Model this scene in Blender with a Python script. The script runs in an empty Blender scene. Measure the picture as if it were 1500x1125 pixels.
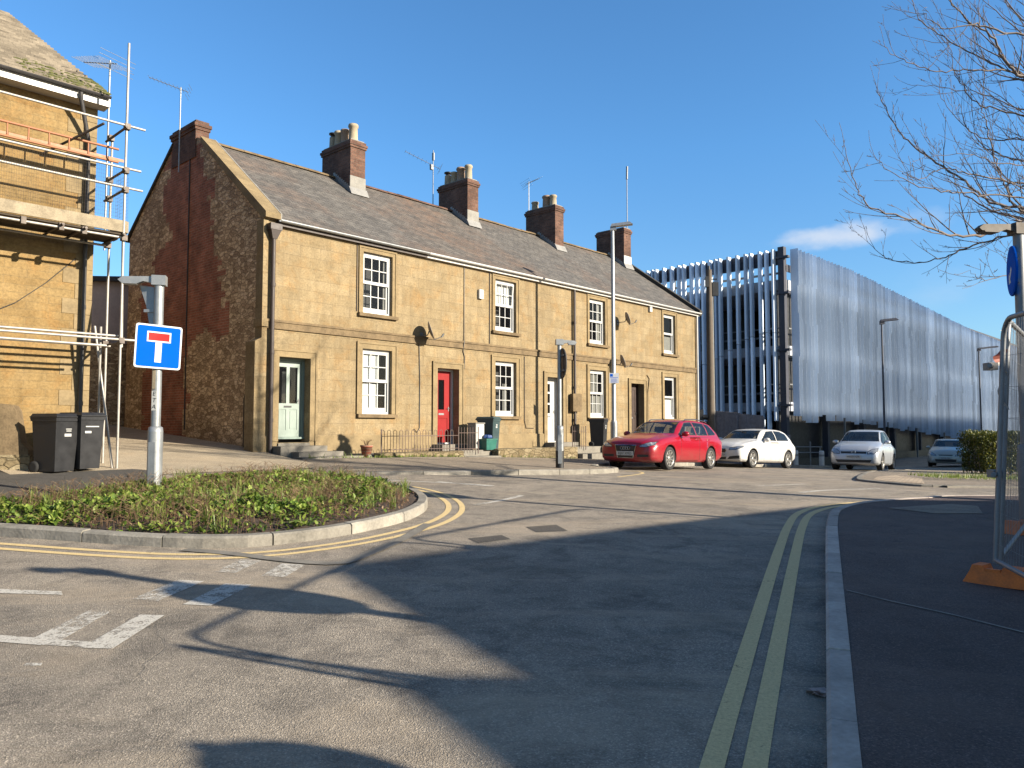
import bpy, bmesh, math, random
from mathutils import Vector, Matrix, noise as mnoise
R = math.radians
random.seed(7)
sc = bpy.context.scene
COL = sc.collection

# ------------------------------------------------------------------ camera
F, EYE, PITCH = 1120.0, 1.55, math.atan((626 - 562.5) / 1120.0)
cam_d = bpy.data.cameras.new('camera')
cam_d.sensor_width = 36.0
cam_d.lens = F / 1500.0 * 36.0
cam_d.clip_end = 3000.0
cam_d.clip_start = 0.05
cam = bpy.data.objects.new('camera', cam_d)
COL.objects.link(cam)
cam.location = (0, 0, EYE)
cam.rotation_euler = (R(90) + PITCH, 0, 0)
sc.camera = cam

# ------------------------------------------------------------------ ground height (gently sloping streets)
GC = [-0.0638, 0.1269, 0.5344, 0.0263, -0.3979, -0.0977, 0.0083, 0.0221, 0.0599, -0.0091]


def g(x, y):
    x = min(max(x, -16.0), 28.0) / 10.0
    y = min(max(y, -3.0), 48.0) / 10.0
    b = (1, x, y, x * x, x * y, y * y, x ** 3, x * x * y, x * y * y, y ** 3)
    return sum(p * q for p, q in zip(GC, b))


def sight(u, v):
    x = (u - 750) / F
    w = -(v - 562.5) / F
    return Vector((x, math.cos(PITCH) - w * math.sin(PITCH), math.sin(PITCH) + w * math.cos(PITCH)))


def at(u, v, Y):
    """world point at forward distance Y"""
    r = sight(u, v)
    return Vector((0, 0, EYE)) + r * (Y / r.y)


def gp(u, v, up=0.0):
    """measured ground point (x, y)"""
    r = sight(u, v)
    a, b = 0.5, 120.0
    last = a
    t = a
    while t < b:
        p = r * t
        if EYE + p.z < g(p.x, p.y) + up:
            break
        last = t
        t += 0.25
    lo, hi = last, t
    for _ in range(30):
        m = (lo + hi) / 2
        p = r * m
        if EYE + p.z < g(p.x, p.y) + up:
            hi = m
        else:
            lo = m
    p = r * lo
    return (p.x, p.y)


# ------------------------------------------------------------------ mesh builder
class MB:
    def __init__(s):
        s.v = []
        s.f = []
        s.m = []
        s.sm = []
        s.mi = 0
        s.smooth = False

    def add(s, vs, fs, smooth=None):
        o = len(s.v)
        s.v.extend([tuple(p) for p in vs])
        for f in fs:
            s.f.append([i + o for i in f])
            s.m.append(s.mi)
            s.sm.append(s.smooth if smooth is None else smooth)

    def box(s, x0, x1, y0, y1, z0, z1, M=None):
        vs = [Vector(p) for p in ((x0, y0, z0), (x1, y0, z0), (x1, y1, z0), (x0, y1, z0), (x0, y0, z1), (x1, y0, z1), (x1, y1, z1), (x0, y1, z1))]
        if M is not None:
            vs = [M @ p for p in vs]
        s.add(vs, [(0, 3, 2, 1), (4, 5, 6, 7), (0, 1, 5, 4), (1, 2, 6, 5), (2, 3, 7, 6), (3, 0, 4, 7)], False)

    def frustum(s, b, t, z0, z1, M=None):
        """b, t = (x0,x1,y0,y1) at bottom and top"""
        vs = [Vector(p) for p in ((b[0], b[2], z0), (b[1], b[2], z0), (b[1], b[3], z0), (b[0], b[3], z0), (t[0], t[2], z1), (t[1], t[2], z1), (t[1], t[3], z1), (t[0], t[3], z1))]
        if M is not None:
            vs = [M @ p for p in vs]
        s.add(vs, [(0, 3, 2, 1), (4, 5, 6, 7), (0, 1, 5, 4), (1, 2, 6, 5), (2, 3, 7, 6), (3, 0, 4, 7)], False)

    def quad(s, a, b, c, d):
        s.add([a, b, c, d], [(0, 1, 2, 3)], False)

    def prism(s, poly, axis, a, b, M=None):
        """2-D polygon extruded along axis from a to b. axis 'x': poly=(y,z); 'y': (x,z); 'z': (x,y)"""
        def mk(p, h):
            if axis == 'x':
                return Vector((h, p[0], p[1]))
            if axis == 'y':
                return Vector((p[0], h, p[1]))
            return Vector((p[0], p[1], h))
        n = len(poly)
        vs = [mk(p, a) for p in poly] + [mk(p, b) for p in poly]
        if M is not None:
            vs = [M @ p for p in vs]
        fs = [tuple(range(n - 1, -1, -1)), tuple(range(n, 2 * n))]
        for i in range(n):
            j = (i + 1) % n
            fs.append((i, j, n + j, n + i))
        s.add(vs, fs, False)

    def tube(s, pts, r, n=8, caps=True, smooth=True):
        pts = [Vector(p) for p in pts]
        k = len(pts)
        rr = r if isinstance(r, (list, tuple)) else [r] * k
        vs = []
        prev = None
        for i in range(k):
            d = (pts[min(i + 1, k - 1)] - pts[max(i - 1, 0)])
            if d.length < 1e-9:
                d = Vector((0, 0, 1))
            d.normalize()
            if prev is None:
                a = Vector((0, 0, 1)) if abs(d.z) < 0.9 else Vector((1, 0, 0))
                u = d.cross(a).normalized()
            else:
                u = (prev - d * prev.dot(d))
                u = u.normalized() if u.length > 1e-6 else d.orthogonal().normalized()
            prev = u
            w = d.cross(u)
            for j in range(n):
                t = 2 * math.pi * j / n
                vs.append(pts[i] + (u * math.cos(t) + w * math.sin(t)) * rr[i])
        fs = []
        for i in range(k - 1):
            for j in range(n):
                q = (j + 1) % n
                fs.append((i * n + j, i * n + q, (i + 1) * n + q, (i + 1) * n + j))
        s.add(vs, fs, smooth)
        if caps:
            s.add(vs[:n], [tuple(range(n - 1, -1, -1))], False)
            s.add(vs[-n:], [tuple(range(n))], False)

    def lathe(s, prof, n=24, M=None, smooth=True):
        """prof = [(r, z)...] about local z"""
        vs = []
        for r, z in prof:
            for j in range(n):
                t = 2 * math.pi * j / n
                p = Vector((r * math.cos(t), r * math.sin(t), z))
                vs.append(M @ p if M is not None else p)
        fs = []
        for i in range(len(prof) - 1):
            for j in range(n):
                q = (j + 1) % n
                fs.append((i * n + j, i * n + q, (i + 1) * n + q, (i + 1) * n + j))
        s.add(vs, fs, smooth)

    def build(s, name, mats, parent=None, loc=None, rz=None):
        me = bpy.data.meshes.new(name)
        me.from_pydata(s.v, [], s.f)
        if not isinstance(mats, (list, tuple)):
            mats = [mats]
        for m in mats:
            me.materials.append(m)
        for p, mi, sm in zip(me.polygons, s.m, s.sm):
            p.material_index = min(mi, len(mats) - 1)
            p.use_smooth = sm
        me.update()
        o = bpy.data.objects.new(name, me)
        COL.objects.link(o)
        if parent is not None:
            o.parent = parent
        if loc is not None:
            o.location = loc
        if rz is not None:
            o.rotation_euler = (0, 0, rz)
        return o


def tag(o, label=None, cat=None, group=None, kind=None):
    if label:
        o['label'] = label
    if cat:
        o['category'] = cat
    if group:
        o['group'] = group
    if kind:
        o['kind'] = kind
    return o


def emp(name, loc, rz, label, cat, group=None):
    o = bpy.data.objects.new(name, None)
    o.empty_display_size = 0.2
    COL.objects.link(o)
    o.location = loc
    o.rotation_euler = (0, 0, rz)
    return tag(o, label, cat, group)


def from_bm(bm, name, mats, parent=None):
    me = bpy.data.meshes.new(name)
    bm.to_mesh(me)
    if not isinstance(mats, (list, tuple)):
        mats = [mats]
    for m in mats:
        me.materials.append(m)
    o = bpy.data.objects.new(name, me)
    COL.objects.link(o)
    if parent is not None:
        o.parent = parent
    return o


def text_obj(body, size, name, m, parent, M, depth=0.001):
    cu = bpy.data.curves.new(name, 'FONT')
    cu.body = body
    cu.size = size
    cu.align_x = 'CENTER'
    cu.align_y = 'CENTER'
    cu.extrude = depth
    cu.resolution_u = 2
    t = bpy.data.objects.new(name, cu)
    COL.objects.link(t)
    dg = bpy.context.evaluated_depsgraph_get()
    me = bpy.data.meshes.new_from_object(t.evaluated_get(dg))
    bpy.data.objects.remove(t)
    bpy.data.curves.remove(cu)
    me.transform(M)
    me.materials.clear()
    me.materials.append(m)
    o = bpy.data.objects.new(name, me)
    COL.objects.link(o)
    o.parent = parent
    return o


def copy_tree(o, parent=None):
    c = o.copy()
    COL.objects.link(c)
    if parent is not None:
        c.parent = parent
    for ch in [k for k in bpy.data.objects if k.parent == o]:
        copy_tree(ch, c)
    return c


# ------------------------------------------------------------------ material helpers
class NT:
    def __init__(s, name):
        s.mat = bpy.data.materials.new(name)
        s.mat.use_nodes = True
        s.t = s.mat.node_tree
        s.b = s.t.nodes['Principled BSDF']
        s.out = s.t.nodes['Material Output']

    def n(s, typ, **kw):
        nd = s.t.nodes.new('ShaderNode' + typ)
        for k, v in kw.items():
            setattr(nd, k, v)
        return nd

    def link(s, a, b):
        s.t.links.new(a, b)

    def setin(s, nd, name, v):
        if hasattr(v, 'is_linked') or isinstance(v, bpy.types.NodeSocket):
            s.link(v, nd.inputs[name])
        else:
            nd.inputs[name].default_value = v

    def coord(s, kind='Object'):
        return s.n('TexCoord').outputs[kind]

    def mapping(s, vec, scale=(1, 1, 1), loc=(0, 0, 0), rot=(0, 0, 0)):
        m = s.n('Mapping')
        s.link(vec, m.inputs['Vector'])
        m.inputs['Scale'].default_value = scale
        m.inputs['Location'].default_value = loc
        m.inputs['Rotation'].default_value = rot
        return m.outputs[0]

    def noise(s, vec, scale, detail=3, rough=0.55, dist=0.0):
        n = s.n('TexNoise')
        s.link(vec, n.inputs['Vector'])
        n.inputs['Scale'].default_value = scale
        n.inputs['Detail'].default_value = detail
        n.inputs['Roughness'].default_value = rough
        n.inputs['Distortion'].default_value = dist
        return n.outputs['Fac']

    def ramp(s, fac, stops, interp='LINEAR'):
        r = s.n('ValToRGB')
        r.color_ramp.interpolation = interp
        el = r.color_ramp.elements
        while len(el) < len(stops):
            el.new(0.5)
        for e, (p, c) in zip(el, stops):
            e.position = p
            e.color = (c, c, c, 1) if isinstance(c, (int, float)) else (c[0], c[1], c[2], 1)
        s.link(fac, r.inputs[0])
        return r.outputs[0]

    def mix(s, fac, a, b, blend='MIX'):
        m = s.n('MixRGB')
        m.blend_type = blend
        s.setin(m, 0, fac)
        for i, v in ((1, a), (2, b)):
            if isinstance(v, bpy.types.NodeSocket):
                s.link(v, m.inputs[i])
            elif isinstance(v, (int, float)):
                m.inputs[i].default_value = (v, v, v, 1)
            else:
                m.inputs[i].default_value = (v[0], v[1], v[2], 1)
        return m.outputs[0]

    def math(s, op, a, b=0.5, c=0.5):
        m = s.n('Math')
        m.operation = op
        for i, v in enumerate((a, b, c)):
            if isinstance(v, bpy.types.NodeSocket):
                s.link(v, m.inputs[i])
            else:
                m.inputs[i].default_value = v
        return m.outputs[0]

    def bump(s, h, strength=0.3, dist=0.02):
        b = s.n('Bump')
        b.inputs['Strength'].default_value = strength
        b.inputs['Distance'].default_value = dist
        s.link(h, b.inputs['Height'])
        s.link(b.outputs[0], s.b.inputs['Normal'])

    def wallvec(s):
        """(u, v, 0) for upright walls whichever way they face (object space)"""
        tc = s.n('TexCoord')
        sx = s.n('SeparateXYZ')
        s.link(tc.outputs['Object'], sx.inputs[0])
        nx = s.n('SeparateXYZ')
        s.link(tc.outputs['Normal'], nx.inputs[0])
        isx = s.math('GREATER_THAN', s.math('ABSOLUTE', nx.outputs[0]), 0.7)
        u = s.math('ADD', s.math('MULTIPLY', sx.outputs[0], s.math('SUBTRACT', 1.0, isx)), s.math('MULTIPLY', sx.outputs[1], isx))
        c = s.n('CombineXYZ')
        s.link(u, c.inputs[0])
        s.link(sx.outputs[2], c.inputs[1])
        return c.outputs[0], tc.outputs['Object']

    def brick(s, vec, bw, rh, mortar, c1, c2, cm, smooth=0.1, bias=0.0):
        b = s.n('TexBrick')
        s.link(vec, b.inputs['Vector'])
        for i, v in ((1, c1), (2, c2), (3, cm)):
            b.inputs[i].default_value = (v[0], v[1], v[2], 1)
        b.inputs['Scale'].default_value = 1.0
        b.inputs['Mortar Size'].default_value = mortar
        b.inputs['Mortar Smooth'].default_value = smooth
        b.inputs['Bias'].default_value = bias
        b.inputs['Brick Width'].default_value = bw
        b.inputs['Row Height'].default_value = rh
        return b

    def done(s, color=None, rough=None, metal=None, spec=None, coat=None, coat_r=0.03):
        if color is not None:
            if isinstance(color, bpy.types.NodeSocket):
                s.link(color, s.b.inputs['Base Color'])
            else:
                s.b.inputs['Base Color'].default_value = (*color, 1)
        if rough is not None:
            s.setin(s.b, 'Roughness', rough)
        if metal is not None:
            s.b.inputs['Metallic'].default_value = metal
        if spec is not None:
            s.b.inputs['Specular IOR Level'].default_value = spec
        if coat is not None:
            s.b.inputs['Coat Weight'].default_value = coat
            s.b.inputs['Coat Roughness'].default_value = coat_r
        return s.mat


ALB = 0.5      # the picture is exposed for the shade: everything below is held to this scale


def plain(name, c, rough=0.6, metal=0.0, var=0.12, scale=6.0, bump=0.0, spec=0.5, coat=None, island=0.0):
    t = NT(name)
    c = tuple(q * ALB for q in c)
    v = t.coord()
    n = t.noise(v, scale, 5, 0.6)
    n2 = t.noise(v, scale * 9, 3, 0.6)
    f = t.math('ADD', t.math('MULTIPLY', n, 0.65), t.math('MULTIPLY', n2, 0.35))
    col = t.mix(1.0, c, t.ramp(f, [(0.3, 1 - var), (0.7, 1 + var * 0.4)]), 'MULTIPLY')
    if island:
        ri = t.n('NewGeometry').outputs['Random Per Island']
        col = t.mix(1.0, col, t.ramp(ri, [(0.0, 1 - island), (1.0, 1 + island * 0.5)]), 'MULTIPLY')
    if bump:
        t.bump(n2, bump, 0.01)
    return t.done(col, t.ramp(n, [(0.3, max(0.02, rough - 0.08)), (0.7, min(1, rough + 0.08))]), metal, spec, coat)


MAT = {}


def m_ashlar(name, c1, c2, cm, bw=0.62, rh=0.29, mortar=0.005, dirt=(0.16, 0.11, 0.06), dirt_amt=0.45):
    t = NT(name)
    w, o = t.wallvec()
    wob = t.n('VectorMath', operation='ADD')
    nz = t.n('TexNoise')
    t.link(o, nz.inputs['Vector'])
    nz.inputs['Scale'].default_value = 2.5
    sub = t.n('VectorMath', operation='MULTIPLY_ADD')
    t.link(nz.outputs['Color'], sub.inputs[0])
    sub.inputs[1].default_value = (0.02, 0.02, 0)
    sub.inputs[2].default_value = (-0.01, -0.01, 0)
    t.link(w, wob.inputs[0])
    t.link(sub.outputs[0], wob.inputs[1])
    b = t.brick(wob.outputs[0], bw, rh, mortar, c1, c2, cm, 0.4)
    big = t.noise(o, 0.55, 6, 0.62)
    mid = t.noise(o, 3.2, 6, 0.68, 0.4)
    fine = t.noise(o, 21, 5, 0.8)
    streak = t.noise(t.mapping(o, (5, 5, 0.5)), 1.0, 5, 0.6)
    c = t.mix(1.0, b.outputs[0], t.ramp(big, [(0.25, 0.76), (0.5, 1.0), (0.75, 1.14)]), 'MULTIPLY')
    c = t.mix(1.0, c, t.ramp(mid, [(0.25, 0.66), (0.5, 1.0), (0.8, 1.15)]), 'MULTIPLY')
    c = t.mix(1.0, c, t.ramp(fine, [(0.25, 0.5), (0.55, 1.02), (0.8, 1.28)]), 'MULTIPLY')
    hue = t.noise(t.mapping(o, (1, 1, 1), (7, 3, 1)), 1.7, 6, 0.7, 0.5)
    c = t.mix(t.ramp(hue, [(0.5, 0.0), (0.72, 0.75)]), c, t.mix(1.0, c, (1.08, 0.86, 0.62), 'MULTIPLY'))
    c = t.mix(t.ramp(hue, [(0.28, 0.6), (0.45, 0.0)]), c, t.mix(1.0, c, (1.05, 1.08, 1.2), 'MULTIPLY'))
    f = t.math('MULTIPLY', t.ramp(streak, [(0.46, 0.0), (0.72, 1.0)]), t.ramp(mid, [(0.36, 0.0), (0.68, dirt_amt)]))
    c = t.mix(f, c, dirt)
    h = t.math('ADD', t.math('MULTIPLY', fine, 0.5), t.math('MULTIPLY', t.math('SUBTRACT', 1.0, b.outputs['Fac']), 0.7))
    t.bump(h, 0.55, 0.012)
    return t.done(c, 0.9, spec=0.2)


def m_rubble(name, stops, sc=4.2):
    t = NT(name)
    w, o = t.wallvec()
    nz = t.n('TexNoise')
    t.link(o, nz.inputs['Vector'])
    nz.inputs['Scale'].default_value = 5
    ma = t.n('VectorMath', operation='MULTIPLY_ADD')
    t.link(nz.outputs['Color'], ma.inputs[0])
    ma.inputs[1].default_value = (0.14, 0.1, 0)
    t.link(w, ma.inputs[2])
    mp = t.mapping(ma.outputs[0], (sc, sc * 2.1, 1))
    v1 = t.n('TexVoronoi')
    t.link(mp, v1.inputs['Vector'])
    v1.inputs['Scale'].default_value = 1
    v2 = t.n('TexVoronoi', feature='DISTANCE_TO_EDGE')
    t.link(mp, v2.inputs['Vector'])
    v2.inputs['Scale'].default_value = 1
    sp = t.n('SeparateXYZ')
    t.link(v1.outputs['Color'], sp.inputs[0])
    c = t.ramp(sp.outputs[0], stops)
    fine = t.noise(o, 18, 5, 0.7)
    big = t.noise(o, 0.8, 5, 0.6)
    c = t.mix(1.0, c, t.ramp(fine, [(0.25, 0.55), (0.75, 1.3)]), 'MULTIPLY')
    c = t.mix(1.0, c, t.ramp(big, [(0.3, 0.75), (0.7, 1.2)]), 'MULTIPLY')
    e = t.ramp(v2.outputs['Distance'], [(0.0, 0.0), (0.09, 1.0)])
    c = t.mix(t.math('MULTIPLY', t.math('SUBTRACT', 1.0, e), 0.8), c, tuple(q * 0.55 for q in stops[0][1]))
    t.bump(t.math('ADD', e, t.math('MULTIPLY', fine, 0.6)), 0.8, 0.02)
    return t.done(c, 0.92, spec=0.2)


def m_brick(name, c1, c2, cm, dark=1.0):
    t = NT(name)
    w, o = t.wallvec()
    b = t.brick(w, 0.225, 0.075, 0.008, c1, c2, cm, 0.2)
    big = t.noise(o, 1.6, 5, 0.65)
    fine = t.noise(o, 30, 4, 0.7)
    c = t.mix(1.0, b.outputs[0], t.ramp(big, [(0.3, 0.55), (0.7, 1.25)]), 'MULTIPLY')
    c = t.mix(1.0, c, t.ramp(fine, [(0.3, 0.65), (0.7, 1.2)]), 'MULTIPLY')
    t.bump(t.math('ADD', t.math('SUBTRACT', 1.0, b.outputs['Fac']), t.math('MULTIPLY', fine, 0.5)), 0.6, 0.01)
    return t.done(c, 0.9, spec=0.2)


def m_slate(name, c1, c2, cm, rust=0.35, tw=0.3, th=0.17):
    """object coords: x along the eaves, z up"""
    t = NT(name)
    o = t.coord()
    mp = t.mapping(o, (1, 0.0, 1.66))
    sw = t.n('SeparateXYZ')
    t.link(mp, sw.inputs[0])
    cb = t.n('CombineXYZ')
    wv = t.noise(o, 1.2, 2)
    t.link(sw.outputs[0], cb.inputs[0])
    t.link(t.math('ADD', sw.outputs[2], t.math('MULTIPLY', wv, 0.05)), cb.inputs[1])
    b = t.brick(cb.outputs[0], tw, th, 0.006, c1, c2, cm, 0.0)
    big = t.noise(o, 0.45, 6, 0.65)
    mid = t.noise(t.mapping(o, (2.2, 2.2, 5)), 1.0, 5, 0.7)
    fine = t.noise(o, 26, 4, 0.75)
    c = t.mix(1.0, b.outputs[0], t.ramp(mid, [(0.25, 0.6), (0.75, 1.35)]), 'MULTIPLY')
    c = t.mix(1.0, c, t.ramp(fine, [(0.3, 0.6), (0.7, 1.25)]), 'MULTIPLY')
    f = t.math('MULTIPLY', t.ramp(big, [(0.48, 0.0), (0.62, 1.0)]), t.ramp(mid, [(0.35, 0.0), (0.65, rust)]))
    c = t.mix(f, c, (0.15, 0.08, 0.045))
    c = t.mix(t.math('MULTIPLY', t.ramp(fine, [(0.62, 0), (0.75, 1)]), t.ramp(big, [(0.3, 0.5), (0.5, 0.0)])), c, (0.30, 0.27, 0.16))
    # each course tips up towards its lower edge
    saw = t.math('FRACT', t.math('DIVIDE', t.math('ADD', sw.outputs[2], t.math('MULTIPLY', wv, 0.05)), th))
    h = t.math('ADD', t.math('MULTIPLY', t.math('SUBTRACT', 1.0, saw), 1.0), t.math('MULTIPLY', fine, 0.4))
    h = t.math('SUBTRACT', h, t.math('MULTIPLY', b.outputs['Fac'], 0.6))
    t.bump(h, 0.75, 0.02)
    return t.done(c, 0.82, spec=0.25)


def m_asphalt(name, base, light, dark, patch=0.5):
    t = NT(name)
    o = t.coord()
    agg = t.n('TexVoronoi')
    t.link(o, agg.inputs['Vector'])
    agg.inputs['Scale'].default_value = 125
    sp = t.n('SeparateXYZ')
    t.link(agg.outputs['Color'], sp.inputs[0])
    fine = t.noise(o, 70, 5, 0.8)
    mid = t.noise(o, 2.4, 7, 0.72, 0.6)
    big = t.noise(o, 0.33, 6, 0.62, 0.5)
    c = t.mix(t.ramp(big, [(0.38, 0.0), (0.62, 1.0)]), base, light)
    c = t.mix(t.math('MULTIPLY', t.ramp(mid, [(0.45, 0.0), (0.68, 1.0)]), patch), c, dark)
    c = t.mix(1.0, c, t.ramp(fine, [(0.3, 0.55), (0.5, 1.0), (0.72, 1.42)]), 'MULTIPLY')
    c = t.mix(1.0, c, t.ramp(sp.outputs[0], [(0.0, 0.72), (0.85, 1.05), (0.98, 1.55)]), 'MULTIPLY')
    # old cracks, oil spots and dusty drifts
    nzc = t.n('TexNoise')
    t.link(o, nzc.inputs['Vector'])
    nzc.inputs['Scale'].default_value = 1.6
    nzc.inputs['Detail'].default_value = 6
    mac = t.n('VectorMath', operation='MULTIPLY_ADD')
    t.link(nzc.outputs['Color'], mac.inputs[0])
    mac.inputs[1].default_value = (0.9, 0.9, 0)
    t.link(o, mac.inputs[2])
    vc = t.n('TexVoronoi', feature='DISTANCE_TO_EDGE')
    t.link(mac.outputs[0], vc.inputs['Vector'])
    vc.inputs['Scale'].default_value = 0.42
    crk = t.math('MULTIPLY', t.ramp(vc.outputs['Distance'], [(0.0, 1.0), (0.007, 0.0)]), t.ramp(t.noise(o, 0.5, 4), [(0.5, 0.0), (0.6, 1.0)]))
    c = t.mix(t.math('MULTIPLY', crk, 0.2), c, tuple(q * 0.35 for q in dark))
    spot = t.ramp(t.noise(o, 3.6, 2, 0.4), [(0.70, 0.0), (0.76, 1.0)])
    c = t.mix(t.math('MULTIPLY', spot, 0.4), c, tuple(q * 0.5 for q in dark))
    dust = t.ramp(t.noise(t.mapping(o, (0.5, 1.6, 1), (3, 9, 0), (0, 0, R(25))), 0.55, 7, 0.72, 0.8), [(0.5, 0.0), (0.68, 1.0)])
    c = t.mix(t.math('MULTIPLY', dust, 0.55), c, (light[0] * 1.28, light[1] * 1.2, light[2] * 1.08))
    h = t.math('ADD', t.math('MULTIPLY', fine, 0.7), t.math('MULTIPLY', agg.outputs['Distance'], 0.6))
    h = t.math('SUBTRACT', h, t.math('MULTIPLY', crk, 0.4))
    t.bump(h, 0.75, 0.012)
    return t.done(c, t.ramp(mid, [(0.3, 0.78), (0.7, 0.92)]), spec=0.3)


def m_paint(name, col, wear=0.5, under=(0.12, 0.11, 0.10)):
    """worn thermoplastic road paint: gaps show the asphalt below"""
    t = NT(name)
    o = t.coord()
    n = t.noise(o, 14, 7, 0.8)
    n2 = t.noise(o, 1.3, 4, 0.6)
    fine = t.noise(o, 60, 4, 0.8)
    f = t.math('ADD', t.math('ADD', t.math('MULTIPLY', n, 0.5), t.math('MULTIPLY', n2, 0.3)), t.math('MULTIPLY', fine, 0.25))
    a = t.ramp(f, [(wear - 0.05, 0.0), (wear + 0.05, 1.0)])
    c = t.mix(1.0, col, t.ramp(fine, [(0.25, 0.6), (0.7, 1.1)]), 'MULTIPLY')
    t.bump(fine, 0.5, 0.008)
    t.done(c, 0.8, spec=0.3)
    t.setin(t.b, 'Alpha', a)
    return t.mat


def m_glass(name, tint=(0.02, 0.025, 0.03), tr=0.35, rough=0.02):
    t = NT(name)
    t.done(tint, rough, 0.0, 0.8)
    tp = t.n('BsdfTransparent')
    tp.inputs[0].default_value = (0.92, 0.95, 0.95, 1)
    mx = t.n('MixShader')
    mx.inputs[0].default_value = 1 - tr
    t.link(tp.outputs[0], mx.inputs[1])
    t.link(t.b.outputs[0], mx.inputs[2])
    t.link(mx.outputs[0], t.out.inputs['Surface'])
    return t.mat


def m_leaf(name, a, b, c3):
    t = NT(name)
    gi = t.n('NewGeometry')
    o = t.coord()
    n = t.noise(o, 1.6, 3)
    rr = gi.outputs['Random Per Island']
    c = t.ramp(rr, [(0.0, a), (0.5, b), (1.0, c3)])
    c = t.mix(1.0, c, t.ramp(n, [(0.3, 0.65), (0.7, 1.25)]), 'MULTIPLY')
    t.done(c, 0.5, spec=0.4)
    t.b.inputs['Subsurface Weight'].default_value = 0.0
    tl = t.n('BsdfTranslucent')
    t.link(c, tl.inputs[0])
    mx = t.n('MixShader')
    mx.inputs[0].default_value = 0.3
    t.link(t.b.outputs[0], mx.inputs[1])
    t.link(tl.outputs[0], mx.inputs[2])
    t.link(mx.outputs[0], t.out.inputs['Surface'])
    return t.mat


def m_carpaint(name, c, metal=0.0, dirt=0.25):
    t = NT(name)
    o = t.coord()
    n = t.noise(o, 5, 6, 0.7)
    sx = t.n('SeparateXYZ')
    t.link(o, sx.inputs[0])
    low = t.ramp(sx.outputs[2], [(0.25, 1.0), (0.65, 0.0)])
    f = t.math('MULTIPLY', t.math('MULTIPLY', low, t.ramp(n, [(0.35, 0.2), (0.65, 1.0)])), dirt)
    col = t.mix(f, c, (0.12, 0.10, 0.07))
    return t.done(col, t.math('ADD', 0.28, t.math('MULTIPLY', f, 0.5)), metal, 0.35, 0.4, 0.06)


MAT['ham'] = m_ashlar('golden_hamstone', (0.230, 0.177, 0.103), (0.198, 0.149, 0.083), (0.165, 0.127, 0.078), dirt=(0.075, 0.052, 0.03), dirt_amt=0.7)
MAT['ham_trim'] = plain('dressed_hamstone', (0.42, 0.315, 0.175), 0.9, 0, 0.45, 2.2, 0.4, 0.2)
MAT['ham_dirty'] = plain('weathered_hamstone', (0.31, 0.225, 0.13), 0.92, 0, 0.6, 3.0, 0.5, 0.2)
MAT['ham_left'] = m_ashlar('coursed_hamstone', (0.215, 0.148, 0.066), (0.19, 0.125, 0.052), (0.18, 0.13, 0.065), 0.75, 0.15, 0.005, (0.08, 0.055, 0.03))
MAT['rubble'] = m_rubble('brown_rubble_stone', [(0.0, (0.27, 0.19, 0.12)), (0.4, (0.42, 0.31, 0.20)), (0.75, (0.56, 0.43, 0.28)), (1.0, (0.66, 0.52, 0.36))], 5.2)
MAT['lowwall'] = m_rubble('pale_rubble_stone', [(0.0, (0.13, 0.10, 0.055)), (0.5, (0.185, 0.145, 0.085)), (1.0, (0.23, 0.19, 0.12))], 4.0)
MAT['gbrick'] = m_brick('old_gable_brick', (0.34, 0.13, 0.085), (0.22, 0.085, 0.06), (0.30, 0.22, 0.16))
MAT['cbrick'] = m_brick('chimney_brick', (0.15, 0.078, 0.055), (0.09, 0.047, 0.036), (0.11, 0.088, 0.07))
MAT['slate'] = m_slate('old_slate', (0.125, 0.115, 0.103), (0.088, 0.082, 0.076), (0.04, 0.037, 0.035))
MAT['slate_rust'] = m_slate('rusty_slate', (0.128, 0.112, 0.097), (0.09, 0.081, 0.073), (0.04, 0.037, 0.035), 0.5)
MAT['tile'] = plain('brown_concrete_tile', (0.24, 0.20, 0.15), 0.9, 0, 0.5, 2.4, 0.5, 0.2, None, 0.3)
MAT['tile_lip'] = plain('tile_front_edge', (0.36, 0.305, 0.235), 0.9, 0, 0.5, 3, 0.3, 0.2, None, 0.3)
MAT['tile_edge'] = plain('dirty_tile_edge', (0.07, 0.06, 0.045), 0.9, 0, 0.4, 4)
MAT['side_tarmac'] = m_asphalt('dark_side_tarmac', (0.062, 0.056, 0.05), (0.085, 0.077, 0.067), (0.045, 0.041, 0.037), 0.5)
MAT['asphalt'] = m_asphalt('worn_asphalt', (0.195, 0.169, 0.137), (0.29, 0.248, 0.196), (0.10, 0.088, 0.075), 0.8)
MAT['asphalt_new'] = m_asphalt('footway_asphalt', (0.088, 0.065, 0.058), (0.11, 0.082, 0.072), (0.066, 0.049, 0.044), 0.4)
MAT['footway'] = m_asphalt('terrace_footway_asphalt', (0.20, 0.168, 0.13), (0.255, 0.21, 0.16), (0.13, 0.108, 0.083), 0.55)
MAT['lane'] = m_asphalt('dusty_lane', (0.34, 0.28, 0.20), (0.40, 0.33, 0.235), (0.24, 0.195, 0.135), 0.5)
MAT['kerb'] = plain('concrete_kerb', (0.50, 0.46, 0.39), 0.9, 0, 0.5, 3.5, 0.5, 0.2, None, 0.22)
MAT['kerb_new'] = plain('new_concrete_kerb', (0.86, 0.74, 0.64), 0.9, 0, 0.4, 3.5, 0.5, 0.2, None, 0.2)
MAT['concrete'] = plain('grey_concrete', (0.36, 0.33, 0.28), 0.9, 0, 0.4, 3.0, 0.5, 0.2)
MAT['yellow'] = m_paint('worn_yellow_paint', (0.60, 0.45, 0.22), 0.40)
MAT['white_line'] = m_paint('worn_white_paint', (0.47, 0.44, 0.385), 0.495)
MAT['galv'] = plain('galvanised_steel', (0.52, 0.54, 0.55), 0.45, 0.55, 0.22, 7, 0.1)
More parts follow.
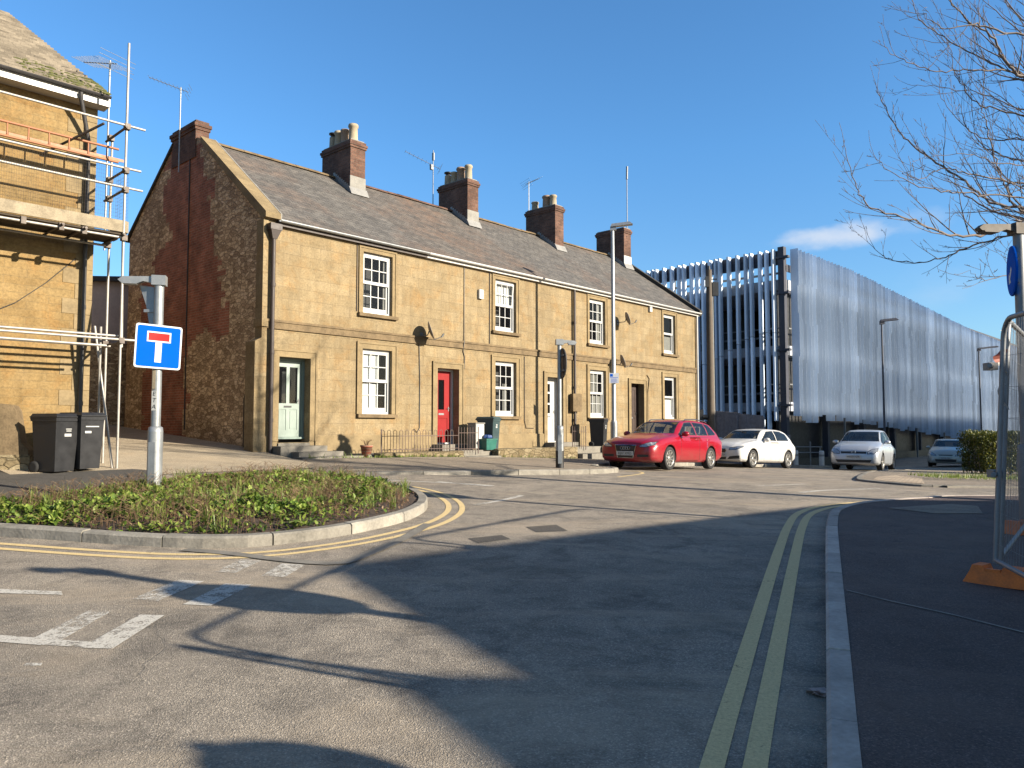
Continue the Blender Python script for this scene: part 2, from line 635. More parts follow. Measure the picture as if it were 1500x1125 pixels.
MAT['lamp_dull'] = plain('dark_lamp_casing', (0.20, 0.165, 0.13), 0.7, 0.1, 0.4, 8)  # even dark brown for the lamp arm on the right-hand post
MAT['galv_dull'] = plain('dull_galvanised_steel', (0.36, 0.37, 0.38), 0.55, 0.5, 0.3, 9, 0.1)
MAT['scaf'] = plain('scaffold_tube', (0.62, 0.58, 0.52), 0.5, 0.35, 0.3, 8, 0.1)
MAT['scaf_dark'] = plain('scaffold_coupler', (0.16, 0.13, 0.11), 0.6, 0.5, 0.3, 8)
MAT['board'] = plain('scaffold_board', (0.52, 0.43, 0.30), 0.9, 0, 0.5, 5, 0.4, 0.2)
MAT['board_dark'] = plain('old_board', (0.12, 0.095, 0.07), 0.9, 0, 0.5, 5, 0.4, 0.2)
MAT['copper'] = plain('orange_primed_steel', (0.55, 0.22, 0.10), 0.6, 0.1, 0.3, 8)
MAT['white'] = plain('white_upvc', (0.80, 0.80, 0.78), 0.35, 0, 0.06, 4)
MAT['white_paint'] = plain('white_gloss_paint', (0.78, 0.76, 0.72), 0.4, 0, 0.12, 5)
MAT['curtain'] = plain('white_blind', (1.5, 1.48, 1.44), 0.9, 0, 0.08, 9)
MAT['greycurtain'] = plain('grey_curtain', (0.60, 0.57, 0.52), 0.9, 0, 0.25, 9)
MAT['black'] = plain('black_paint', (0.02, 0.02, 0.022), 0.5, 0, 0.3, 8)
MAT['pipe'] = plain('brown_cast_iron', (0.085, 0.062, 0.055), 0.6, 0, 0.3, 8)
MAT['rail'] = plain('rusty_painted_iron', (0.22, 0.15, 0.125), 0.7, 0, 0.4, 12)
MAT['pipe_grey'] = plain('dark_grey_plastic', (0.07, 0.065, 0.065), 0.45, 0, 0.3, 8)
MAT['glass'] = m_glass('window_glass', (0.012, 0.012, 0.014), 0.72)
MAT['carglass'] = m_glass('car_glass', (0.012, 0.016, 0.022), 0.5)
MAT['void'] = plain('dark_interior', (0.03, 0.028, 0.027), 0.9, 0, 0.2, 3)
MAT['room'] = plain('dim_room', (0.17, 0.16, 0.155), 0.9, 0, 0.5, 2)
MAT['pot'] = plain('buff_chimney_pot', (0.62, 0.52, 0.36), 0.85, 0, 0.35, 5, 0.3)
MAT['pot_pink'] = plain('terracotta_chimney_pot', (0.52, 0.36, 0.25), 0.85, 0, 0.35, 5, 0.3)
MAT['lead'] = plain('grey_lead_flashing', (0.42, 0.41, 0.39), 0.6, 0.1, 0.3, 5, 0.2)
MAT['render'] = plain('cement_render', (0.42, 0.40, 0.36), 0.9, 0, 0.4, 4, 0.4)
MAT['bin_black'] = plain('black_bin_plastic', (0.022, 0.022, 0.025), 0.5, 0, 0.35, 5, 0.1)
MAT['bin_teal'] = plain('green_grey_bin_plastic', (0.055, 0.10, 0.105), 0.5, 0, 0.3, 5, 0.1)
MAT['box_green'] = plain('green_box_plastic', (0.03, 0.21, 0.16), 0.45, 0, 0.25, 7)
MAT['blue_bag'] = plain('blue_bag', (0.02, 0.08, 0.30), 0.5, 0, 0.5, 12)
MAT['rubber'] = plain('tyre_rubber', (0.022, 0.021, 0.021), 0.85, 0, 0.3, 20, 0.2)
MAT['alloy'] = plain('alloy_wheel', (0.62, 0.60, 0.56), 0.35, 0.6, 0.25, 12)
MAT['chrome'] = plain('chrome', (0.72, 0.73, 0.75), 0.15, 0.95, 0.05, 9)
MAT['plate'] = plain('white_number_plate', (0.72, 0.72, 0.69), 0.4, 0, 0.08, 20)
MAT['lamp'] = plain('headlamp_glass', (0.55, 0.57, 0.6), 0.08, 0.35, 0.35, 22, 0, 0.8, 1.0)
MAT['lamp_dark'] = plain('headlamp_reflector', (0.10, 0.105, 0.115), 0.15, 0.6, 0.4, 30, 0, 0.8, 1.0)
MAT['seat'] = plain('cream_seat', (0.55, 0.52, 0.40), 0.8, 0, 0.15, 9)
MAT['seat_dark'] = plain('charcoal_seat', (0.05, 0.05, 0.055), 0.8, 0, 0.15, 9)
MAT['red_paint'] = m_carpaint('red_car_paint', (0.22, 0.003, 0.012), 0.0, 0.3)
MAT['white_car'] = m_carpaint('white_car_paint', (0.50, 0.49, 0.47), 0.0, 0.4)
MAT['silver_car'] = m_carpaint('silver_car_paint', (0.36, 0.38, 0.41), 0.35, 0.35)
MAT['green_car'] = m_carpaint('pale_green_car_paint', (0.34, 0.33, 0.29), 0.2, 0.3)
MAT['sign_blue'] = plain('blue_sign_face', (0.0, 0.14, 0.78), 0.7, 0, 0.05, 4, 0, 0.03)
MAT['sign_white'] = plain('white_sign_face', (0.74, 0.76, 0.80), 0.4, 0, 0.08, 4)
MAT['sign_red'] = plain('red_sign_face', (0.75, 0.02, 0.02), 0.6, 0, 0.1, 4, 0, 0.15)
MAT['sign_back'] = plain('grey_sign_back', (0.10, 0.10, 0.105), 0.6, 0.2, 0.25, 6)
MAT['door_green'] = plain('pale_green_door_paint', (0.36, 0.45, 0.40), 0.4, 0, 0.1, 4)
MAT['door_frame_green'] = plain('sage_frame_paint', (0.27, 0.37, 0.33), 0.45, 0, 0.15, 4)
MAT['door_red'] = plain('red_door_paint', (0.40, 0.012, 0.014), 0.5, 0, 0.15, 4, 0, 0.2)
MAT['door_brown'] = plain('dark_brown_door', (0.06, 0.028, 0.02), 0.55, 0, 0.4, 5)
MAT['soil'] = plain('dark_soil', (0.10, 0.062, 0.04), 0.95, 0, 0.6, 6, 0.8)
MAT['ivy'] = m_leaf('ivy_leaf', (0.05, 0.10, 0.014), (0.145, 0.21, 0.03), (0.25, 0.30, 0.06))
MAT['dead'] = m_leaf('dead_stem', (0.13, 0.075, 0.042), (0.21, 0.13, 0.075), (0.30, 0.21, 0.12))
MAT['hedge'] = m_leaf('hedge_leaf', (0.03, 0.045, 0.007), (0.075, 0.09, 0.012), (0.17, 0.16, 0.028))
MAT['grass'] = m_leaf('grass_blade', (0.08, 0.13, 0.02), (0.14, 0.19, 0.03), (0.24, 0.27, 0.07))
MAT['moss'] = plain('green_moss', (0.14, 0.15, 0.03), 0.95, 0, 0.5, 6, 0.7)
MAT['bark'] = plain('grey_brown_bark', (0.30, 0.235, 0.20), 0.85, 0, 0.5, 9, 0.3)
MAT['wood_pole'] = plain('weathered_pole_wood', (0.20, 0.155, 0.115), 0.85, 0, 0.5, 4, 0.4)
MAT['fence_wood'] = plain('grey_fence_timber', (0.44, 0.41, 0.44), 0.9, 0, 0.5, 5, 0.4)
MAT['fin'] = plain('pale_blue_metal_fin', (1.22, 1.38, 1.60), 0.5, 0.0, 0.10, 0.6, 0, 0.3, None, 0.3)
MAT['cp_dark'] = plain('dark_steel_frame', (0.065, 0.07, 0.10), 0.6, 0.2, 0.3, 2)
MAT['cp_conc'] = plain('car_park_concrete', (0.72, 0.74, 0.78), 0.85, 0, 0.35, 2)
MAT['orange'] = plain('orange_fence_block', (1.3, 0.30, 0.05), 0.75, 0, 0.45, 7, 0.3)
MAT['fence_steel'] = plain('fence_panel_steel', (0.40, 0.41, 0.43), 0.5, 0.5, 0.3, 7, 0.1)
MAT['tape'] = plain('white_tape', (0.7, 0.66, 0.62), 0.6, 0, 0.2, 20)
MAT['tape_red'] = plain('red_tape', (0.6, 0.12, 0.06), 0.6, 0, 0.2, 20)
MAT['litter'] = plain('crumpled_paper', (0.9, 0.62, 0.52), 0.9, 0, 0.4, 30)
MAT['grey_wall'] = plain('grey_render_wall', (0.95, 0.80, 0.78), 0.9, 0, 0.3, 1.5, 0.3)
MAT['dish'] = plain('pale_grey_dish', (0.40, 0.36, 0.33), 0.6, 0.2, 0.2, 8)

# ================================================================== SETTING: ground, footways, kerbs, markings
def axis(lo, hi, step, far):
    a = [lo + step * i for i in range(int(round((hi - lo) / step)) + 1)]
    d = 2.0
    x = hi
    while x < far:
        x += d
        d *= 1.6
        a.append(x)
    d = 2.0
    x = lo
    while x > -far:
        x -= d
        d *= 1.6
        a.insert(0, x)
    return a


xs = axis(-16, 28, 0.5, 900)
ys = axis(-3, 48, 0.5, 900)
b = MB()
b.add([(x, y, g(x, y)) for y in ys for x in xs],
      [(j * len(xs) + i, j * len(xs) + i + 1, (j + 1) * len(xs) + i + 1, (j + 1) * len(xs) + i) for j in range(len(ys) - 1) for i in range(len(xs) - 1)], True)
tag(b.build('road', MAT['asphalt']), kind='structure')


def dense(pts, step=0.25, smooth=True):
    """Catmull-Rom through 2-D points, resampled"""
    P = [Vector((p[0], p[1])) for p in pts]
    out = []
    for i in range(len(P) - 1):
        p0 = P[max(i - 1, 0)]
        p1 = P[i]
        p2 = P[i + 1]
        p3 = P[min(i + 2, len(P) - 1)]
        k = max(1, int((p2 - p1).length / step))
        for j in range(k):
            t = j / k
            if smooth:
                q = 0.5 * ((2 * p1) + (p2 - p0) * t + (2 * p0 - 5 * p1 + 4 * p2 - p3) * t * t + (3 * p1 - p0 - 3 * p2 + p3) * t ** 3)
            else:
                q = p1.lerp(p2, t)
            out.append(q)
    out.append(P[-1])
    return out


def offset(pl, d):
    out = []
    for i, p in enumerate(pl):
        t = (pl[min(i + 1, len(pl) - 1)] - pl[max(i - 1, 0)]).normalized()
        out.append(p + Vector((-t.y, t.x)) * d)
    return out


def strip(b, L, Rr, za, n=1, zf=None):
    """surface between two polylines of equal length"""
    k = len(L)
    vs = []
    for i in range(k):
        for j in range(n + 1):
            q = L[i].lerp(Rr[i], j / n)
            vs.append((q.x, q.y, (zf(q.x, q.y) if zf else g(q.x, q.y)) + za))
    fs = []
    for i in range(k - 1):
        for j in range(n):
            a = i * (n + 1) + j
            fs.append((a, a + 1, a + n + 2, a + n + 1))
    b.add(vs, fs, True)


def kerb(b, pl, h=0.10, w=0.125, inward=1, joint=0.91, hf=None):
    """kerb stones swept along pl (front face line), top towards inward side; open joints"""
    acc = 0.0
    seg = [pl[0]]
    runs = []
    for i in range(1, len(pl)):
        d = (pl[i] - pl[i - 1]).length
        acc += d
        seg.append(pl[i])
        if acc > joint:
            runs.append(seg)
            seg = [pl[i]]
            acc = 0
    if len(seg) > 1:
        runs.append(seg)
    full = {}
    inner = offset(pl, w * inward)
    batt = offset(pl, 0.02 * inward)
    idx = {id(p): i for i, p in enumerate(pl)}
    for run in runs:
        ids = [idx[id(p)] for p in run]
        vs = []
        dz = random.uniform(-0.006, 0.006)
        k = len(ids)
        for q, i in enumerate(ids):
            fr = 0.0
            A, Bm, C = pl[i].copy(), batt[i].copy(), inner[i].copy()
            if q == 0:
                nx = ids[1]
                A, Bm, C = [a + (c - a).normalized() * 0.008 for a, c in ((A, pl[nx]), (Bm, batt[nx]), (C, inner[nx]))]
            if q == k - 1:
                nx = ids[-2]
                A, Bm, C = [a + (c - a).normalized() * 0.008 for a, c in ((A, pl[nx]), (Bm, batt[nx]), (C, inner[nx]))]
            hh = (hf(i / (len(pl) - 1)) if hf else h) + dz
            z = g(A.x, A.y)
            vs += [(A.x, A.y, z - 0.06), (A.x, A.y, z + hh * 0.82), (Bm.x, Bm.y, z + hh), (C.x, C.y, g(C.x, C.y) + hh), (C.x, C.y, z - 0.06)]
        fs = []
        for q in range(k - 1):
            for e in range(4):
                a = q * 5 + e
                f = (a, a + 1, a + 6, a + 5)
                fs.append(f if inward < 0 else f[::-1])
        e0 = (0, 1, 2, 3, 4)
        e1 = tuple((k - 1) * 5 + e for e in (4, 3, 2, 1, 0))
        fs += [e0, e1]
        b.add(vs, fs, False)


def poly_sheet(name, pts, za, m, kind='structure', cuts=0.5, zf=None):
    """filled ground polygon draped on the terrain"""
    bm = bmesh.new()
    vs = [bm.verts.new((p[0], p[1], 0)) for p in pts]
    bm.faces.new(vs)
    x0, x1 = min(p[0] for p in pts), max(p[0] for p in pts)
    y0, y1 = min(p[1] for p in pts), max(p[1] for p in pts)
    x = x0 + cuts
    while x < x1:
        bmesh.ops.bisect_plane(bm, geom=bm.verts[:] + bm.edges[:] + bm.faces[:], plane_co=(x, 0, 0), plane_no=(1, 0, 0))
        x += cuts
    y = y0 + cuts
    while y < y1:
        bmesh.ops.bisect_plane(bm, geom=bm.verts[:] + bm.edges[:] + bm.faces[:], plane_co=(0, y, 0), plane_no=(0, 1, 0))
        y += cuts
    for v in bm.verts:
        v.co.z = (zf(v.co.x, v.co.y) if zf else g(v.co.x, v.co.y)) + za
    bmesh.ops.recalc_face_normals(bm, faces=bm.faces[:])
    for f in bm.faces:
        if f.normal.z < 0:
            f.normal_flip()
        f.smooth = True
    o = from_bm(bm, name, m)
    bm.free()
    return tag(o, kind=kind)


# --- right-hand footway: kerb seen on its left, curving off to the right
rk = [(-0.75, -2.0), (0.40, 1.0)] + [gp(u, v) for u, v in ((1212, 1125), (1211, 1000), (1210, 900), (1209.5, 810), (1211, 775), (1219, 756), (1246, 746), (1290, 740.5), (1350, 736.5), (1440, 733))]
rk += [(rk[-1][0] + 6, rk[-1][1] + 0.7), (rk[-1][0] + 16, rk[-1][1] + 1.0)]
rkd = dense(rk, 0.18)
b = MB()
kerb(b, rkd, 0.10, 0.13, -1)
tag(b.build('right_kerb', MAT['kerb_new']), kind='structure')
inner = offset(rkd, -0.132)
pts = [(p.x, p.y) for p in inner] + [(28, 0), (26, -2.2), (-0.6, -2.2)]
poly_sheet('right_pavement', pts, 0.094, MAT['asphalt_new'])
# a pale trench joint across the right-hand footway
jl = dense([gp(u, v, 0.1) for u, v in ((1240, 864), (1300, 879), (1400, 901), (1500, 926), (1640, 956))], 0.2)
b = MB()
strip(b, offset(jl, 0.011), offset(jl, -0.011), 0.100)
tag(b.build('pavement_joint', MAT['kerb']), kind='structure')

# --- terrace footway
ARo = Vector((-6.14, 19.0))
TA = R(47.6)
TT = Vector((math.cos(TA), math.sin(TA)))
SS = Vector((-math.sin(TA), math.cos(TA)))
Z0 = 0.78


def TP(t, s):
    return ARo + TT * t + SS * s


def TZ(t, s, z):
    p = TP(t, s)
    return Vector((p.x, p.y, z + Z0))


tk = [gp(u, v) for u, v in ((470, 692), (530, 694), (620, 695.5), (720, 696), (820, 695.5), (880, 694), (906, 692))]
end = Vector(tk[-1])
tk += [tuple(end + SS * 0.35 + TT * 0.22), tuple(end + SS * 0.9 + TT * 0.3)]
k2 = [TP(9.0, -4.3), TP(14, -4.0), TP(22, -3.9), TP(30, -3.9)]
tk += [tuple(k2[0]), tuple(k2[1]), tuple(k2[2]), tuple(k2[3])]
tkd = dense(tk, 0.2)
b = MB()
kerb(b, tkd, 0.10, 0.13, 1, 0.91, lambda f: 0.015 + min(1.0, f / 0.12) * 0.1)
tag(b.build('terrace_kerb', MAT['kerb']), kind='structure')
tin = offset(tkd, 0.132)
nT = len(tin)
backl = []
t0 = -0.2
for i in range(nT):
    backl.append(TP(t0 + (30 - t0) * i / (nT - 1), -0.9))


def ramp_h(f):
    return 0.012 + min(1.0, f / 0.12) * 0.094


b = MB()
vs, fs = [], []
NS = 8
for i in range(nT):
    for j in range(NS + 1):
        q = tin[i].lerp(backl[i], j / NS)
        vs.append((q.x, q.y, g(q.x, q.y) + ramp_h(i / (nT - 1))))
for i in range(nT - 1):
    for j in range(NS):
        a = i * (NS + 1) + j
        fs.append((a, a + NS + 1, a + NS + 2, a + 1))
b.add(vs, fs, True)
tag(b.build('terrace_pavement', MAT['footway']), kind='structure')


# --- lane running up between the two houses
def lane_z(t, s):
    p = TP(t, s)
    base = g(p.x, p.y)
    up = Z0 + 0.30 + 0.065 * (s - 1.5)
    f = min(max((s + 3.2) / 5.0, 0.0), 1.0)
    f = f * f * (3 - 2 * f)
    return base * (1 - f) + max(up, base) * f


b = MB()
vs, fs = [], []
NL, NW = 40, 12
for i in range(NL + 1):
    s = -3.2 + 18.0 * i / NL
    for j in range(NW + 1):
        t = -6.0 + 6.0 * j / NW
        p = TP(t, s)
        vs.append((p.x, p.y, lane_z(t, s) + 0.012))
for i in range(NL):
    for j in range(NW):
        a = i * (NW + 1) + j
        fs.append((a, a + 1, a + NW + 2, a + NW + 1))
b.add(vs, fs, True)
tag(b.build('lane', MAT['lane']), kind='structure')

poly_sheet('side_tarmac', [gp(u, v) for u, v in ((-140, 690), (0, 688), (80, 686.5), (150, 686), (215, 690), (238, 696), (225, 704), (180, 716), (110, 735), (40, 744), (-140, 766))], 0.022, MAT['side_tarmac'])

# --- planted island on the left
isl = [(-120, 778), (-30, 784), (60, 790), (160, 797), (260, 802.5), (330, 803), (400, 799), (500, 785.5), (580, 768), (614, 755), (626, 744), (622, 733), (600, 722), (560, 713.5), (500, 708), (420, 706)]
isl_far = [(300, 711), (180, 722), (80, 738), (-20, 752), (-120, 764)]
ip = [gp(u, v) for u, v in isl]
ipf = [gp(u, v) for u, v in isl_far]
ikd = dense(ip + ipf + [ip[0]], 0.16)
b = MB()
kerb(b, ikd, 0.115, 0.13, 1)
tag(b.build('island_kerb', MAT['kerb']), kind='structure')
iin = offset(ikd, 0.132)
ipoly = [(p.x, p.y) for p in iin]


def inside(p, poly):
    x, y = p
    c = False
    n = len(poly)
    j = n - 1
    for i in range(n):
        xi, yi = poly[i]
        xj, yj = poly[j]
        if (yi > y) != (yj > y) and x < (xj - xi) * (y - yi) / (yj - yi + 1e-12) + xi:
            c = not c
        j = i
    return c


def edge_dist(p, poly):
    d = 9e9
    P = Vector(p)
    for i in range(len(poly)):
        a = Vector(poly[i])
        c = Vector(poly[(i + 1) % len(poly)])
        ab = c - a
        t = max(0, min(1, (P - a).dot(ab) / max(ab.length_squared, 1e-9)))
        d = min(d, (a + ab * t - P).length)
    return d


poly_sheet('soil_bed', ipoly, 0.085, MAT['soil'], cuts=0.4, zf=lambda x, y: g(x, y) + 0.07 * min(1, edge_dist((x, y), ipoly) / 0.9) + 0.03 * mnoise.noise(Vector((x * 3, y * 3, 0))))
mini = [q for i, q in enumerate(ipoly) if i % 3 == 0]

# --- second footway (brick crossing nose and verge with the hedge) on the far right
np_ = [gp(u, v) for u, v in ((1254, 703), (1262, 696), (1280, 691.5), (1330, 689.5), (1400, 688.5), (1460, 688))]
np2 = [gp(u, v) for u, v in ((1460, 715), (1400, 714), (1350, 713), (1300, 709), (1268, 706), (1254, 703))]
far_r = [(np_[-1][0] + 14, np_[-1][1] + 2), (np2[0][0] + 14, np2[0][1] + 2)]
nk = dense([far_r[1]] + np2 + np_[1:] + [far_r[0]], 0.2)
b = MB()
kerb(b, nk, 0.05, 0.13, -1, 0.91, lambda f: 0.05)
tag(b.build('corner_kerb', MAT['kerb']), kind='structure')
nin = [(p.x, p.y) for p in offset(nk, -0.132)]
poly_sheet('corner_pavement', nin, 0.046, MAT['footway'])
t = NT('buff_block_paving')
o_ = t.mapping(t.coord(), (1, 1, 1), (0, 0, 0), (0, 0, R(30)))
bk = t.brick(o_, 0.2, 0.1, 0.012, (0.42, 0.33, 0.22), (0.34, 0.25, 0.17), (0.16, 0.13, 0.1))
c_ = t.mix(1.0, bk.outputs[0], t.ramp(t.noise(o_, 1.5, 5), [(0.3, 0.75), (0.7, 1.2)]), 'MULTIPLY')
t.bump(t.math('SUBTRACT', 1.0, bk.outputs['Fac']), 0.6, 0.01)
MAT['paving'] = t.done(c_, 0.9)
bp = [gp(u, v, 0.1) for u, v in ((1279, 699.5), (1285, 695.5), (1312, 693.5), (1350, 698), (1354, 705), (1325, 703.5))]
poly_sheet('brick_paving', bp, 0.052, MAT['paving'], cuts=0.4)
bp = [gp(u, v, 0.1) for u, v in ((1300, 744), (1390, 738), (1432, 741), (1440, 752), (1370, 752))]
poly_sheet('tactile_paving', bp, 0.100, MAT['footway'], cuts=0.4)


# --- painted lines
def line(b, px, w, z=0.004, smooth=True):
    pl = dense([gp(u, v) for u, v in px], 0.15, smooth)
    strip(b, offset(pl, w / 2), offset(pl, -w / 2), z)


b = MB()
k1 = offset(rkd, 0.285)
k2_ = offset(rkd, 0.455)
for kk in (k1, k2_):
    strip(b, offset(kk, 0.05), offset(kk, -0.05), 0.004)
ik = [p for p in ikd][4:]
stop = next((i for i, p in enumerate(ik) if p.y > gp(560, 713)[1] - 0.1), len(ik))
ik = ik[:stop]
for d in (-0.30, -0.49):
    kk = offset(ik, d)
    strip(b, offset(kk, 0.04), offset(kk, -0.04), 0.004)
line(b, ((905, 699), (940, 694), (935, 691), (915, 690)), 0.08)
tag(b.build('yellow_lines', MAT['yellow']), kind='structure')
b = MB()


def dash(b, q):
    P = [Vector(gp(u, v)) for u, v in q]
    n = 5
    vs = []
    for i in range(n + 1):
        L = P[0].lerp(P[1], i / n)
        Rr = P[3].lerp(P[2], i / n)
        for p in (L, Rr):
            vs.append((p.x, p.y, g(p.x, p.y) + 0.0045))
    b.add(vs, [(2 * i, 2 * i + 1, 2 * i + 3, 2 * i + 2) for i in range(n)], False)


for q in (((315, 838), (353, 820), (383, 822), (345, 840)), ((383, 844), (413, 826), (447, 828), (418, 846)),
          ((193, 878), (262, 850), (299, 852), (232, 881)), ((268, 886), (331, 855), (371, 857), (309, 888)),
          ((40, 940), (130, 895), (164, 896), (84, 942)), ((118, 950), (205, 901), (241, 902), (165, 951)),
          ((-60, 861), (-60, 868), (92, 872), (90, 867)), ((-40, 928), (-40, 938), (60, 946), (66, 936)), ((60, 936), (55, 945), (160, 951), (165, 943)), ((40, 972), (34, 976), (60, 976), (62, 972))):
    dash(b, q)
line(b, ((380, 697), (470, 699.5), (560, 703), (640, 707)), 0.10)
line(b, ((640, 706), (680, 709), (722, 712)), 0.22)
line(b, ((695, 740), (735, 733), (765, 726)), 0.10)
line(b, ((330, 700), (420, 700)), 0.08)
line(b, ((1170, 722), (1215, 718), (1290, 716)), 0.14)
line(b, ((1110, 712), (1180, 709)), 0.10)
tag(b.build('white_lines', MAT['white_line']), kind='structure')
# flush concrete channel blocks where the old kerb line ran
b = MB()
kp = dense([gp(u, v) for u, v in ((270, 806), (340, 812), (420, 822), (480, 826.5), (505, 825), (540, 812), (590, 790), (628, 768))], 0.2)
strip(b, offset(kp, 0.065), offset(kp, -0.065), 0.010)
tag(b.build('concrete_channel', MAT['concrete']), kind='structure')
# darker four-sided patches laid on the road
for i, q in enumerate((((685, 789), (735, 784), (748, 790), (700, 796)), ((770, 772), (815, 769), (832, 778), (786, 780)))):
    poly_sheet('dark_road_patch', [gp(u, v) for u, v in q], 0.003, MAT['side_tarmac'], cuts=0.3)
# litter by the right kerb
b = MB()
p = gp(1197, 1017)
for i in range(7):
    a = random.uniform(0, 6.28)
    w = random.uniform(0.02, 0.045)
    M = Matrix.Translation((p[0] + random.uniform(-.03, .03), p[1] + random.uniform(-.03, .03), g(*p) + 0.012)) @ Matrix.Rotation(a, 4, 'Z') @ Matrix.Rotation(random.uniform(-.6, .6), 4, 'X')
    b.box(-w, w, -w * .7, w * .7, -0.001, 0.001, M)
tag(b.build('crumpled_litter', MAT['litter']), 'small crumpled scrap of grey litter in the gutter by the right kerb', 'litter')

# ================================================================== TERRACE OF FOUR COTTAGES
DEPTH, RIDGE_S, RIDGE_Z, EAVE_Z, BACK_Z = 8.75, 4.4, 9.27, 6.02, 6.95
BOUNDS = [0.0, 5.2, 10.55, 15.85, 21.7]
WT = [2.93, 8.27, 13.47, 18.82]
DT = [(0.36, 1.27), (5.72, 6.62), (10.94, 11.83), (16.25, 17.2)]
HOUSE_LABELS = [
    'end stone cottage with pale green door and dark brick-patched gable',
    'golden stone cottage with the red front door and railings',
    'golden stone cottage with the white front door and brown downpipe',
    'golden stone cottage with dark brown door, farthest of the terrace',
]


def roof_z(s):
    return EAVE_Z + (RIDGE_Z - EAVE_Z) * (s + 0.12) / (RIDGE_S + 0.12)


def wall_with_holes(b, t0, t1, z0, z1, holes, rec=0.22):
    ts = sorted(set([t0, t1] + [h[0] for h in holes] + [h[1] for h in holes]))
    zs = sorted(set([z0, z1] + [h[2] for h in holes] + [h[3] for h in holes]))
    for i in range(len(ts) - 1):
        for j in range(len(zs) - 1):
            ct, cz = (ts[i] + ts[i + 1]) / 2, (zs[j] + zs[j + 1]) / 2
            if any(h[0] < ct < h[1] and h[2] < cz < h[3] for h in holes):
                continue
            b.quad((ts[i], 0, zs[j]), (ts[i + 1], 0, zs[j]), (ts[i + 1], 0, zs[j + 1]), (ts[i], 0, zs[j + 1]))
    for (a, c, d, e, *r) in holes:
        q = r[0] if r else rec
        b.quad((a, 0, d), (a, q, d), (a, q, e), (a, 0, e))
        b.quad((c, 0, d), (c, 0, e), (c, q, e), (c, q, d))
        b.quad((a, 0, e), (a, q, e), (c, q, e), (c, 0, e))
        b.quad((a, 0, d), (c, 0, d), (c, q, d), (a, q, d))


def surround(b, a, c, d, e, w=0.17, p=0.035, foot=False):
    """moulded stone architrave round an opening"""
    for (o, i, pr) in ((w, 0.0, p), (w, w - 0.05, p + 0.02)):
        b.box(a - o, a - i, -pr, 0.002, d, e + i)
        b.box(c + i, c + o, -pr, 0.002, d, e + i)
        b.box(a - o, c + o, -pr, 0.003, e + i, e + o)


def sash(root, t, z0, z1, w=1.03, bars=True, curtain=None, tilt=0.0, name='window'):
    """white box sash, glass and any blind, under the house"""
    b = MB()
    f = 0.065
    S0 = 0.085
    b.box(t, t + f, S0, S0 + 0.11, z0, z1)
    b.box(t + w - f, t + w, S0, S0 + 0.11, z0, z1)
    b.box(t + f, t + w - f, S0, S0 + 0.11, z1 - f, z1)
    b.box(t + f, t + w - f, S0 - 0.02, S0 + 0.11, z0, z0 + 0.06)
    zm = (z0 + z1) / 2 + 0.02
    for (lo, hi, s0) in ((z0 + 0.06, zm + 0.03, S0 + 0.055), (zm - 0.03, z1 - f, S0 + 0.015)):
        M = Matrix.Identity(4)
        if tilt and lo > z0 + 0.1:
            M = Matrix.Translation((0, s0, lo)) @ Matrix.Rotation(tilt, 4, 'X') @ Matrix.Translation((0, -s0, -lo))
        q = 0.05
        bot = 0.12 if lo < zm - 0.1 else 0.085
        b.box(t + f, t + f + q, s0, s0 + 0.04, lo, hi, M)
        b.box(t + w - f - q, t + w - f, s0, s0 + 0.04, lo, hi, M)
        b.box(t + f + q, t + w - f - q, s0, s0 + 0.04, lo, lo + bot, M)
        b.box(t + f + q, t + w - f - q, s0, s0 + 0.04, hi - 0.065, hi, M)
        if bars:
            iw = w - 2 * f - 2 * q
            for k in (1, 2):
                x = t + f + q + iw * k / 3
                b.box(x - 0.012, x + 0.012, s0 + 0.008, s0 + 0.032, lo + bot, hi - 0.065, M)
            zc = (lo + bot + hi - 0.065) / 2
            b.box(t + f + q, t + w - f - q, s0 + 0.010, s0 + 0.030, zc - 0.012, zc + 0.012, M)
    fr = b.build(name, MAT['white'], root)
    b = MB()
    b.quad((t + f, S0 + 0.075, z0 + 0.06), (t + w - f, S0 + 0.075, z0 + 0.06), (t + w - f, S0 + 0.075, zm), (t + f, S0 + 0.075, zm))
    if tilt:
        y = S0 + 0.035
        h = z1 - f - zm
        b.quad((t + f, y, zm), (t + w - f, y, zm), (t + w - f, y - h * math.sin(tilt) * 1.0, z1 - f), (t + f, y - h * math.sin(tilt), z1 - f))
    else:
        b.quad((t + f, S0 + 0.035, zm), (t + w - f, S0 + 0.035, zm), (t + w - f, S0 + 0.035, z1 - f), (t + f, S0 + 0.035, z1 - f))
    b.build('pane', MAT['glass'], fr)
    if curtain:
        b = MB()
        for (a, c, d, e) in curtain['rects']:
            n = 24
            xs_ = [t + w * (a + (c - a) * i / n) for i in range(n + 1)]
            vs = []
            for i, x in enumerate(xs_):
                y = 0.185 + 0.006 * math.sin(i * 1.9)
                vs += [(x, y, z0 + (z1 - z0) * d), (x, y, z0 + (z1 - z0) * e)]
            b.add(vs, [(2 * i, 2 * i + 2, 2 * i + 3, 2 * i + 1) for i in range(n)], True)
        b.build(curtain.get('name', 'curtain'), curtain['mat'], fr)
    # dark reveal behind
    return fr


def sill(b, t, z, w=1.03):
    b.box(t - 0.17, t + w + 0.17, -0.10, 0.20, z - 0.10, z - 0.004)


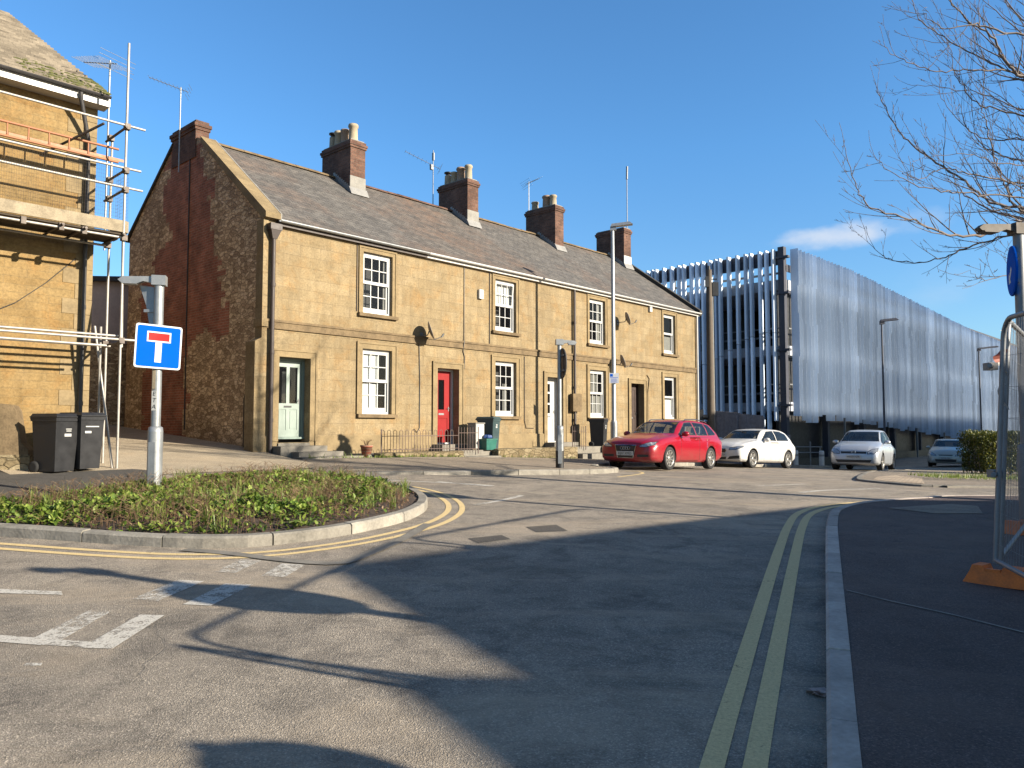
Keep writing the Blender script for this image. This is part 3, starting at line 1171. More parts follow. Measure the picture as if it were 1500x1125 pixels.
def bumpy_roof(name, t0, t1, m, root, back=False):
    b = MB()
    n, k = max(4, int((t1 - t0) / 0.35)), 12
    vs = []
    for i in range(n + 1):
        t = t0 + (t1 - t0) * i / n
        for j in range(k + 1):
            f = j / k
            if not back:
                s = -0.12 + (RIDGE_S + 0.12) * f
                z = EAVE_Z + (RIDGE_Z - EAVE_Z) * f
            else:
                s = RIDGE_S + (DEPTH + 0.12 - RIDGE_S) * f
                z = RIDGE_Z + (BACK_Z - 0.06 - RIDGE_Z) * f
            wob = 0.045 * mnoise.noise(Vector((t * 0.33, s * 0.4, 3.1)))
            edge = min(1.0, min(f, 1 - f) * 6) if True else 1
            vs.append((t, s, z + wob * edge - (0.03 * math.sin(math.pi * f) if not back else 0)))
    fs = []
    for i in range(n):
        for j in range(k):
            a = i * (k + 1) + j
            fs.append((a, a + k + 1, a + k + 2, a + 1))
    b.add(vs, fs, True)
    # underside edge
    o = len(vs)
    lo = [(v[0], v[1], v[2] - 0.05) for v in vs]
    b.add(lo, [tuple(reversed(f)) for f in fs], True)
    row = [i * (k + 1) + (0 if not back else k) for i in range(n + 1)]
    for i in range(n):
        a, c = row[i], row[i + 1]
        b.add([vs[a], vs[c], lo[c], lo[a]], [(0, 1, 2, 3) if back else (3, 2, 1, 0)], False)
    return b.build(name, m, root)


def chimney(root, t0, t1, s0, s1, zt, pots, base_mat='lead', flash=True, name='chimney', wide=None):
    b = MB()
    zb = roof_z(s0) - 0.5
    zs_ = roof_z(s0) + 0.55
    b.box(t0, t1, s0, s1, zb, zt - 0.24)
    # oversailing courses
    for k, (o, a, c) in enumerate(((0.035, zt - 0.24, zt - 0.165), (0.06, zt - 0.165, zt - 0.085), (0.02, zt - 0.085, zt))):
        b.box(t0 - o, t1 + o, s0 - o, s1 + o, a, c)
    ch = b.build(name, MAT['cbrick'], root)
    b = MB()
    b.box(t0 + 0.03, t1 - 0.03, s0 + 0.03, s1 - 0.03, zt, zt + 0.05)
    b.build('mortar_cap', MAT['render'], ch)
    if base_mat:
        b = MB()
        b.box(t0 - 0.015, t1 + 0.015, s0 - 0.018, s0 + 0.02, zb + 0.35, zs_)
        b.build('render_patch', MAT[base_mat], ch)
    if flash:
        b = MB()
        # stepped lead along the side and an apron in front
        n = 9
        for i in range(n):
            a, c = s0 + (RIDGE_S - s0) * i / n, s0 + (RIDGE_S - s0) * (i + 1) / n
            b.box(t0 - 0.02, t0 - 0.003, a, c - 0.004, roof_z(a) - 0.1, roof_z(c) + 0.14)
        zz = roof_z(s0)
        b.prism([(s0 - 0.17, roof_z(s0 - 0.17) + 0.012), (s0 - 0.003, zz + 0.012), (s0 - 0.003, zz + 0.16), (s0 - 0.03, zz + 0.16)], 'x', t0 - 0.06, t1 + 0.06)
        b.build('flashing', MAT['lead'], ch)
    for (ds, r, h, kind) in pots:
        r *= 1.22
        b = MB()
        M = Matrix.Translation(((t0 + t1) / 2, s0 + ds, zt + 0.03))
        if kind == 'cowl':
            b.lathe([(r * 0.95, 0), (r * 0.85, h * 0.6), (r * 0.85, h * 0.7)], 14, M)
            b.mi = 1
            b.lathe([(r * 0.6, h * 0.7), (r * 0.6, h * 0.86), (r * 1.0, h * 0.86), (r * 1.0, h * 0.93), (0.01, h)], 14, M)
            b.build('chimney_pot', [MAT['pot'], MAT['black']], ch)
        else:
            b.lathe([(r * 1.05, 0), (r * 0.92, h * 0.12), (r * 0.84, h * 0.8), (r * 1.02, h * 0.84), (r * 1.02, h * 0.93), (r * 0.9, h), (r * 0.72, h), (r * 0.66, h * 0.5), (0.001, h * 0.45)], 16, M)
            b.build('chimney_pot', MAT['pot_pink'] if kind == 'pink' else MAT['pot'], ch)
    return ch


def yagi(root, base, h, direc, L=0.9, n=9, m='galv', tilt=0.0, el=0.18, name='aerial', base2=None):
    """tv aerial: mast, boom and elements"""
    b = MB()
    p = Vector(base)
    top = p + Vector((0, 0, h))
    b.tube([p, top], 0.019, 6)
    d = Vector(direc).normalized()
    side = d.cross(Vector((0, 0, 1))).normalized()
    d2 = (d * math.cos(tilt) + Vector((0, 0, 1)) * math.sin(tilt)).normalized()
    c = top - Vector((0, 0, 0.06))
    b.tube([c - d2 * L * 0.2, c + d2 * L * 0.8], 0.011, 5)
    for i in range(n):
        q = c + d2 * (L * (-0.15 + 0.95 * i / (n - 1)))
        w = el * (1.15 - 0.35 * i / (n - 1))
        b.tube([q - side * w, q + side * w], 0.0055, 4)
    up = d2.cross(side).normalized()
    for k in (-0.16, -0.06, 0.06, 0.16):
        q = c - d2 * L * 0.2 + up * k
        b.tube([q - side * el * 1.2, q + side * el * 1.2], 0.0055, 4)
    return b.build(name, MAT[m], root)


def sat_dish(root, t, z, name='satellite_dish', size=0.29, out=0.34):
    b = MB()
    # dish faces along the wall to the south-east and slightly up
    ax = Vector((0.73, -0.66, 0.34)).normalized()
    M = Matrix.Translation((t, -out, z)) @ ax.to_track_quat('Z', 'Y').to_matrix().to_4x4()
    prof = [(size * k / 6, 0.07 * (k / 6) ** 2) for k in range(7)]
    b.lathe([(r + 1e-4, zz) for r, zz in prof] + [(r + 1e-4, zz - 0.012) for r, zz in reversed(prof)], 22, M)
    d = b.build(name, MAT['dish'], root)
    b = MB()
    b.tube([(t - 0.02, -0.01, z - 0.12), (t - 0.02, -out + 0.05, z - 0.12), (t - 0.01, -out, z)], 0.018, 6)
    b.tube([M @ Vector((0, -size, 0.02)), M @ Vector((0, -size * 0.95, 0.32))], 0.011, 6)
    b.tube([M @ Vector((0, -size * 0.98, 0.29)), M @ Vector((0, -size * 0.72, 0.38))], 0.026, 8)
    b.box(t - 0.07, t + 0.05, -0.02, 0.0, z - 0.22, z - 0.02)
    b.build('dish_arm', MAT['galv_dull'], d)
    return d


houses = []
for h in range(4):
    root = emp('cottage', (ARo.x, ARo.y, Z0), TA, HOUSE_LABELS[h], 'house', 'terraced stone cottages')
    houses.append(root)
    t0, t1 = BOUNDS[h], BOUNDS[h + 1]
    w = WT[h]
    d0, d1 = DT[h]
    dz0, dz1 = (0.52, 2.56) if h == 0 else ((0.30, 2.58) if h == 1 else (0.28, 2.56))
    ww = 1.03 if h < 3 else 0.98
    holes = [(w, w + ww, 3.96, 5.69), (w, w + ww, 1.14, 2.96), (d0, d1, dz0 - 0.14, dz1, 0.36)]
    b = MB()
    wall_with_holes(b, t0, t1, -0.6, EAVE_Z, holes)
    # back wall, and the far end wall on the last house
    wall = b.build('wall', MAT['ham'], root)
    b = MB()
    b.quad((t1, DEPTH, -0.6), (t0, DEPTH, -0.6), (t0, DEPTH, BACK_Z), (t1, DEPTH, BACK_Z))
    b.build('back_wall', MAT['ham'], root)
    if h == 3:
        b = MB()
        b.add([(t1, 0, -1.2), (t1, DEPTH, -1.2), (t1, DEPTH, BACK_Z), (t1, RIDGE_S, RIDGE_Z - 0.03), (t1, 0, EAVE_Z)], [(0, 1, 2, 3, 4)], False)
        b.build('end_wall', MAT['ham'], root)
    # dark rooms: a shell set back behind the windows
    b = MB()
    b.box(t0 + 0.05, t1 - 0.05, 0.55, 3.6, 0.0, 5.95)
    b.build('room', MAT['room'], root)
    # string course, plinth
    b = MB()
    ts = [(t0, t1)]
    for a, c in ts:
        b.box(a, c, -0.05, 0.003, 3.25, 3.42)
        b.box(a, c, -0.075, 0.003, 3.42, 3.48)
    b.build('string_course', MAT['ham_dirty'], root)
    b = MB()
    segs = [(t0, d0 - 0.17), (d1 + 0.17, t1)]
    for a, c in segs:
        b = MB()
        b.box(a, c, -0.045, 0.003, -0.6, 0.55)
        b.build('plinth', MAT['ham_trim'], root)
    # openings
    b = MB()
    surround(b, w, w + ww, 3.96, 5.69, 0.15, 0.02)
    b.build('window_surround', MAT['ham_trim'], root)
    b = MB()
    surround(b, w, w + ww, 1.14, 2.96, 0.19, 0.03)
    b.build('window_surround', MAT['ham_trim'], root)
    b = MB()
    surround(b, d0, d1, dz0 - 0.1, dz1, 0.2, 0.035)
    b.build('door_surround', MAT['ham_trim'], root)
    b = MB()
    sill(b, w, 3.96, ww)
    b.build('sill', MAT['ham_dirty'], root)
    b = MB()
    sill(b, w, 1.14, ww)
    b.build('sill', MAT['ham_dirty'], root)
    blind = None
    if h == 0:
        blind = {'rects': [(0.05, 0.68, 0.04, 0.47), (0.05, 0.68, 0.54, 0.93)], 'mat': MAT['curtain'], 'name': 'blind'}
        sash(root, w, 3.96, 5.69, ww, curtain={'rects': [(0.04, 0.16, 0.03, 0.97), (0.82, 0.97, 0.03, 0.97)], 'mat': MAT['greycurtain']})
        sash(root, w, 1.14, 2.96, ww, curtain=blind)
    elif h == 1:
        sash(root, w, 3.96, 5.69, ww, curtain={'rects': [(0.05, 0.95, 0.55, 0.95)], 'mat': MAT['curtain']}, tilt=R(5))
        sash(root, w, 1.14, 2.96, ww, curtain={'rects': [(0.04, 0.2, 0.04, 0.95), (0.55, 0.75, 0.04, 0.6)], 'mat': MAT['greycurtain']})
    elif h == 2:
        sash(root, w, 3.96, 5.69, ww, curtain={'rects': [(0.68, 0.97, 0.03, 0.97)], 'mat': MAT['greycurtain']})
        sash(root, w, 1.14, 2.96, ww, curtain={'rects': [(0.04, 0.96, 0.04, 0.46), (0.3, 0.7, 0.5, 0.95)], 'mat': MAT['greycurtain']})
    else:
        sash(root, w, 3.96, 5.69, ww, bars=False, curtain={'rects': [(0.04, 0.96, 0.04, 0.45)], 'mat': MAT['greycurtain']})
        sash(root, w, 1.14, 2.96, ww, bars=False, curtain={'rects': [(0.04, 0.96, 0.04, 0.46), (0.04, 0.3, 0.5, 0.95)], 'mat': MAT['curtain']})
    # front door set back in its reveal
    dy = 0.30
    fm = MAT[['door_frame_green', 'white', 'white', 'door_brown'][h]]
    dm = MAT[['door_green', 'door_red', 'white', 'door_brown'][h]]
    b = MB()
    fw = 0.065
    b.box(d0, d0 + fw, dy - 0.05, dy + 0.06, dz0, dz1)
    b.box(d1 - fw, d1, dy - 0.05, dy + 0.06, dz0, dz1)
    b.box(d0 + fw, d1 - fw, dy - 0.05, dy + 0.06, dz1 - fw, dz1)
    b.box(d0, d1, dy - 0.09, dy + 0.06, dz0 - 0.05, dz0)
    b.build('door_frame', fm, root)
    b = MB()
    a, c = d0 + fw + 0.004, d1 - fw - 0.004
    zt = dz1 - fw - 0.004
    zb = dz0 + 0.004
    dw = c - a
    y0, y1 = dy, dy + 0.045
    pan = []
    if h == 0:      # two tall upper lights, two lower panels
        pan = [(0.14, 0.44, 0.44, 0.92, 'g'), (0.56, 0.86, 0.44, 0.92, 'g'), (0.14, 0.44, 0.09, 0.36, 'p'), (0.56, 0.86, 0.09, 0.36, 'p')]
    elif h == 1:
        pan = [(0.34, 0.66, 0.46, 0.88, 'g'), (0.16, 0.84, 0.08, 0.34, 'p')]
    elif h == 2:
        pan = [(0.2, 0.62, 0.80, 0.93, 'g'), (0.2, 0.62, 0.62, 0.77, 'g'), (0.2, 0.62, 0.45, 0.59, 'g'), (0.16, 0.84, 0.07, 0.36, 'p')]
    else:
        pan = [(0.14, 0.45, 0.5, 0.92, 'p'), (0.55, 0.86, 0.5, 0.92, 'p'), (0.14, 0.45, 0.08, 0.4, 'p'), (0.55, 0.86, 0.08, 0.4, 'p')]
    rects = [(a + dw * p[0], a + dw * p[1], zb + (zt - zb) * p[2], zb + (zt - zb) * p[3]) for p in pan]
    xs_ = sorted(set([a, c] + [r[0] for r in rects] + [r[1] for r in rects]))
    zs_ = sorted(set([zb, zt] + [r[2] for r in rects] + [r[3] for r in rects]))
    for i in range(len(xs_) - 1):
        for j in range(len(zs_) - 1):
            cx, cz = (xs_[i] + xs_[i + 1]) / 2, (zs_[j] + zs_[j + 1]) / 2
            if not any(r[0] < cx < r[1] and r[2] < cz < r[3] for r in rects):
                b.box(xs_[i], xs_[i + 1], y0, y1, zs_[j], zs_[j + 1])
    for r, p in zip(rects, pan):
        if p[4] == 'p':
            b.box(r[0], r[1], y0 + 0.015, y1, r[2], r[3])
            b.box(r[0] + 0.03, r[1] - 0.03, y0 + 0.006, y0 + 0.015, r[2] + 0.03, r[3] - 0.03)
    door = b.build('door', dm, root)
    gl = [r for r, p in zip(rects, pan) if p[4] == 'g']
    if gl:
        b = MB()
        for r in gl:
            b.box(r[0], r[1], y0 + 0.018, y0 + 0.028, r[2], r[3])
        b.build('door_pane', MAT['glass'], door)
    b = MB()
    hx = c - 0.07 if h != 1 else c - 0.08
    hz = zb + (zt - zb) * 0.47
    b.box(hx - 0.012, hx + 0.012, y0 - 0.012, y0 - 0.001, hz - 0.07, hz + 0.07)
    b.tube([(hx, y0 - 0.012, hz + 0.02), (hx, y0 - 0.05, hz + 0.02), (hx - 0.09, y0 - 0.05, hz + 0.02)], 0.009, 6)
    b.build('door_handle', MAT['galv_dull'] if h != 3 else MAT['black'], door)
    b = MB()
    b.box((a + c) / 2 - 0.11, (a + c) / 2 + 0.11, y0 - 0.008, y0 - 0.001, zb + (zt - zb) * 0.385, zb + (zt - zb) * 0.41)
    b.build('letter_slot', MAT['galv_dull'] if h != 0 else MAT['black'], door)
    # roof
    rt0 = t0 + (0.22 if h == 0 else 0.0)
    rt1 = t1 + (0.06 if h == 3 else 0.0)
    rm = MAT['slate_rust'] if h == 1 else MAT['slate']
    roof = bumpy_roof('roof', rt0, rt1, rm, root)
    bumpy_roof('back_roof', rt0, rt1, rm, root, True)
    b = MB()
    n = int((rt1 - rt0) / 0.45)
    for i in range(n):
        a, c = rt0 + (rt1 - rt0) * i / n, rt0 + (rt1 - rt0) * (i + 1) / n
        dz = 0.02 * mnoise.noise(Vector((a * 0.7, 9, 0)))
        sec = [(RIDGE_S + 0.15 * math.cos(q), RIDGE_Z - 0.055 + dz + 0.10 * math.sin(q)) for q in [math.pi * j / 6 for j in range(7)]]
        b.prism([(p[0], p[1]) for p in sec], 'x', a + 0.004, c - 0.004)
    b.build('ridge_tiles', MAT['ham_dirty'] if h != 1 else MAT['cbrick'], roof)
    # gutter
    b = MB()
    gm = [MAT['galv'], MAT['white'], MAT['white'], MAT['white']][h]
    prof = [(-0.20 + 0.065 * math.cos(q), EAVE_Z - 0.015 + 0.065 * math.sin(q)) for q in [math.pi + math.pi * j / 8 for j in range(9)]]
    prof2 = [(-0.20 + 0.055 * math.cos(q), EAVE_Z - 0.015 + 0.055 * math.sin(q)) for q in [2 * math.pi - math.pi * j / 8 for j in range(9)]]
    poly = prof + prof2
    a, c = rt0 + 0.003, rt1 - 0.003
    vs = [(a, p[0], p[1]) for p in poly] + [(c, p[0], p[1]) for p in poly]
    n = len(poly)
    b.add(vs, [(i, (i + 1) % n, n + (i + 1) % n, n + i) for i in range(n)], True)
    b.build('gutter', gm if h != 0 else MAT['galv'], root)
    b = MB()
    b.box(rt0, rt1, -0.125, -0.005, EAVE_Z - 0.15, EAVE_Z - 0.03)
    b.build('eaves_board', MAT['pipe'] if h == 0 else MAT['white_paint'], root)

# chimneys stand on the party walls
chimney(houses[0], 4.92, 5.52, 3.45, 5.1, 10.36, [(0.28, 0.14, 0.62, 'buff'), (0.75, 0.13, 0.56, 'pink'), (1.12, 0.13, 0.6, 'buff'), (1.45, 0.12, 0.66, 'cowl')], 'render')
chimney(houses[1], 10.35, 10.93, 3.45, 5.1, 10.36, [(0.25, 0.13, 0.6, 'buff'), (0.68, 0.15, 0.6, 'pink'), (1.05, 0.13, 0.5, 'buff'), (1.42, 0.13, 0.62, 'cowl')], 'render')
chimney(houses[2], 15.62, 16.2, 3.4, 5.1, 10.46, [(0.35, 0.14, 0.52, 'buff'), (0.72, 0.17, 0.56, 'pink'), (1.4, 0.14, 0.42, 'buff')], None)
chimney(houses[3], 20.98, 21.58, 3.45, 5.1, 10.5, [], 'white_paint')

# --- first cottage: the big gable on the lane
root = houses[0]
outline = [(-0.0, -0.5), (DEPTH, -0.5), (DEPTH, 6.95), (5.75, 9.28), (4.83, 9.45), (3.6, 9.0), (0.0, 6.12)]
brick_zone = [(1.95, 3.28), (2.15, 4.2), (2.75, 5.9), (3.2, 7.7), (3.6, 8.9), (5.8, 9.3), (6.0, 7.6), (5.6, 6.6), (6.9, 5.85), (7.65, 4.8), (7.3, 2.4), (7.25, 0.3), (4.35, 0.2), (4.4, 3.2)]
bm = bmesh.new()
bm.faces.new([bm.verts.new((0.0, s, z)) for s, z in reversed(outline)])
s = 0.24
while s < DEPTH:
    bmesh.ops.bisect_plane(bm, geom=bm.verts[:] + bm.edges[:] + bm.faces[:], plane_co=(0, s, 0), plane_no=(0, 1, 0))
    s += 0.24
z = -0.35
while z < 9.9:
    bmesh.ops.bisect_plane(bm, geom=bm.verts[:] + bm.edges[:] + bm.faces[:], plane_co=(0, 0, z), plane_no=(0, 0, 1))
    z += 0.15
for f in bm.faces:
    c = f.calc_center_median()
    jag = 0.55 * mnoise.noise(Vector((c.y * 1.3, c.z * 2.1, 0.7))) + 0.3 * mnoise.noise(Vector((c.y * 4.1, c.z * 6.3, 2.7)))
    f.material_index = 1 if inside((c.y + jag, c.z + jag * 0.5), brick_zone) else 0
    if f.normal.x > 0:
        f.normal_flip()
from_bm(bm, 'gable_wall', [MAT['rubble'], MAT['gbrick']], root)
bm.free()
b = MB()   # corner pier, thicker below
b.box(-0.14, -0.003, -0.03, 0.30, 3.0, 6.0)
b.box(-0.32, -0.003, -0.035, 0.42, -0.5, 2.9)
b.prism([(-0.32, 2.9), (-0.003, 2.9), (-0.003, 3.0), (-0.14, 3.0)], 'y', -0.032, 0.3)
b.box(-0.17, -0.003, -0.085, 0.33, 3.28, 3.48)
b.build('corner_pier', MAT['ham'], root)
b = MB()   # stone copings on the verge
b.prism([(-0.16, 6.02), (-0.16, 6.16), (3.5, 9.02), (3.5, 8.84), (0.0, 6.0)], 'x', -0.16, 0.26)
b.build('verge_coping', MAT['ham_trim'], root)
b = MB()
b.prism([(5.6, 9.26), (5.6, 9.36), (8.95, 6.98), (8.95, 6.88)], 'x', -0.06, 0.26)
b.build('back_verge_coping', MAT['tile_edge'], root)
b = MB()
b.prism([(-0.16, 6.17), (3.5, 9.03), (3.5, 8.55), (-0.1, 5.8)], 'x', 0.262, 0.30)
b.build('verge_flashing', MAT['render'], root)
b = MB()
zt = 9.68
b.box(-0.03, 0.37, 4.08, 5.65, 8.6, zt - 0.26)
b.box(-0.06, 0.40, 4.05, 5.68, zt - 0.26, zt - 0.17)
b.box(-0.09, 0.43, 4.02, 5.71, zt - 0.17, zt - 0.07)
b.box(-0.03, 0.37, 4.08, 5.64, zt - 0.07, zt + 0.02)
b.build('gable_chimney', MAT['cbrick'], root)
yagi(root, (-0.20, 4.75, 8.25), 2.55, (-0.75, 0.55, 0.0), 1.15, 10, tilt=R(18))
b = MB()
b.tube([(-0.012, 4.45, 9.0), (-0.012, 4.42, 3.2), (-0.012, 4.40, 0.7)], 0.022, 5)
b.build('gable_cable', MAT['black'], root)
b = MB()   # hopper and downpipe at the corner
px, py = 0.10, -0.11
b.tube([(px, py, 0.05), (px, py, 5.62)], 0.052, 10)
for zz in (0.9, 2.6, 4.3):
    b.tube([(px, py, zz), (px, py, zz + 0.09)], 0.066, 10)
b.frustum((px - .06, px + .06, py - .06, py + .05), (px - .14, px + .14, py - .12, py + .09), 5.5, 5.72)
b.box(px - .16, px + .16, py - .13, py + .1, 5.72, 5.88)
b.build('downpipe', MAT['pipe'], root)
b = MB()
b.tube([(-0.03, 0.95, 0.2), (-0.04, 0.93, 1.5), (-0.03, 0.9, 1.62)], 0.035, 8)
b.build('waste_pipe', MAT['black'], root)
# cables and small fittings on the fronts
def wire(root, pts, r=0.012, m='black', name='cable'):
    b = MB()
    b.tube(pts, r, 5)
    return b.build(name, MAT[m], root)


wire(root, [(2.72, -0.015, 5.95), (2.72, -0.015, 3.98)], 0.014, 'pipe')
wire(root, [(4.98, -0.02, 3.4), (5.02, -0.02, 2.2), (5.02, -0.02, 0.75), (4.92, -0.03, 0.62), (4.8, -0.03, 0.72)], 0.012, 'pipe_grey')
sat_dish(root, 5.10, 3.62)
r1, r2, r3 = houses[1], houses[2], houses[3]
wire(r1, [(6.84, -0.015, 5.9), (6.84, -0.015, 3.55), (6.78, -0.09, 3.45), (6.8, -0.02, 3.15), (6.86, -0.02, 3.0), (6.86, -0.02, 2.6)], 0.014, 'pipe_grey')
wire(r1, [(8.0, -0.02, 5.95), (8.0, -0.02, 3.5)], 0.013, 'pipe')
wire(r1, [(9.72, -0.02, 3.2), (9.72, -0.02, 1.0), (9.8, -0.02, 0.75), (10.2, -0.02, 0.74)], 0.012, 'pipe')
for rr, tt, zz in ((r1, 7.55, 5.08), (r3, 17.72, 5.80)):
    b = MB()
    b.box(tt - 0.09, tt + 0.09, -0.09, -0.005, zz - 0.16, zz + 0.14)
    b.mi = 1
    b.box(tt - 0.05, tt + 0.05, -0.097, -0.09, zz - 0.06, zz + 0.10)
    b.build('alarm_box', [MAT['white'], MAT['plate']], rr)
b = MB()
b.tube([(12.44, -0.09, 5.85), (12.44, -0.09, 0.2)], 0.05, 8)
for zz in (1.0, 2.2, 3.4, 4.6):
    b.tube([(12.44, -0.09, zz), (12.44, -0.09, zz + .08)], 0.062, 8)
b.build('downpipe', MAT['pipe'], r2)
b = MB()
b.box(12.2, 12.72, -0.2, -0.05, 1.35, 2.0)
b.build('meter_box', MAT['ham_dirty'], r2)
sat_dish(r2, 15.35, 5.06, size=0.26, out=0.42)
sat_dish(r2, 15.02, 3.34, size=0.27, out=0.40)
wire(r3, [(17.45, -0.02, 2.95), (17.62, -0.03, 2.8), (17.5, -0.02, 2.2), (17.46, -0.02, 0.6)], 0.02, 'ham_dirty')
b = MB()
b.tube([(21.62, -0.08, 5.9), (21.62, -0.08, -0.3)], 0.045, 8)
b.build('downpipe', MAT['white_paint'], r3)
b = MB()
b.prism([(-0.22, 6.0), (-0.2, 6.14), (RIDGE_S, RIDGE_Z + 0.17), (RIDGE_S, RIDGE_Z - 0.1), (-0.15, 5.9)], 'x', 21.68, 21.90)
b.build('verge_coping', MAT['tile_edge'], r3)
# roof aerials
yagi(r1, (10.0, 5.05, 9.0), 2.2, (-0.6, 0.35, 0), 1.5, 9, 'galv_dull', R(22), 0.2)
b = MB()
b.tube([(10.0, 5.05, 11.15), (10.0, 5.05, 11.75)], 0.018, 6)
b.box(9.86, 9.98, 5.0, 5.1, 10.95, 11.15)
b.box(9.98, 10.03, 5.0, 5.1, 11.35, 11.65)
b.build('antenna_pole', MAT['galv_dull'], r1)
yagi(r2, (16.05, 5.3, 9.0), 3.0, (0.75, -0.3, 0), 0.75, 6, 'galv', R(28), 0.4)
b = MB()
b.tube([(21.35, 3.5, 9.2), (21.35, 3.5, 13.2)], 0.024, 6)
b.tube([(21.35, 3.5, 13.0), (21.38, 3.5, 13.65)], [0.05, 0.05], 8)
b.tube([(21.2, 3.42, 10.1), (21.35, 3.5, 10.1)], 0.02, 5)
b.build('antenna_pole', MAT['galv_dull'], r3)

# ------------------------------------------------------------------ forecourt: low walls, steps, railings
FC = Z0 + 0.10          # forecourt level (world z)
b = MB()
b.box(2.2, 15.6, -1.30, -0.048, -0.6, 0.06)
tag(b.build('forecourt', MAT['concrete'], None, (ARo.x, ARo.y, Z0), TA), kind='structure')


def stone_wall(label, ta, tb, s0, s1, ztop, nm='low_stone_wall'):
    b = MB()
    n = max(3, int((tb - ta) / 0.35))
    vs = []
    for i in range(n + 1):
        t = ta + (tb - ta) * i / n
        zz = ztop + 0.03 * mnoise.noise(Vector((t * 2.1, 4, 0)))
        ds = 0.025 * mnoise.noise(Vector((t * 1.7, 8, 0)))
        vs += [(t, s0 + ds, -0.7), (t, s0 + ds, zz - 0.02), (t, s0 + 0.04 + ds, zz), (t, s1 - 0.03, zz + 0.01), (t, s1, -0.7)]
    fs = []
    for i in range(n):
        for e in range(4):
            a = i * 5 + e
            fs.append((a, a + 5, a + 6, a + 1))
    fs += [(0, 1, 2, 3, 4), tuple(n * 5 + e for e in (4, 3, 2, 1, 0))]
    b.add(vs, fs, False)
    o = b.build(nm, MAT['lowwall'], None, (ARo.x, ARo.y, Z0), TA)
    return tag(o, label, 'wall')


stone_wall('low mossy stone retaining wall under the bow-top railings', 2.35, 5.3, -1.62, -1.302, 0.10)
stone_wall('low pale stone retaining wall in front of the teal wheelie bin and white door', 6.75, 10.6, -1.62, -1.302, 0.12)
stone_wall('short low stone wall beside the dark wheelie bin behind the red car', 12.4, 15.6, -1.62, -1.302, 0.14)


def steps(label, rows, nm='door_steps'):
    b = MB()
    for (ta, tb, sa, sb, z) in rows:
        b.box(ta, tb, sa, sb, -0.8, z)
    o = b.build(nm, MAT['concrete'], None, (ARo.x, ARo.y, Z0), TA)
    return tag(o, label, 'steps')


steps('worn stone steps up to the pale green door', [(0.16, 1.5, -0.5, -0.047, 0.30), (0.45, 1.75, -0.85, -0.503, 0.16), (0.3, 2.1, -1.25, -0.853, 0.045), (d0 * 0 + 0.362, 1.268, -0.046, 0.24, 0.37)])
steps('stone steps between low walls up to the red door', [(5.5, 6.75, -0.5, -0.05, 0.26), (5.4, 6.7, -1.32, -0.9, 0.10), (5.35, 6.72, -1.75, -1.322, -0.07), (5.722, 6.618, -0.046, 0.2, 0.155)])
steps('dark stone steps up to the white door', [(10.75, 12.1, -0.5, -0.05, 0.24), (10.7, 12.35, -1.32, -0.9, 0.10), (10.65, 12.38, -1.8, -1.322, -0.12), (10.942, 11.828, -0.046, 0.2, 0.135)])
b = MB()
b.box(16.252, 17.198, -0.35, 0.2, -0.7, 0.135)
tag(b.build('door_step', MAT['concrete'], None, (ARo.x, ARo.y, Z0), TA), 'single stone step under the dark brown door behind the red car', 'step')


def railing(label, ta, tb, s, z0, h, bow=True, slope=0.0):
    root = emp('iron_railing', tuple(TZ(ta, s, z0)), TA, label, 'railing')
    L = tb - ta
    b = MB()
    b.tube([(0, 0, 0.10), (L, 0, 0.10 + slope)], 0.009, 5)
    b.tube([(0, 0, h - 0.16), (L, 0, h - 0.16 + slope)], 0.009, 5)
    b.build('rail', MAT['rail'], root)
    b = MB()
    if bow:
        n = int(L / 0.21)
        for i in range(n):
            x = 0.04 + (L - 0.1) * i / n
            w = 0.055
            pts = [(x - w, 0, 0.0), (x - w, 0, h - 0.06)] + [(x - w * math.cos(math.pi * k / 6), 0, h - 0.06 + w * 1.1 * math.sin(math.pi * k / 6)) for k in range(1, 6)] + [(x + w, 0, h - 0.06), (x + w, 0, 0.0)]
            b.tube(pts, 0.0075, 5)
    else:
        n = int(L / 0.11)
        for i in range(n + 1):
            x = L * i / n
            b.tube([(x, 0, 0), (x, 0, h + slope * i / n)], 0.008, 5)
    b.build('bars', MAT['rail'], root)
    b = MB()
    for x in (0, L):
        b = MB()
        b.tube([(x, 0, -0.05), (x, 0, h + 0.02)], 0.016, 6)
        b.build('post', MAT['rail'], root)
    return root


railing('rusty bow-top iron railing in front of the white-blind window', 2.5, 5.25, -1.45, 0.08, 0.62)
railing('upright black iron railing beside the red door steps', 5.3, 6.1, -1.4, 0.05, 0.72, False)
railing('black iron railing beside the white door steps', 10.6, 11.35, -1.4, 0.05, 0.75, False)

# ================================================================== SCAFFOLDED HOUSE ON THE LEFT
LA = R(46.5)
LO = Vector((-8.40, 15.14, Z0))
LT = Vector((math.cos(LA), math.sin(LA), 0))
LS = Vector((-math.sin(LA), math.cos(LA), 0))
lh = emp('scaffolded_house', LO, LA, 'tall golden stone house behind scaffolding with mossy tiled roof', 'house')
HW, HD, HE, HR = 9.0, 15.6, 7.58, 4.62
b = MB()
b.add([(-HW, 0, -0.8), (0, 0, -0.8), (0, 0, HE), (-HW, 0, HE)], [(0, 1, 2, 3)], False)
b.add([(0, 0, -0.8), (0, HD, -0.8), (0, HD, HE), (0, HD / 2, HE + HR), (0, 0, HE)], [(0, 1, 2, 3, 4)], False)
b.add([(-HW, 0, -0.8), (-HW, 0, HE), (-HW, HD / 2, HE + HR), (-HW, HD, HE), (-HW, HD, -0.8)], [(0, 1, 2, 3, 4)], False)
b.add([(0, HD, -0.8), (-HW, HD, -0.8), (-HW, HD, HE), (0, HD, HE)], [(0, 1, 2, 3)], False)
b.build('wall', MAT['ham_left'], lh)
b = MB()   # quoins
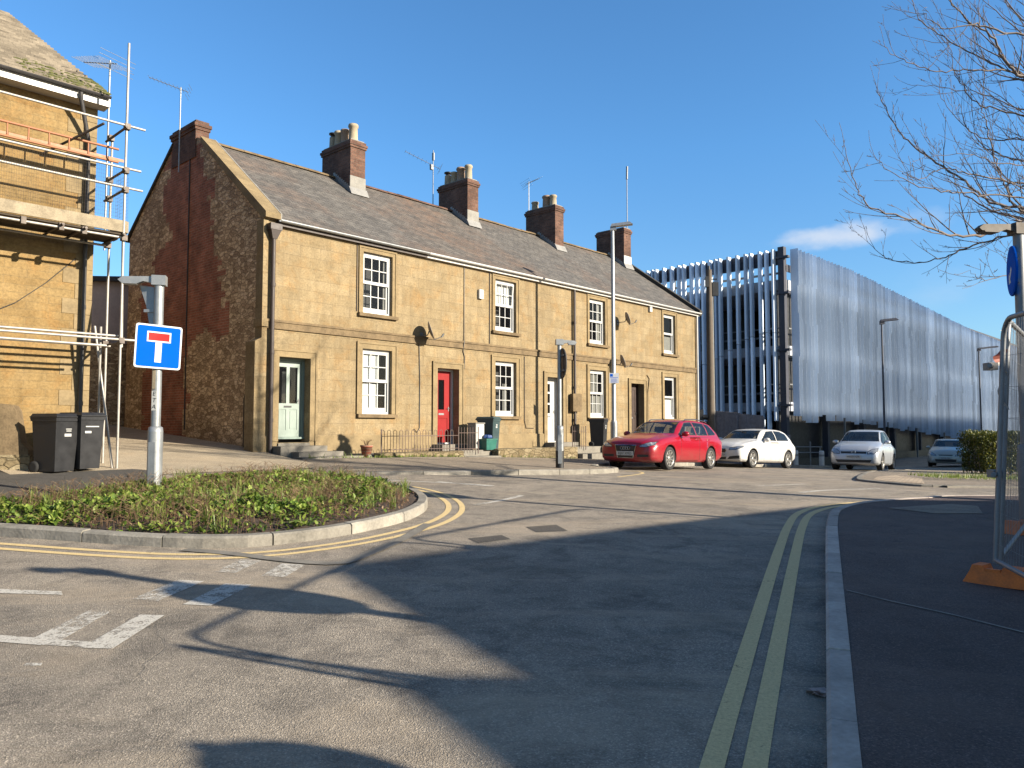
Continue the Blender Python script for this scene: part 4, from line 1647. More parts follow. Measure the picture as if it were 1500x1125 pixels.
for i in range(26):
    z = -0.3 + i * 0.30
    w, d = (0.52, 0.3) if i % 2 else (0.3, 0.52)
    b.box(-w, 0.012, -0.012, d, z, z + 0.292)
b.build('quoins', MAT['ham_trim'], lh)
b = MB()   # courses of concrete tiles
pit = math.atan2(HR, HD / 2)
nC = 30
slope = (HD / 2 + 0.4) / math.cos(pit)
for side in (0, 1):
    for k in range(nC):
        f0, f1 = k / nC, (k + 1.25) / nC
        nn = 42
        for q in range(nn):
            x0 = -HW + 0.0 + (HW + 0.10) * q / nn
            x1 = -HW + (HW + 0.10) * (q + 1) / nn - 0.002
            jz = random.uniform(-0.002, 0.002)
            def P(f, up):
                s = -0.4 + (HD / 2 + 0.4) * min(f, 1.0)
                z = HE + 0.02 - 0.4 * math.tan(pit) + (HD / 2 + 0.4) * math.tan(pit) * min(f, 1.0)
                if side:
                    s = HD - s
                return s, z + up + jz
            a, c = P(f0, 0.075), P(f1, 0.02)
            d, e = P(f0, 0.015), P(f1, 0.0)
            vs = [(x0, a[0], a[1]), (x1, a[0], a[1]), (x1, c[0], c[1]), (x0, c[0], c[1]), (x0, d[0], d[1]), (x1, d[0], d[1])]
            fs = [(0, 1, 2, 3), (1, 5, 2), (0, 3, 4)]
            b.mi = 0
            b.add(vs, fs if not side else [tuple(reversed(f)) for f in fs], False)
            b.mi = 1
            b.add([vs[4], vs[5], vs[1], vs[0]], [(0, 1, 2, 3)] if not side else [(3, 2, 1, 0)], False)
rf = b.build('roof', [MAT['tile'], MAT['tile_lip']], lh)
b = MB()
rng = random.Random(3)
for i in range(420):
    x = -rng.random() ** 1.7 * 1.5 + 0.1
    f = rng.random() ** 1.8 * 0.15
    s = -0.4 + (HD / 2 + 0.4) * f
    z = HE + 0.02 + s * math.tan(pit) + 0.055
    r = rng.uniform(0.010, 0.032)
    M = Matrix.Translation((x, s, z)) @ Matrix.Rotation(pit, 4, 'X') @ Matrix.Diagonal((rng.uniform(1, 2.2), rng.uniform(0.7, 1.4), 0.6, 1))
    b.lathe([(r, -0.01), (r * 0.85, r * 0.5), (r * 0.4, r * 0.85), (0.001, r)], 7, M)
mo = tag(b.build('moss', MAT['moss'], rf), kind='stuff')
b = MB()
ez = HE - 0.4 * math.tan(pit)
b.box(-HW, 0.13, -0.34, -0.31, ez - 0.16, ez + 0.0)
b.box(-HW, 0.13, -0.308, -0.002, ez - 0.16, ez - 0.13)
b.box(0.10, 0.13, -0.308, 0.02, ez - 0.129, ez + 0.14)
b.build('fascia', MAT['white_paint'], lh)
b = MB()
poly = [(-0.41 + 0.045 * math.cos(q), ez + 0.02 + 0.045 * math.sin(q)) for q in [math.pi + math.pi * j / 8 for j in range(9)]] + [(-0.41 + 0.036 * math.cos(q), ez + 0.02 + 0.036 * math.sin(q)) for q in [2 * math.pi - math.pi * j / 8 for j in range(9)]]
n = len(poly)
vs = [(-HW, p[0], p[1]) for p in poly] + [(0.12, p[0], p[1]) for p in poly]
b.add(vs, [(i, (i + 1) % n, n + (i + 1) % n, n + i) for i in range(n)] + [tuple(range(n, 2 * n))], True)
b.build('gutter', MAT['pipe_grey'], lh)
b = MB()
b.tube([(-0.42, -0.40, ez - 0.05), (-0.41, -0.38, ez - 0.17), (-0.17, -0.09, ez - 0.85), (-0.16, -0.075, ez - 0.95), (-0.16, -0.075, 0.0)], 0.042, 8)
for zz in (1.2, 3.1, 5.0):
    b.tube([(-0.16, -0.075, zz), (-0.16, -0.075, zz + 0.08)], 0.052, 8)
b.build('downpipe', MAT['pipe_grey'], lh)
b = MB()
b.tube([(-2.6, -0.02, 2.6), (-1.9, -0.03, 2.75), (-1.3, -0.04, 3.1), (-0.8, -0.03, 3.55), (-0.3, -0.02, 4.1)], 0.008, 4)
b.build('cable', MAT['black'], lh)
yagi(lh, (0.30, 0.25, 4.4), 4.0, (-0.3, 0.95, 0), 1.1, 12, 'galv', R(14), 0.34)
# side-wall windows are out of sight; one window further along the front
sash(lh, -4.6, 3.9, 5.4, 1.0)
b = MB()
b.box(-4.75, -3.45, -0.08, 0.05, 3.78, 3.89)
b.build('sill', MAT['ham_dirty'], lh)

# --- scaffold
sf = emp('scaffold', LO + LT * 0.10, LA, 'steel tube scaffold with a boarded deck against the left stone house', 'scaffold')
TR = 0.0242


def leg(b, x, y, z0, z1, dx=0.0):
    b.tube([(x, y, z0), (x + dx, y, z1)], TR, 8)


def tube_part(nm, pts, m='scaf', n=8):
    b = MB()
    b.tube(pts, TR, n)
    b.build(nm, MAT[m], sf)


for x in (0.09, -2.1, -4.2, -6.3, -8.4):
    tube_part('standard', [(x, -1.1, -0.25), (x, -1.1, 8.25 if x > 0 else 6.9)])
    tube_part('standard', [(x + 0.03, -0.25, -0.25), (x + 0.03, -0.25, 6.55 if x > 0 else 6.9)])
for (z, y, x1) in ((6.58, -1.14, 0.42), (5.74, -1.14, 0.36), (5.36, -1.14, 0.40), (6.14, -0.29, 0.16), (2.42, -1.14, 0.33), (2.36, -0.3, 0.18), (2.50, -0.98, 0.08), (4.38, -1.14, 0.14), (4.36, -0.3, 0.12)):
    tube_part('ledger', [(-8.6, y, z), (x1, y, z + 0.02)])
tube_part('ledger', [(-8.6, -1.08, 2.33), (-0.15, -1.08, 2.31)])
for x in (0.05, -0.62, -1.0, -2.05, -3.0, -4.15, -5.2, -6.25, -7.3, -8.35):
    tube_part('transom', [(x, -1.28, 4.44), (x, -0.06, 4.44)], 'scaf_dark', 7)
for x in (0.05, -2.05, -4.15, -6.25):
    for z in (6.54, 5.70, 5.32, 2.38):
        tube_part('transom', [(x, -1.24, z), (x, -0.12, z)], 'scaf_dark', 7)
for x in (-0.35, -2.3):
    tube_part('transom', [(x, -1.2, 6.50), (x - 0.7, -0.06, 6.02)], 'scaf_dark', 7)
for pts in ([(0.05, -1.06, -0.2), (-0.12, -0.32, 2.75)], [(0.0, -0.34, -0.1), (-0.08, -0.55, 1.2), (-0.15, -0.75, 2.7)], [(0.14, -1.02, 2.3), (0.30, -0.45, 4.9)], [(-2.1, -1.15, -0.2), (-4.2, -1.15, 2.4)]):
    tube_part('brace', pts, 'scaf', 7)
b = MB()
for (x, y, z) in [(x, y, z) for x in (0.09, -2.1, -4.2) for y in (-1.12, -0.27) for z in (6.58, 5.72, 5.34, 4.4, 2.42)]:
    b.box(x - 0.05, x + 0.05, y - 0.055, y + 0.055, z - 0.055, z + 0.055)
for x in (-0.62, -1.0, -1.6):
    b.box(x - 0.04, x + 0.04, -1.2, -1.1, 4.34, 4.47)
tag(b.build('couplers', MAT['scaf_dark'], sf), kind='stuff')
b = MB()
for k in range(4):
    y0 = -1.06 + k * 0.228
    b.box(-8.5, 0.16 - 0.05 * (k % 2), y0, y0 + 0.222, 4.47, 4.508)
b.build('deck_boards', MAT['board_dark'], sf)
b = MB()
b.box(-8.5, -2.12, -1.105, -1.068, 4.515, 4.735)
b.box(-2.114, 0.14, -1.107, -1.069, 4.518, 4.742)
b.box(0.142, 0.178, -1.1, -0.2, 4.515, 4.735)
b.build('toe_boards', MAT['board'], sf)
b = MB()   # lattice ladder beam lying along the rails
for z in (6.28, 6.02):
    b.tube([(-8.0, -0.62, z), (0.12, -0.62, z - 0.01)], 0.024, 7)
for i in range(24):
    x = -7.8 + i * 0.335
    b.tube([(x, -0.62, 6.02), (x, -0.62, 6.28)], 0.014, 6)
    b.box(x + 0.02, x + 0.315, -0.628, -0.612, 6.03, 6.085)
b.build('ladder_beam', MAT['copper'], sf)
b = MB()   # brick guard mesh
for i in range(90):
    x = -3.4 + i * 0.038
    if x < 0.05:
        b.tube([(x, -1.17, 4.75), (x, -1.17, 5.72)], 0.0016, 3, False)
for k in range(14):
    b.tube([(-3.4, -1.171, 4.78 + k * 0.07), (0.02, -1.171, 4.78 + k * 0.07)], 0.0016, 3, False)
for i in range(12):
    b.tube([(0.19, -1.0 + i * 0.06, 4.75), (0.19, -1.0 + i * 0.06, 5.72)], 0.0016, 3, False)
for k in range(14):
    b.tube([(0.19, -1.0, 4.78 + k * 0.07), (0.19, -0.34, 4.78 + k * 0.07)], 0.0016, 3, False)
b.build('guard_mesh', MAT['scaf_dark'], sf)

# --- stone pier at the left edge of the picture
pp = at(14, 640, 13.7)
pr = emp('stone_pier', (pp.x - 0.15, pp.y, g(pp.x, pp.y) - 0.05), R(20), 'weathered stone pier with sloping sides left of the wheelie bins', 'pier')
b = MB()
b.prism([(-0.75, 0), (0.5, 0), (0.47, 0.42), (0.36, 0.55), (0.26, 1.12), (0.2, 1.22), (-0.02, 1.25), (-0.1, 1.15), (-0.2, 0.55), (-0.75, 0.45)], 'y', -0.22, 0.22)
b.build('pier', MAT['ham_dirty'], pr)
b = MB()
b.box(-0.5, 0.505, -0.225, 0.225, 0.0, 0.34)
b.build('foot', MAT['lowwall'], pr)

# --- buildings at the head of the lane
ob = emp('outbuilding', tuple(TZ(-4.25, 10.2, 0.4)), TA, 'grey rendered outbuilding above a dark stone wall at the head of the lane', 'building')
b = MB()
b.box(0, 8.6, 0, 0.5, -0.4, 3.25)
b.build('stone_wall', MAT['rubble'], ob)
b = MB()
b.prism([(0.0, 2.0), (8.7, 2.0), (8.7, 6.0), (0, 4.87)], 'y', 0.6, 6.0)
b.build('upper_wall', MAT['grey_wall'], ob)
b = MB()
b.prism([(0.0, 4.87), (8.9, 6.02), (8.9, 6.18), (0.0, 5.03)], 'y', 0.35, 6.2)
b.build('roof', MAT['sign_back'], ob)

# ================================================================== CAR PARK
KA = R(46)
KO = Vector((15.1, 42, 0))
cp = emp('car_park', KO, KA, 'multi-storey car park clad in pale blue upright metal fins', 'car park')


def kz(t):      # top of the fins
    if t < 9:
        return 11.5
    if t < 38:
        return 11.5 - 1.2 * (t - 9) / 29
    return 10.3 - 0.12 * min(1, (t - 38) / 10)


def kb(t):
    return 1.93 if t < 8 else 1.93 - (t - 8) * 0.05


KL, KS = 66.0, 30.0


def wave(t, base, amp, per, ph):
    return base + amp * math.sin(2 * math.pi * t / per + ph)


b = MB()
rng = random.Random(11)
x = 0.55
i = 0
while x < KL:
    zt = kz(x)
    zb = kb(x) + rng.choice((0.0, 0.0, 0.0, 0.25, 0.35, -0.12))
    w1 = wave(x, 4.6, 1.0, 16, 1.9)
    w2 = wave(x, 7.6 - x * 0.03, 2.1, 21, 0.9)
    w3 = wave(x, 8.7 - x * 0.04, 1.3, 11, 3.5)
    zs = sorted([zb] + [min(max(q, zb + 0.3 + 0.01 * j), zt - 0.3 + 0.01 * j) for j, q in enumerate((w1, w2, w3))] + [zt])
    jd = rng.uniform(-0.05, 0.05)
    dps = [0.34 + jd, 0.42 + jd, 0.35 + jd, 0.425 + jd]
    skew = rng.uniform(-0.07, 0.07)
    out = [(-0.12, zs[0]), (-0.12, zs[4])]
    for k in range(3, -1, -1):      # outer edge steps in and out along the wave lines
        out += [(-0.12 - dps[k], zs[k + 1]), (-0.12 - dps[k], zs[k])]
    b.prism(out, 'x', x, x + 0.003)
    x += 0.5 + skew
b.build('long_side_fins', MAT['fin'], cp)
b = MB()
x = 0.42
alt = (0.40, 0.38, 0.53, 0.33, 0.51, 0.55, 0.56, 0.27, 0.38, 0.46)
i = 0
while x < KS:
    w1 = wave(x, 6.0, 0.8, 9, 1.0)
    b.box(-0.46, -0.12, x, x + 0.11, -0.2 if i % 5 else 1.9, w1 - 0.015)
    b.box(-0.48, -0.12, x, x + 0.11, w1 + 0.015, 11.42)
    x += alt[i % len(alt)]
    i += 1
b.build('short_side_fins', MAT['fin'], cp)
for z0_, z1_ in ((9.2, 9.78), (5.55, 6.08), (2.45, 2.95), (-1.3, -0.86)):
    b = MB()
    b.box(0.0, KL, 0.0, KS, z0_, z1_)
    b.build('deck', MAT['cp_conc'], cp)
b = MB()
for z in (2.95, 6.08):       # crash barriers / balustrades
    for y in (0.5, 0.8):
        pass
    b.box(0.02, 0.07, 0.1, KS, z + 0.95, z + 1.02)
    b.box(0.02, 0.07, 0.1, KS, z + 0.45, z + 0.55)
    b.box(0.1, KL, 0.02, 0.07, z + 0.95, z + 1.02)
b.box(0.02, 0.08, 0.1, KS, 10.08, 10.2)
for y in range(1, int(KS), 3):
    b.box(0.09, 0.14, y, y + 0.06, 9.78, 10.6)
b.build('barrier_rails', MAT['galv_dull'], cp)
b = MB()
b.box(-0.08, -0.02, 0.0, KS, 10.58, 11.38)
b.box(0.0, 60.0, -0.08, -0.02, 10.2, 10.6)
b.build('parapet_screen', MAT['cp_dark'], cp)
def column(*q):
    b = MB()
    b.box(*q)
    b.build('column', MAT['cp_dark'], cp)


column(-0.22, 0.12, -0.08, 0.26, -1.4, 11.55)
for y in range(6, int(KS), 6):
    column(0.1, 0.45, y - 0.17, y + 0.17, -1.4, 9.19)
for xx in range(6, int(KL), 6):
    column(xx - 0.17, xx + 0.17, 0.1, 0.45, -1.9, 9.19)
for z in (10.9, 8.9, 5.75, 2.7):
    b = MB()
    b.box(-0.3, -0.02, -0.35, 0.35, z, z + 0.12)
    b.build('bracket', MAT['cp_dark'], cp)
b = MB()     # added core closes the view; its black stands in for shade
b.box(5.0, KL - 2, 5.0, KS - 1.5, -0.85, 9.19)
b.build('shade_core', MAT['black'], cp)
b = MB()  # added black wall stops sun through the fins, stands in for shade
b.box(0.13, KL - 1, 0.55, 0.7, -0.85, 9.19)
b.build('shade_wall', MAT['black'], cp)
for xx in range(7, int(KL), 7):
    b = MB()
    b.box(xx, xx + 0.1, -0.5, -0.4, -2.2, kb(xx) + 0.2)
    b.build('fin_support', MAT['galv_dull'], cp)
b = MB()  # black strip stands in for the shade under the fins
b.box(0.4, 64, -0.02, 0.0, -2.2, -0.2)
b.build('shade_base_wall', MAT['black'], cp)

# fence, cabinets and barrier in front of it
fa, fb = at(1046, 640, 40.0), at(1119, 640, 37.4)
fz = g(fa.x, fa.y) - 0.05
L = (Vector((fb.x, fb.y)) - Vector((fa.x, fa.y))).length
fr = emp('timber_fence', (fa.x, fa.y, g(fa.x, fa.y) - 0.05), math.atan2(fb.y - fa.y, fb.x - fa.x), 'grey vertical board timber fence between the terrace end and the car park', 'fence')
b = MB()
n = int(L / 0.125)
rng = random.Random(5)
for i in range(n):
    x = i * L / n
    h = 2.41 - fz - 0.25 * i / n - (0.04 if i > n * 0.55 else 0)
    d = rng.uniform(-0.006, 0.006)
    b.box(x, x + L / n - 0.009, -0.012 + d, 0.012 + d, 0, h)
b.build('boards', MAT['fence_wood'], fr)
for x in (0.0, 1.5, 3.0, L - 0.04):
    b = MB()
    b.box(x, x + 0.1, -0.09, -0.022, 0, 2.3 - fz - 0.25 * x / L)
    b.build('post', MAT['fence_wood'], fr)
c = at(1133, 655, 40.5)
cb = emp('metal_cabinet', (c.x, c.y, g(c.x, c.y)), R(-40), 'grey metal cabinet with a small white notice beside the timber fence', 'cabinet')
b = MB()
b.box(-0.55, 0.55, -0.2, 0.2, 0, 1.75)
b.box(-0.58, 0.58, -0.23, 0.23, 1.75, 1.8)
b.build('body', MAT['fence_wood'], cb)
b = MB()
b.box(-0.1, 0.14, -0.206, -0.2, 1.3, 1.6)
b.build('notice', MAT['plate'], cb)
b = MB()
b.box(0.62, 0.85, -0.15, 0.15, 0, 1.72)
b.build('side_box', MAT['fence_wood'], cb)
ba = emp('steel_barrier', tuple(at(1166, 683, 38.5)), R(2), 'galvanised tube barrier in front of the dark car park entrance', 'barrier')
ba.location.z = g(ba.location.x, ba.location.y)
for nm_, pts in (('post', [(0, 0, 0), (0, 0, 1.05)]), ('post', [(0.75, 0, 0), (0.75, 0, 1.3)]), ('post', [(1.25, 0, 0), (1.25, 0, 1.05)]), ('rail', [(-0.1, 0, 1.03), (1.35, 0, 1.03)]), ('rail', [(-0.1, 0, 0.75), (1.35, 0, 0.75)])):
    b = MB()
    b.tube(pts, 0.03, 6)
    b.build(nm_, MAT['galv_dull'], ba)
for (u, v, lab) in ((1166, 686, 'white bollard left of the car park entrance, next to the white car'), (1204, 687, 'white bollard beside the silver car at the car park entrance')):
    c = at(u, v, 37.0)
    bo = emp('bollard', (c.x, c.y, g(c.x, c.y)), 0, lab, 'bollard', 'white bollards')
    b = MB()
    b.lathe([(0.12, 0), (0.12, 0.75), (0.1, 0.82), (0.001, 0.83)], 12)
    b.build('post', MAT['white_paint'], bo)
    b = MB()
    b.lathe([(0.124, 0.55), (0.124, 0.65)], 12)
    b.build('band', MAT['lead'], bo)


def street_lamp(u, Y, h, lab, arm, r=0.075, head=0.55, m='cp_dark', base=None):
    c = at(u, 640, Y)
    o = emp('street_lamp', (c.x, c.y, g(c.x, c.y) - 0.05), 0, lab, 'lamp post')
    b = MB()
    b.tube([(0, 0, 0), (0, 0, 1.4)], r * 1.25, 10)
    b.tube([(0, 0, 1.4), (0, 0, 1.5), (0, 0, h)], [r * 1.25, r * 0.85, r * 0.6], 10)
    b.build('column', MAT[m], o)
    b = MB()
    ax, ay = arm
    L = math.hypot(ax, ay)
    M = Matrix.Translation((0, 0, h)) @ Matrix.Rotation(math.atan2(ay, ax), 4, 'Z') @ Matrix.Rotation(R(-6), 4, 'Y')
    b.frustum((-0.08, head, -0.12, 0.12), (-0.02, head - 0.1, -0.06, 0.06), -0.02, 0.09, M)
    b.frustum((-0.1, 0.12, -0.07, 0.07), (-0.08, 0.1, -0.06, 0.06), -0.14, -0.021, M)
    b.build('lamp_head', MAT[m], o)
    return o


street_lamp(1296, 36.0, 7.0, 'dark street lamp standing behind the silver car against the fins', (1, -0.1), 0.06, 0.75)
street_lamp(1438, 52.0, 7.6, 'distant thin street lamp with short arm beside the hedge', (1, -0.1), 0.06, 1.3)
tl = street_lamp(899.5, 25.6, 8.05, 'tall grey street lamp column rising behind the red car', (1, -0.1), 0.095, 0.68, 'galv')
b = MB()
b.box(-0.16, 0.16, -0.115, -0.10, 2.72, 3.06)
sp_ = b.build('parking_sign', MAT['sign_white'], tl)
b = MB()
b.box(-0.13, -0.04, -0.118, -0.1155, 2.94, 3.03)
b.box(-0.13, 0.13, -0.118, -0.1155, 2.90, 2.915)
for k in range(4):
    b.box(-0.10, 0.11 - 0.03 * (k % 2), -0.118, -0.1155, 2.75 + 0.035 * k, 2.762 + 0.035 * k)
b.build('sign_marks', MAT['sign_blue'], sp_)
# utility pole at the terrace end
c = at(1042, 640, 36.0)
up = emp('utility_pole', (c.x, c.y, g(c.x, c.y) - 0.1), 0, 'tall brown timber utility pole at the right end of the terrace', 'utility pole')
b = MB()
b.tube([(0, 0, 0), (0, 0, 4), (0, 0, 9.35)], [0.19, 0.17, 0.13], 12)
b.build('pole', MAT['wood_pole'], up)
b = MB()
b.box(-0.22, -0.06, -0.22, -0.1, 8.5, 9.0)
b.build('junction_box', MAT['black'], up)
b = MB()
b.box(0.13, 0.42, -0.1, 0.1, 8.1, 8.75)
b.build('transformer_box', MAT['black'], up)
b = MB()
b.tube([(-0.25, 0, 8.9), (0.35, -0.05, 8.9)], 0.03, 6)
b.build('cross_arm', MAT['black'], up)
b = MB()
b.tube([(0.0, 0, 9.3), (0, 0, 9.55)], 0.05, 6)
b.build('pole_cap', MAT['black'], up)
b = MB()
b.tube([(0.16, -0.06, 0.2), (0.15, -0.05, 4.3), (0.14, -0.04, 8.2)], 0.03, 6)
b.build('cable_guard', MAT['galv_dull'], up)
b = MB()
b.tube([(-0.45, -0.1, 2.35), (-0.2, -0.08, 2.35)], 0.13, 10)
b.box(-0.62, -0.4, -0.2, 0.1, 1.95, 2.7)
b.build('camera_box', MAT['black'], up)

# ================================================================== SIGN POSTS


def sign_post(name, loc, lab, h=3.0, base_h=0.95, arm=None, rb=0.098, rt=0.062, m='galv', armL=0.5):
    o = emp(name, loc, 0, lab, 'sign post')
    b = MB()
    b.tube([(0, 0, -0.2), (0, 0, base_h - 0.06)], rb, 16)
    b.tube([(0, 0, base_h - 0.06), (0, 0, base_h), (0, 0, base_h + 0.015)], [rb, rb * 0.93, rt], 16, False)
    b.tube([(0, 0, base_h), (0, 0, h)], rt, 16)
    b.build('post', MAT[m], o)
    b = MB()
    b.box(-0.045, 0.045, -rb - 0.006, -rb + 0.03, 0.12, base_h - 0.2)
    b.build('access_door', MAT[m], o)
    if arm:
        b = MB()
        M = Matrix.Translation((0, 0, h)) @ Matrix.Rotation(math.atan2(arm[1], arm[0]), 4, 'Z')
        b.box(-0.09, 0.09, -0.075, 0.075, -0.06, 0.075, M)
        b.prism([(0.09, -0.03), (0.09, 0.06), (armL, 0.045), (armL + 0.06, 0.0), (armL + 0.03, -0.03), (armL * 0.62, -0.05), (0.2, -0.01)], 'y', -0.045, 0.045, M)
        b.prism([(armL * 0.62, -0.056), (armL * 0.62, -0.051), (armL + 0.02, -0.036), (armL + 0.0, -0.056)], 'y', -0.07, 0.07, M)
        b.build('lamp_arm', MAT['lamp_dull' if m == 'galv_dull' else m], o)
    return o


def rrect(w, h, r, n=5):
    out = []
    for cx, cy, a0 in ((w - r, h - r, 0), (-w + r, h - r, 90), (-w + r, -h + r, 180), (w - r, -h + r, 270)):
        for k in range(n + 1):
            a = R(a0 + 90 * k / n)
            out.append((cx + r * math.cos(a), cy + r * math.sin(a)))
    return out


q = at(225, 738, 10.5)
sg = sign_post('sign_post', (q.x, q.y, g(q.x, q.y) + 0.12), 'grey post on the planted island with a blue dead end sign', 2.95, 0.93, (-1, -0.25), 0.098, 0.062, 'galv', 0.46)
b = MB()
b.prism([(-0.30, -0.02), (-0.10, -0.05), (-0.06, -0.62), (-0.14, -0.62), (-0.2, -0.3)], 'y', -0.012, 0.012, Matrix.Translation((0.02, 0.02, 2.92)))
b.box(-0.20, -0.05, -0.015, 0.015, 2.52, 2.56)
b.build('bracket_plate', MAT['galv'], sg)
SR = Matrix.Translation((0.05, -0.085, 2.03)) @ Matrix.Rotation(R(40), 4, 'Z') @ Matrix.Rotation(R(2), 4, 'Y')
b = MB()
b.prism(rrect(0.30, 0.30, 0.035), 'y', 0.0, 0.012, SR)
plate = b.build('sign_plate', MAT['sign_white'], sg)
b = MB()
b.prism(rrect(0.278, 0.278, 0.028), 'y', -0.002, -0.0002, SR)
b.build('blue_face', MAT['sign_blue'], plate)
b = MB()
b.prism([(-0.042, -0.215), (0.042, -0.215), (0.042, 0.06), (-0.042, 0.06)], 'y', -0.004, -0.0022, SR)
b.prism([(-0.155, 0.062), (0.155, 0.062), (0.155, 0.205), (-0.155, 0.205)], 'y', -0.004, -0.0022, SR)
b.build('white_stem', MAT['sign_white'], plate)
b = MB()
b.prism([(-0.135, 0.082), (0.135, 0.082), (0.135, 0.185), (-0.135, 0.185)], 'y', -0.006, -0.0042, SR)
b.build('red_bar', MAT['sign_red'], plate)
b = MB()
b.box(-0.14, 0.14, 0.02, 0.05, -0.2, -0.15, SR)
b.box(-0.14, 0.14, 0.02, 0.05, 0.13, 0.18, SR)
b.build('clip', MAT['galv_dull'], plate)
b = MB()
b.box(-0.034, 0.03, -0.0665, -0.0625, 1.16, 1.43)
st = b.build('sticker', MAT['plate'], sg)
for k, chx in enumerate('ETA'):
    text_obj(chx, 0.085, 'sticker_letter', MAT['black'], st, Matrix.Translation((0, -0.067, 1.385 - 0.088 * k)) @ Matrix.Rotation(R(90), 4, 'X') @ Matrix.Rotation(R(-10), 4, 'Z'))
b = MB()
b.box(-0.03, 0.01, -0.066, -0.0625, 1.45, 1.72)
b.build('paper_scrap', MAT['board'], sg)


def round_sign(o, z, rad, ang, face='sign_back', back='sign_back', off=0.1):
    M = Matrix.Translation((0, 0, z)) @ Matrix.Rotation(ang, 4, 'Z') @ Matrix.Translation((0, -off, 0)) @ Matrix.Rotation(R(90), 4, 'X')
    b = MB()
    b.lathe([(0.001, 0.0), (rad, 0.0), (rad + 0.006, -0.006), (rad + 0.006, -0.022), (rad - 0.01, -0.022), (rad - 0.01, -0.006), (0.001, -0.006)], 32, M, False)
    d = b.build('round_plate', MAT[back], o)
    b = MB()
    b.lathe([(0.001, 0.0022), (rad - 0.02, 0.0022), (rad - 0.02, 0.0002)], 32, M, False)
    b.build('sign_face', MAT[face], d)
    b = MB()
    for dz in (-rad * 0.5, rad * 0.5):
        b = MB()
        b.box(-rad * 0.7, rad * 0.7, dz - 0.02, dz + 0.02, -0.05, -0.023, M)
        b.build('channel', MAT['galv_dull'], d)
    return d, M


q = at(820, 683, 18.2)
ms = sign_post('sign_post', (q.x, q.y, g(q.x, q.y) + 0.09), 'grey post on the terrace footway with a round sign seen edge-on', 3.0, 1.0, (1, 0.15), 0.095, 0.05, 'galv', 0.36)
round_sign(ms, 2.5, 0.36, R(103), 'sign_blue', 'sign_back', 0.08)
b = MB()
b.lathe([(0.099, -0.1), (0.099, 0.42)], 16)
b.build('black_band', MAT['black'], ms)
q = at(1503, 640, 9.2)
rs = sign_post('sign_post', (q.x, q.y, g(q.x, q.y) + 0.09), 'tall steel post behind the mesh fence carrying a round blue arrow sign', 3.62, 1.0, (-1, -0.15), 0.1, 0.062, 'galv_dull', 0.5)
d, M = round_sign(rs, 3.12, 0.30, R(-114), 'sign_blue', 'sign_blue', 0.09)
b = MB()
AM = M @ Matrix.Rotation(R(-45), 4, 'Z')
b.prism([(-0.03, 0.05), (0.03, 0.05), (0.03, -0.1), (0.09, -0.1), (0.0, -0.2), (-0.09, -0.1), (-0.03, -0.1)], 'z', 0.0024, 0.004, AM)
b.build('arrow', MAT['sign_white'], d)
# another lit sign post stands just beyond the right edge; its shadow crosses the road
os_ = sign_post('sign_post', (3.72, 3.62, g(3.72, 3.62) + 0.09), 'lamp-topped round sign post beyond the right edge whose shadow crosses the road', 3.05, 1.0, (-1, 0.1), 0.095, 0.06, 'galv', 0.55)
round_sign(os_, 2.32, 0.36, R(32), 'sign_blue', 'sign_back', 0.09)

shadow_post = sign_post('sign_post', (4.3, 1.12, g(4.3, 1.12) + 0.09), 'unseen round sign post added to cast the rounded shadow near the camera', 2.3, 0.9, None, 0.07, 0.04, 'galv')  # added out of view to throw the rounded shadow on the near road
round_sign(shadow_post, 2.06, 0.23, R(62), 'sign_blue', 'sign_back', 0.07)

# ================================================================== BINS AND SMALL THINGS


def wheelie(loc, rz, lab, m, marks):
    o = emp('wheelie_bin', loc, rz, lab, 'wheelie bin', 'wheelie bins')
    # front faces -y
    b = MB()
    b.frustum((-0.2, 0.2, -0.23, 0.22), (-0.24, 0.24, -0.28, 0.27), 0.02, 0.97)
    b.box(-0.252, 0.252, -0.295, 0.285, 0.90, 0.965)
    b.box(-0.205, 0.205, -0.245, -0.232, 0.42, 0.44)
    b.build('body', MAT[m], o)
    b = MB()
    b.frustum((-0.262, 0.262, -0.315, 0.30), (-0.22, 0.22, -0.26, 0.28), 0.975, 1.035)
    b.box(-0.265, 0.265, -0.32, 0.305, 0.966, 0.984)
    b.tube([(-0.2, 0.34, 0.95), (0.2, 0.34, 0.95)], 0.016, 6)
    b.box(-0.21, -0.18, 0.27, 0.345, 0.93, 0.97)
    b.box(0.18, 0.21, 0.27, 0.345, 0.93, 0.97)
    b.build('lid', MAT[m], o)
    for sx in (-1, 1):
        b = MB()
        M = Matrix.Translation((sx * 0.235, 0.2, 0.1)) @ Matrix.Rotation(R(90), 4, 'Y')
        b.lathe([(0.001, -0.02), (0.06, -0.022), (0.1, -0.02), (0.1, 0.02), (0.06, 0.022), (0.001, 0.02)], 16, M)
        b.build('wheel', MAT['rubber'], o)
    b = MB()
    for (x0, x1, z0, z1, kind) in marks:
        y = -0.23 - 0.05 * ((z0 + z1) / 2 / 0.97) - 0.004
        if kind == 'd':
            M = Matrix.Translation((x0, y + 0.004, z0)) @ Matrix.Rotation(R(87), 4, 'X')
            b.lathe([(0.001, 0.006), (x1, 0.006), (x1, 0.0)], 16, M, False)
        else:
            b.box(x0, x1, y - 0.003, y + 0.004, z0, z1)
    b.build('sticker', MAT['plate'], o)
    return o


def put(u, v, Y, up=0.0):
    c = at(u, v, Y)
    return (c.x, c.y, g(c.x, c.y) + up)


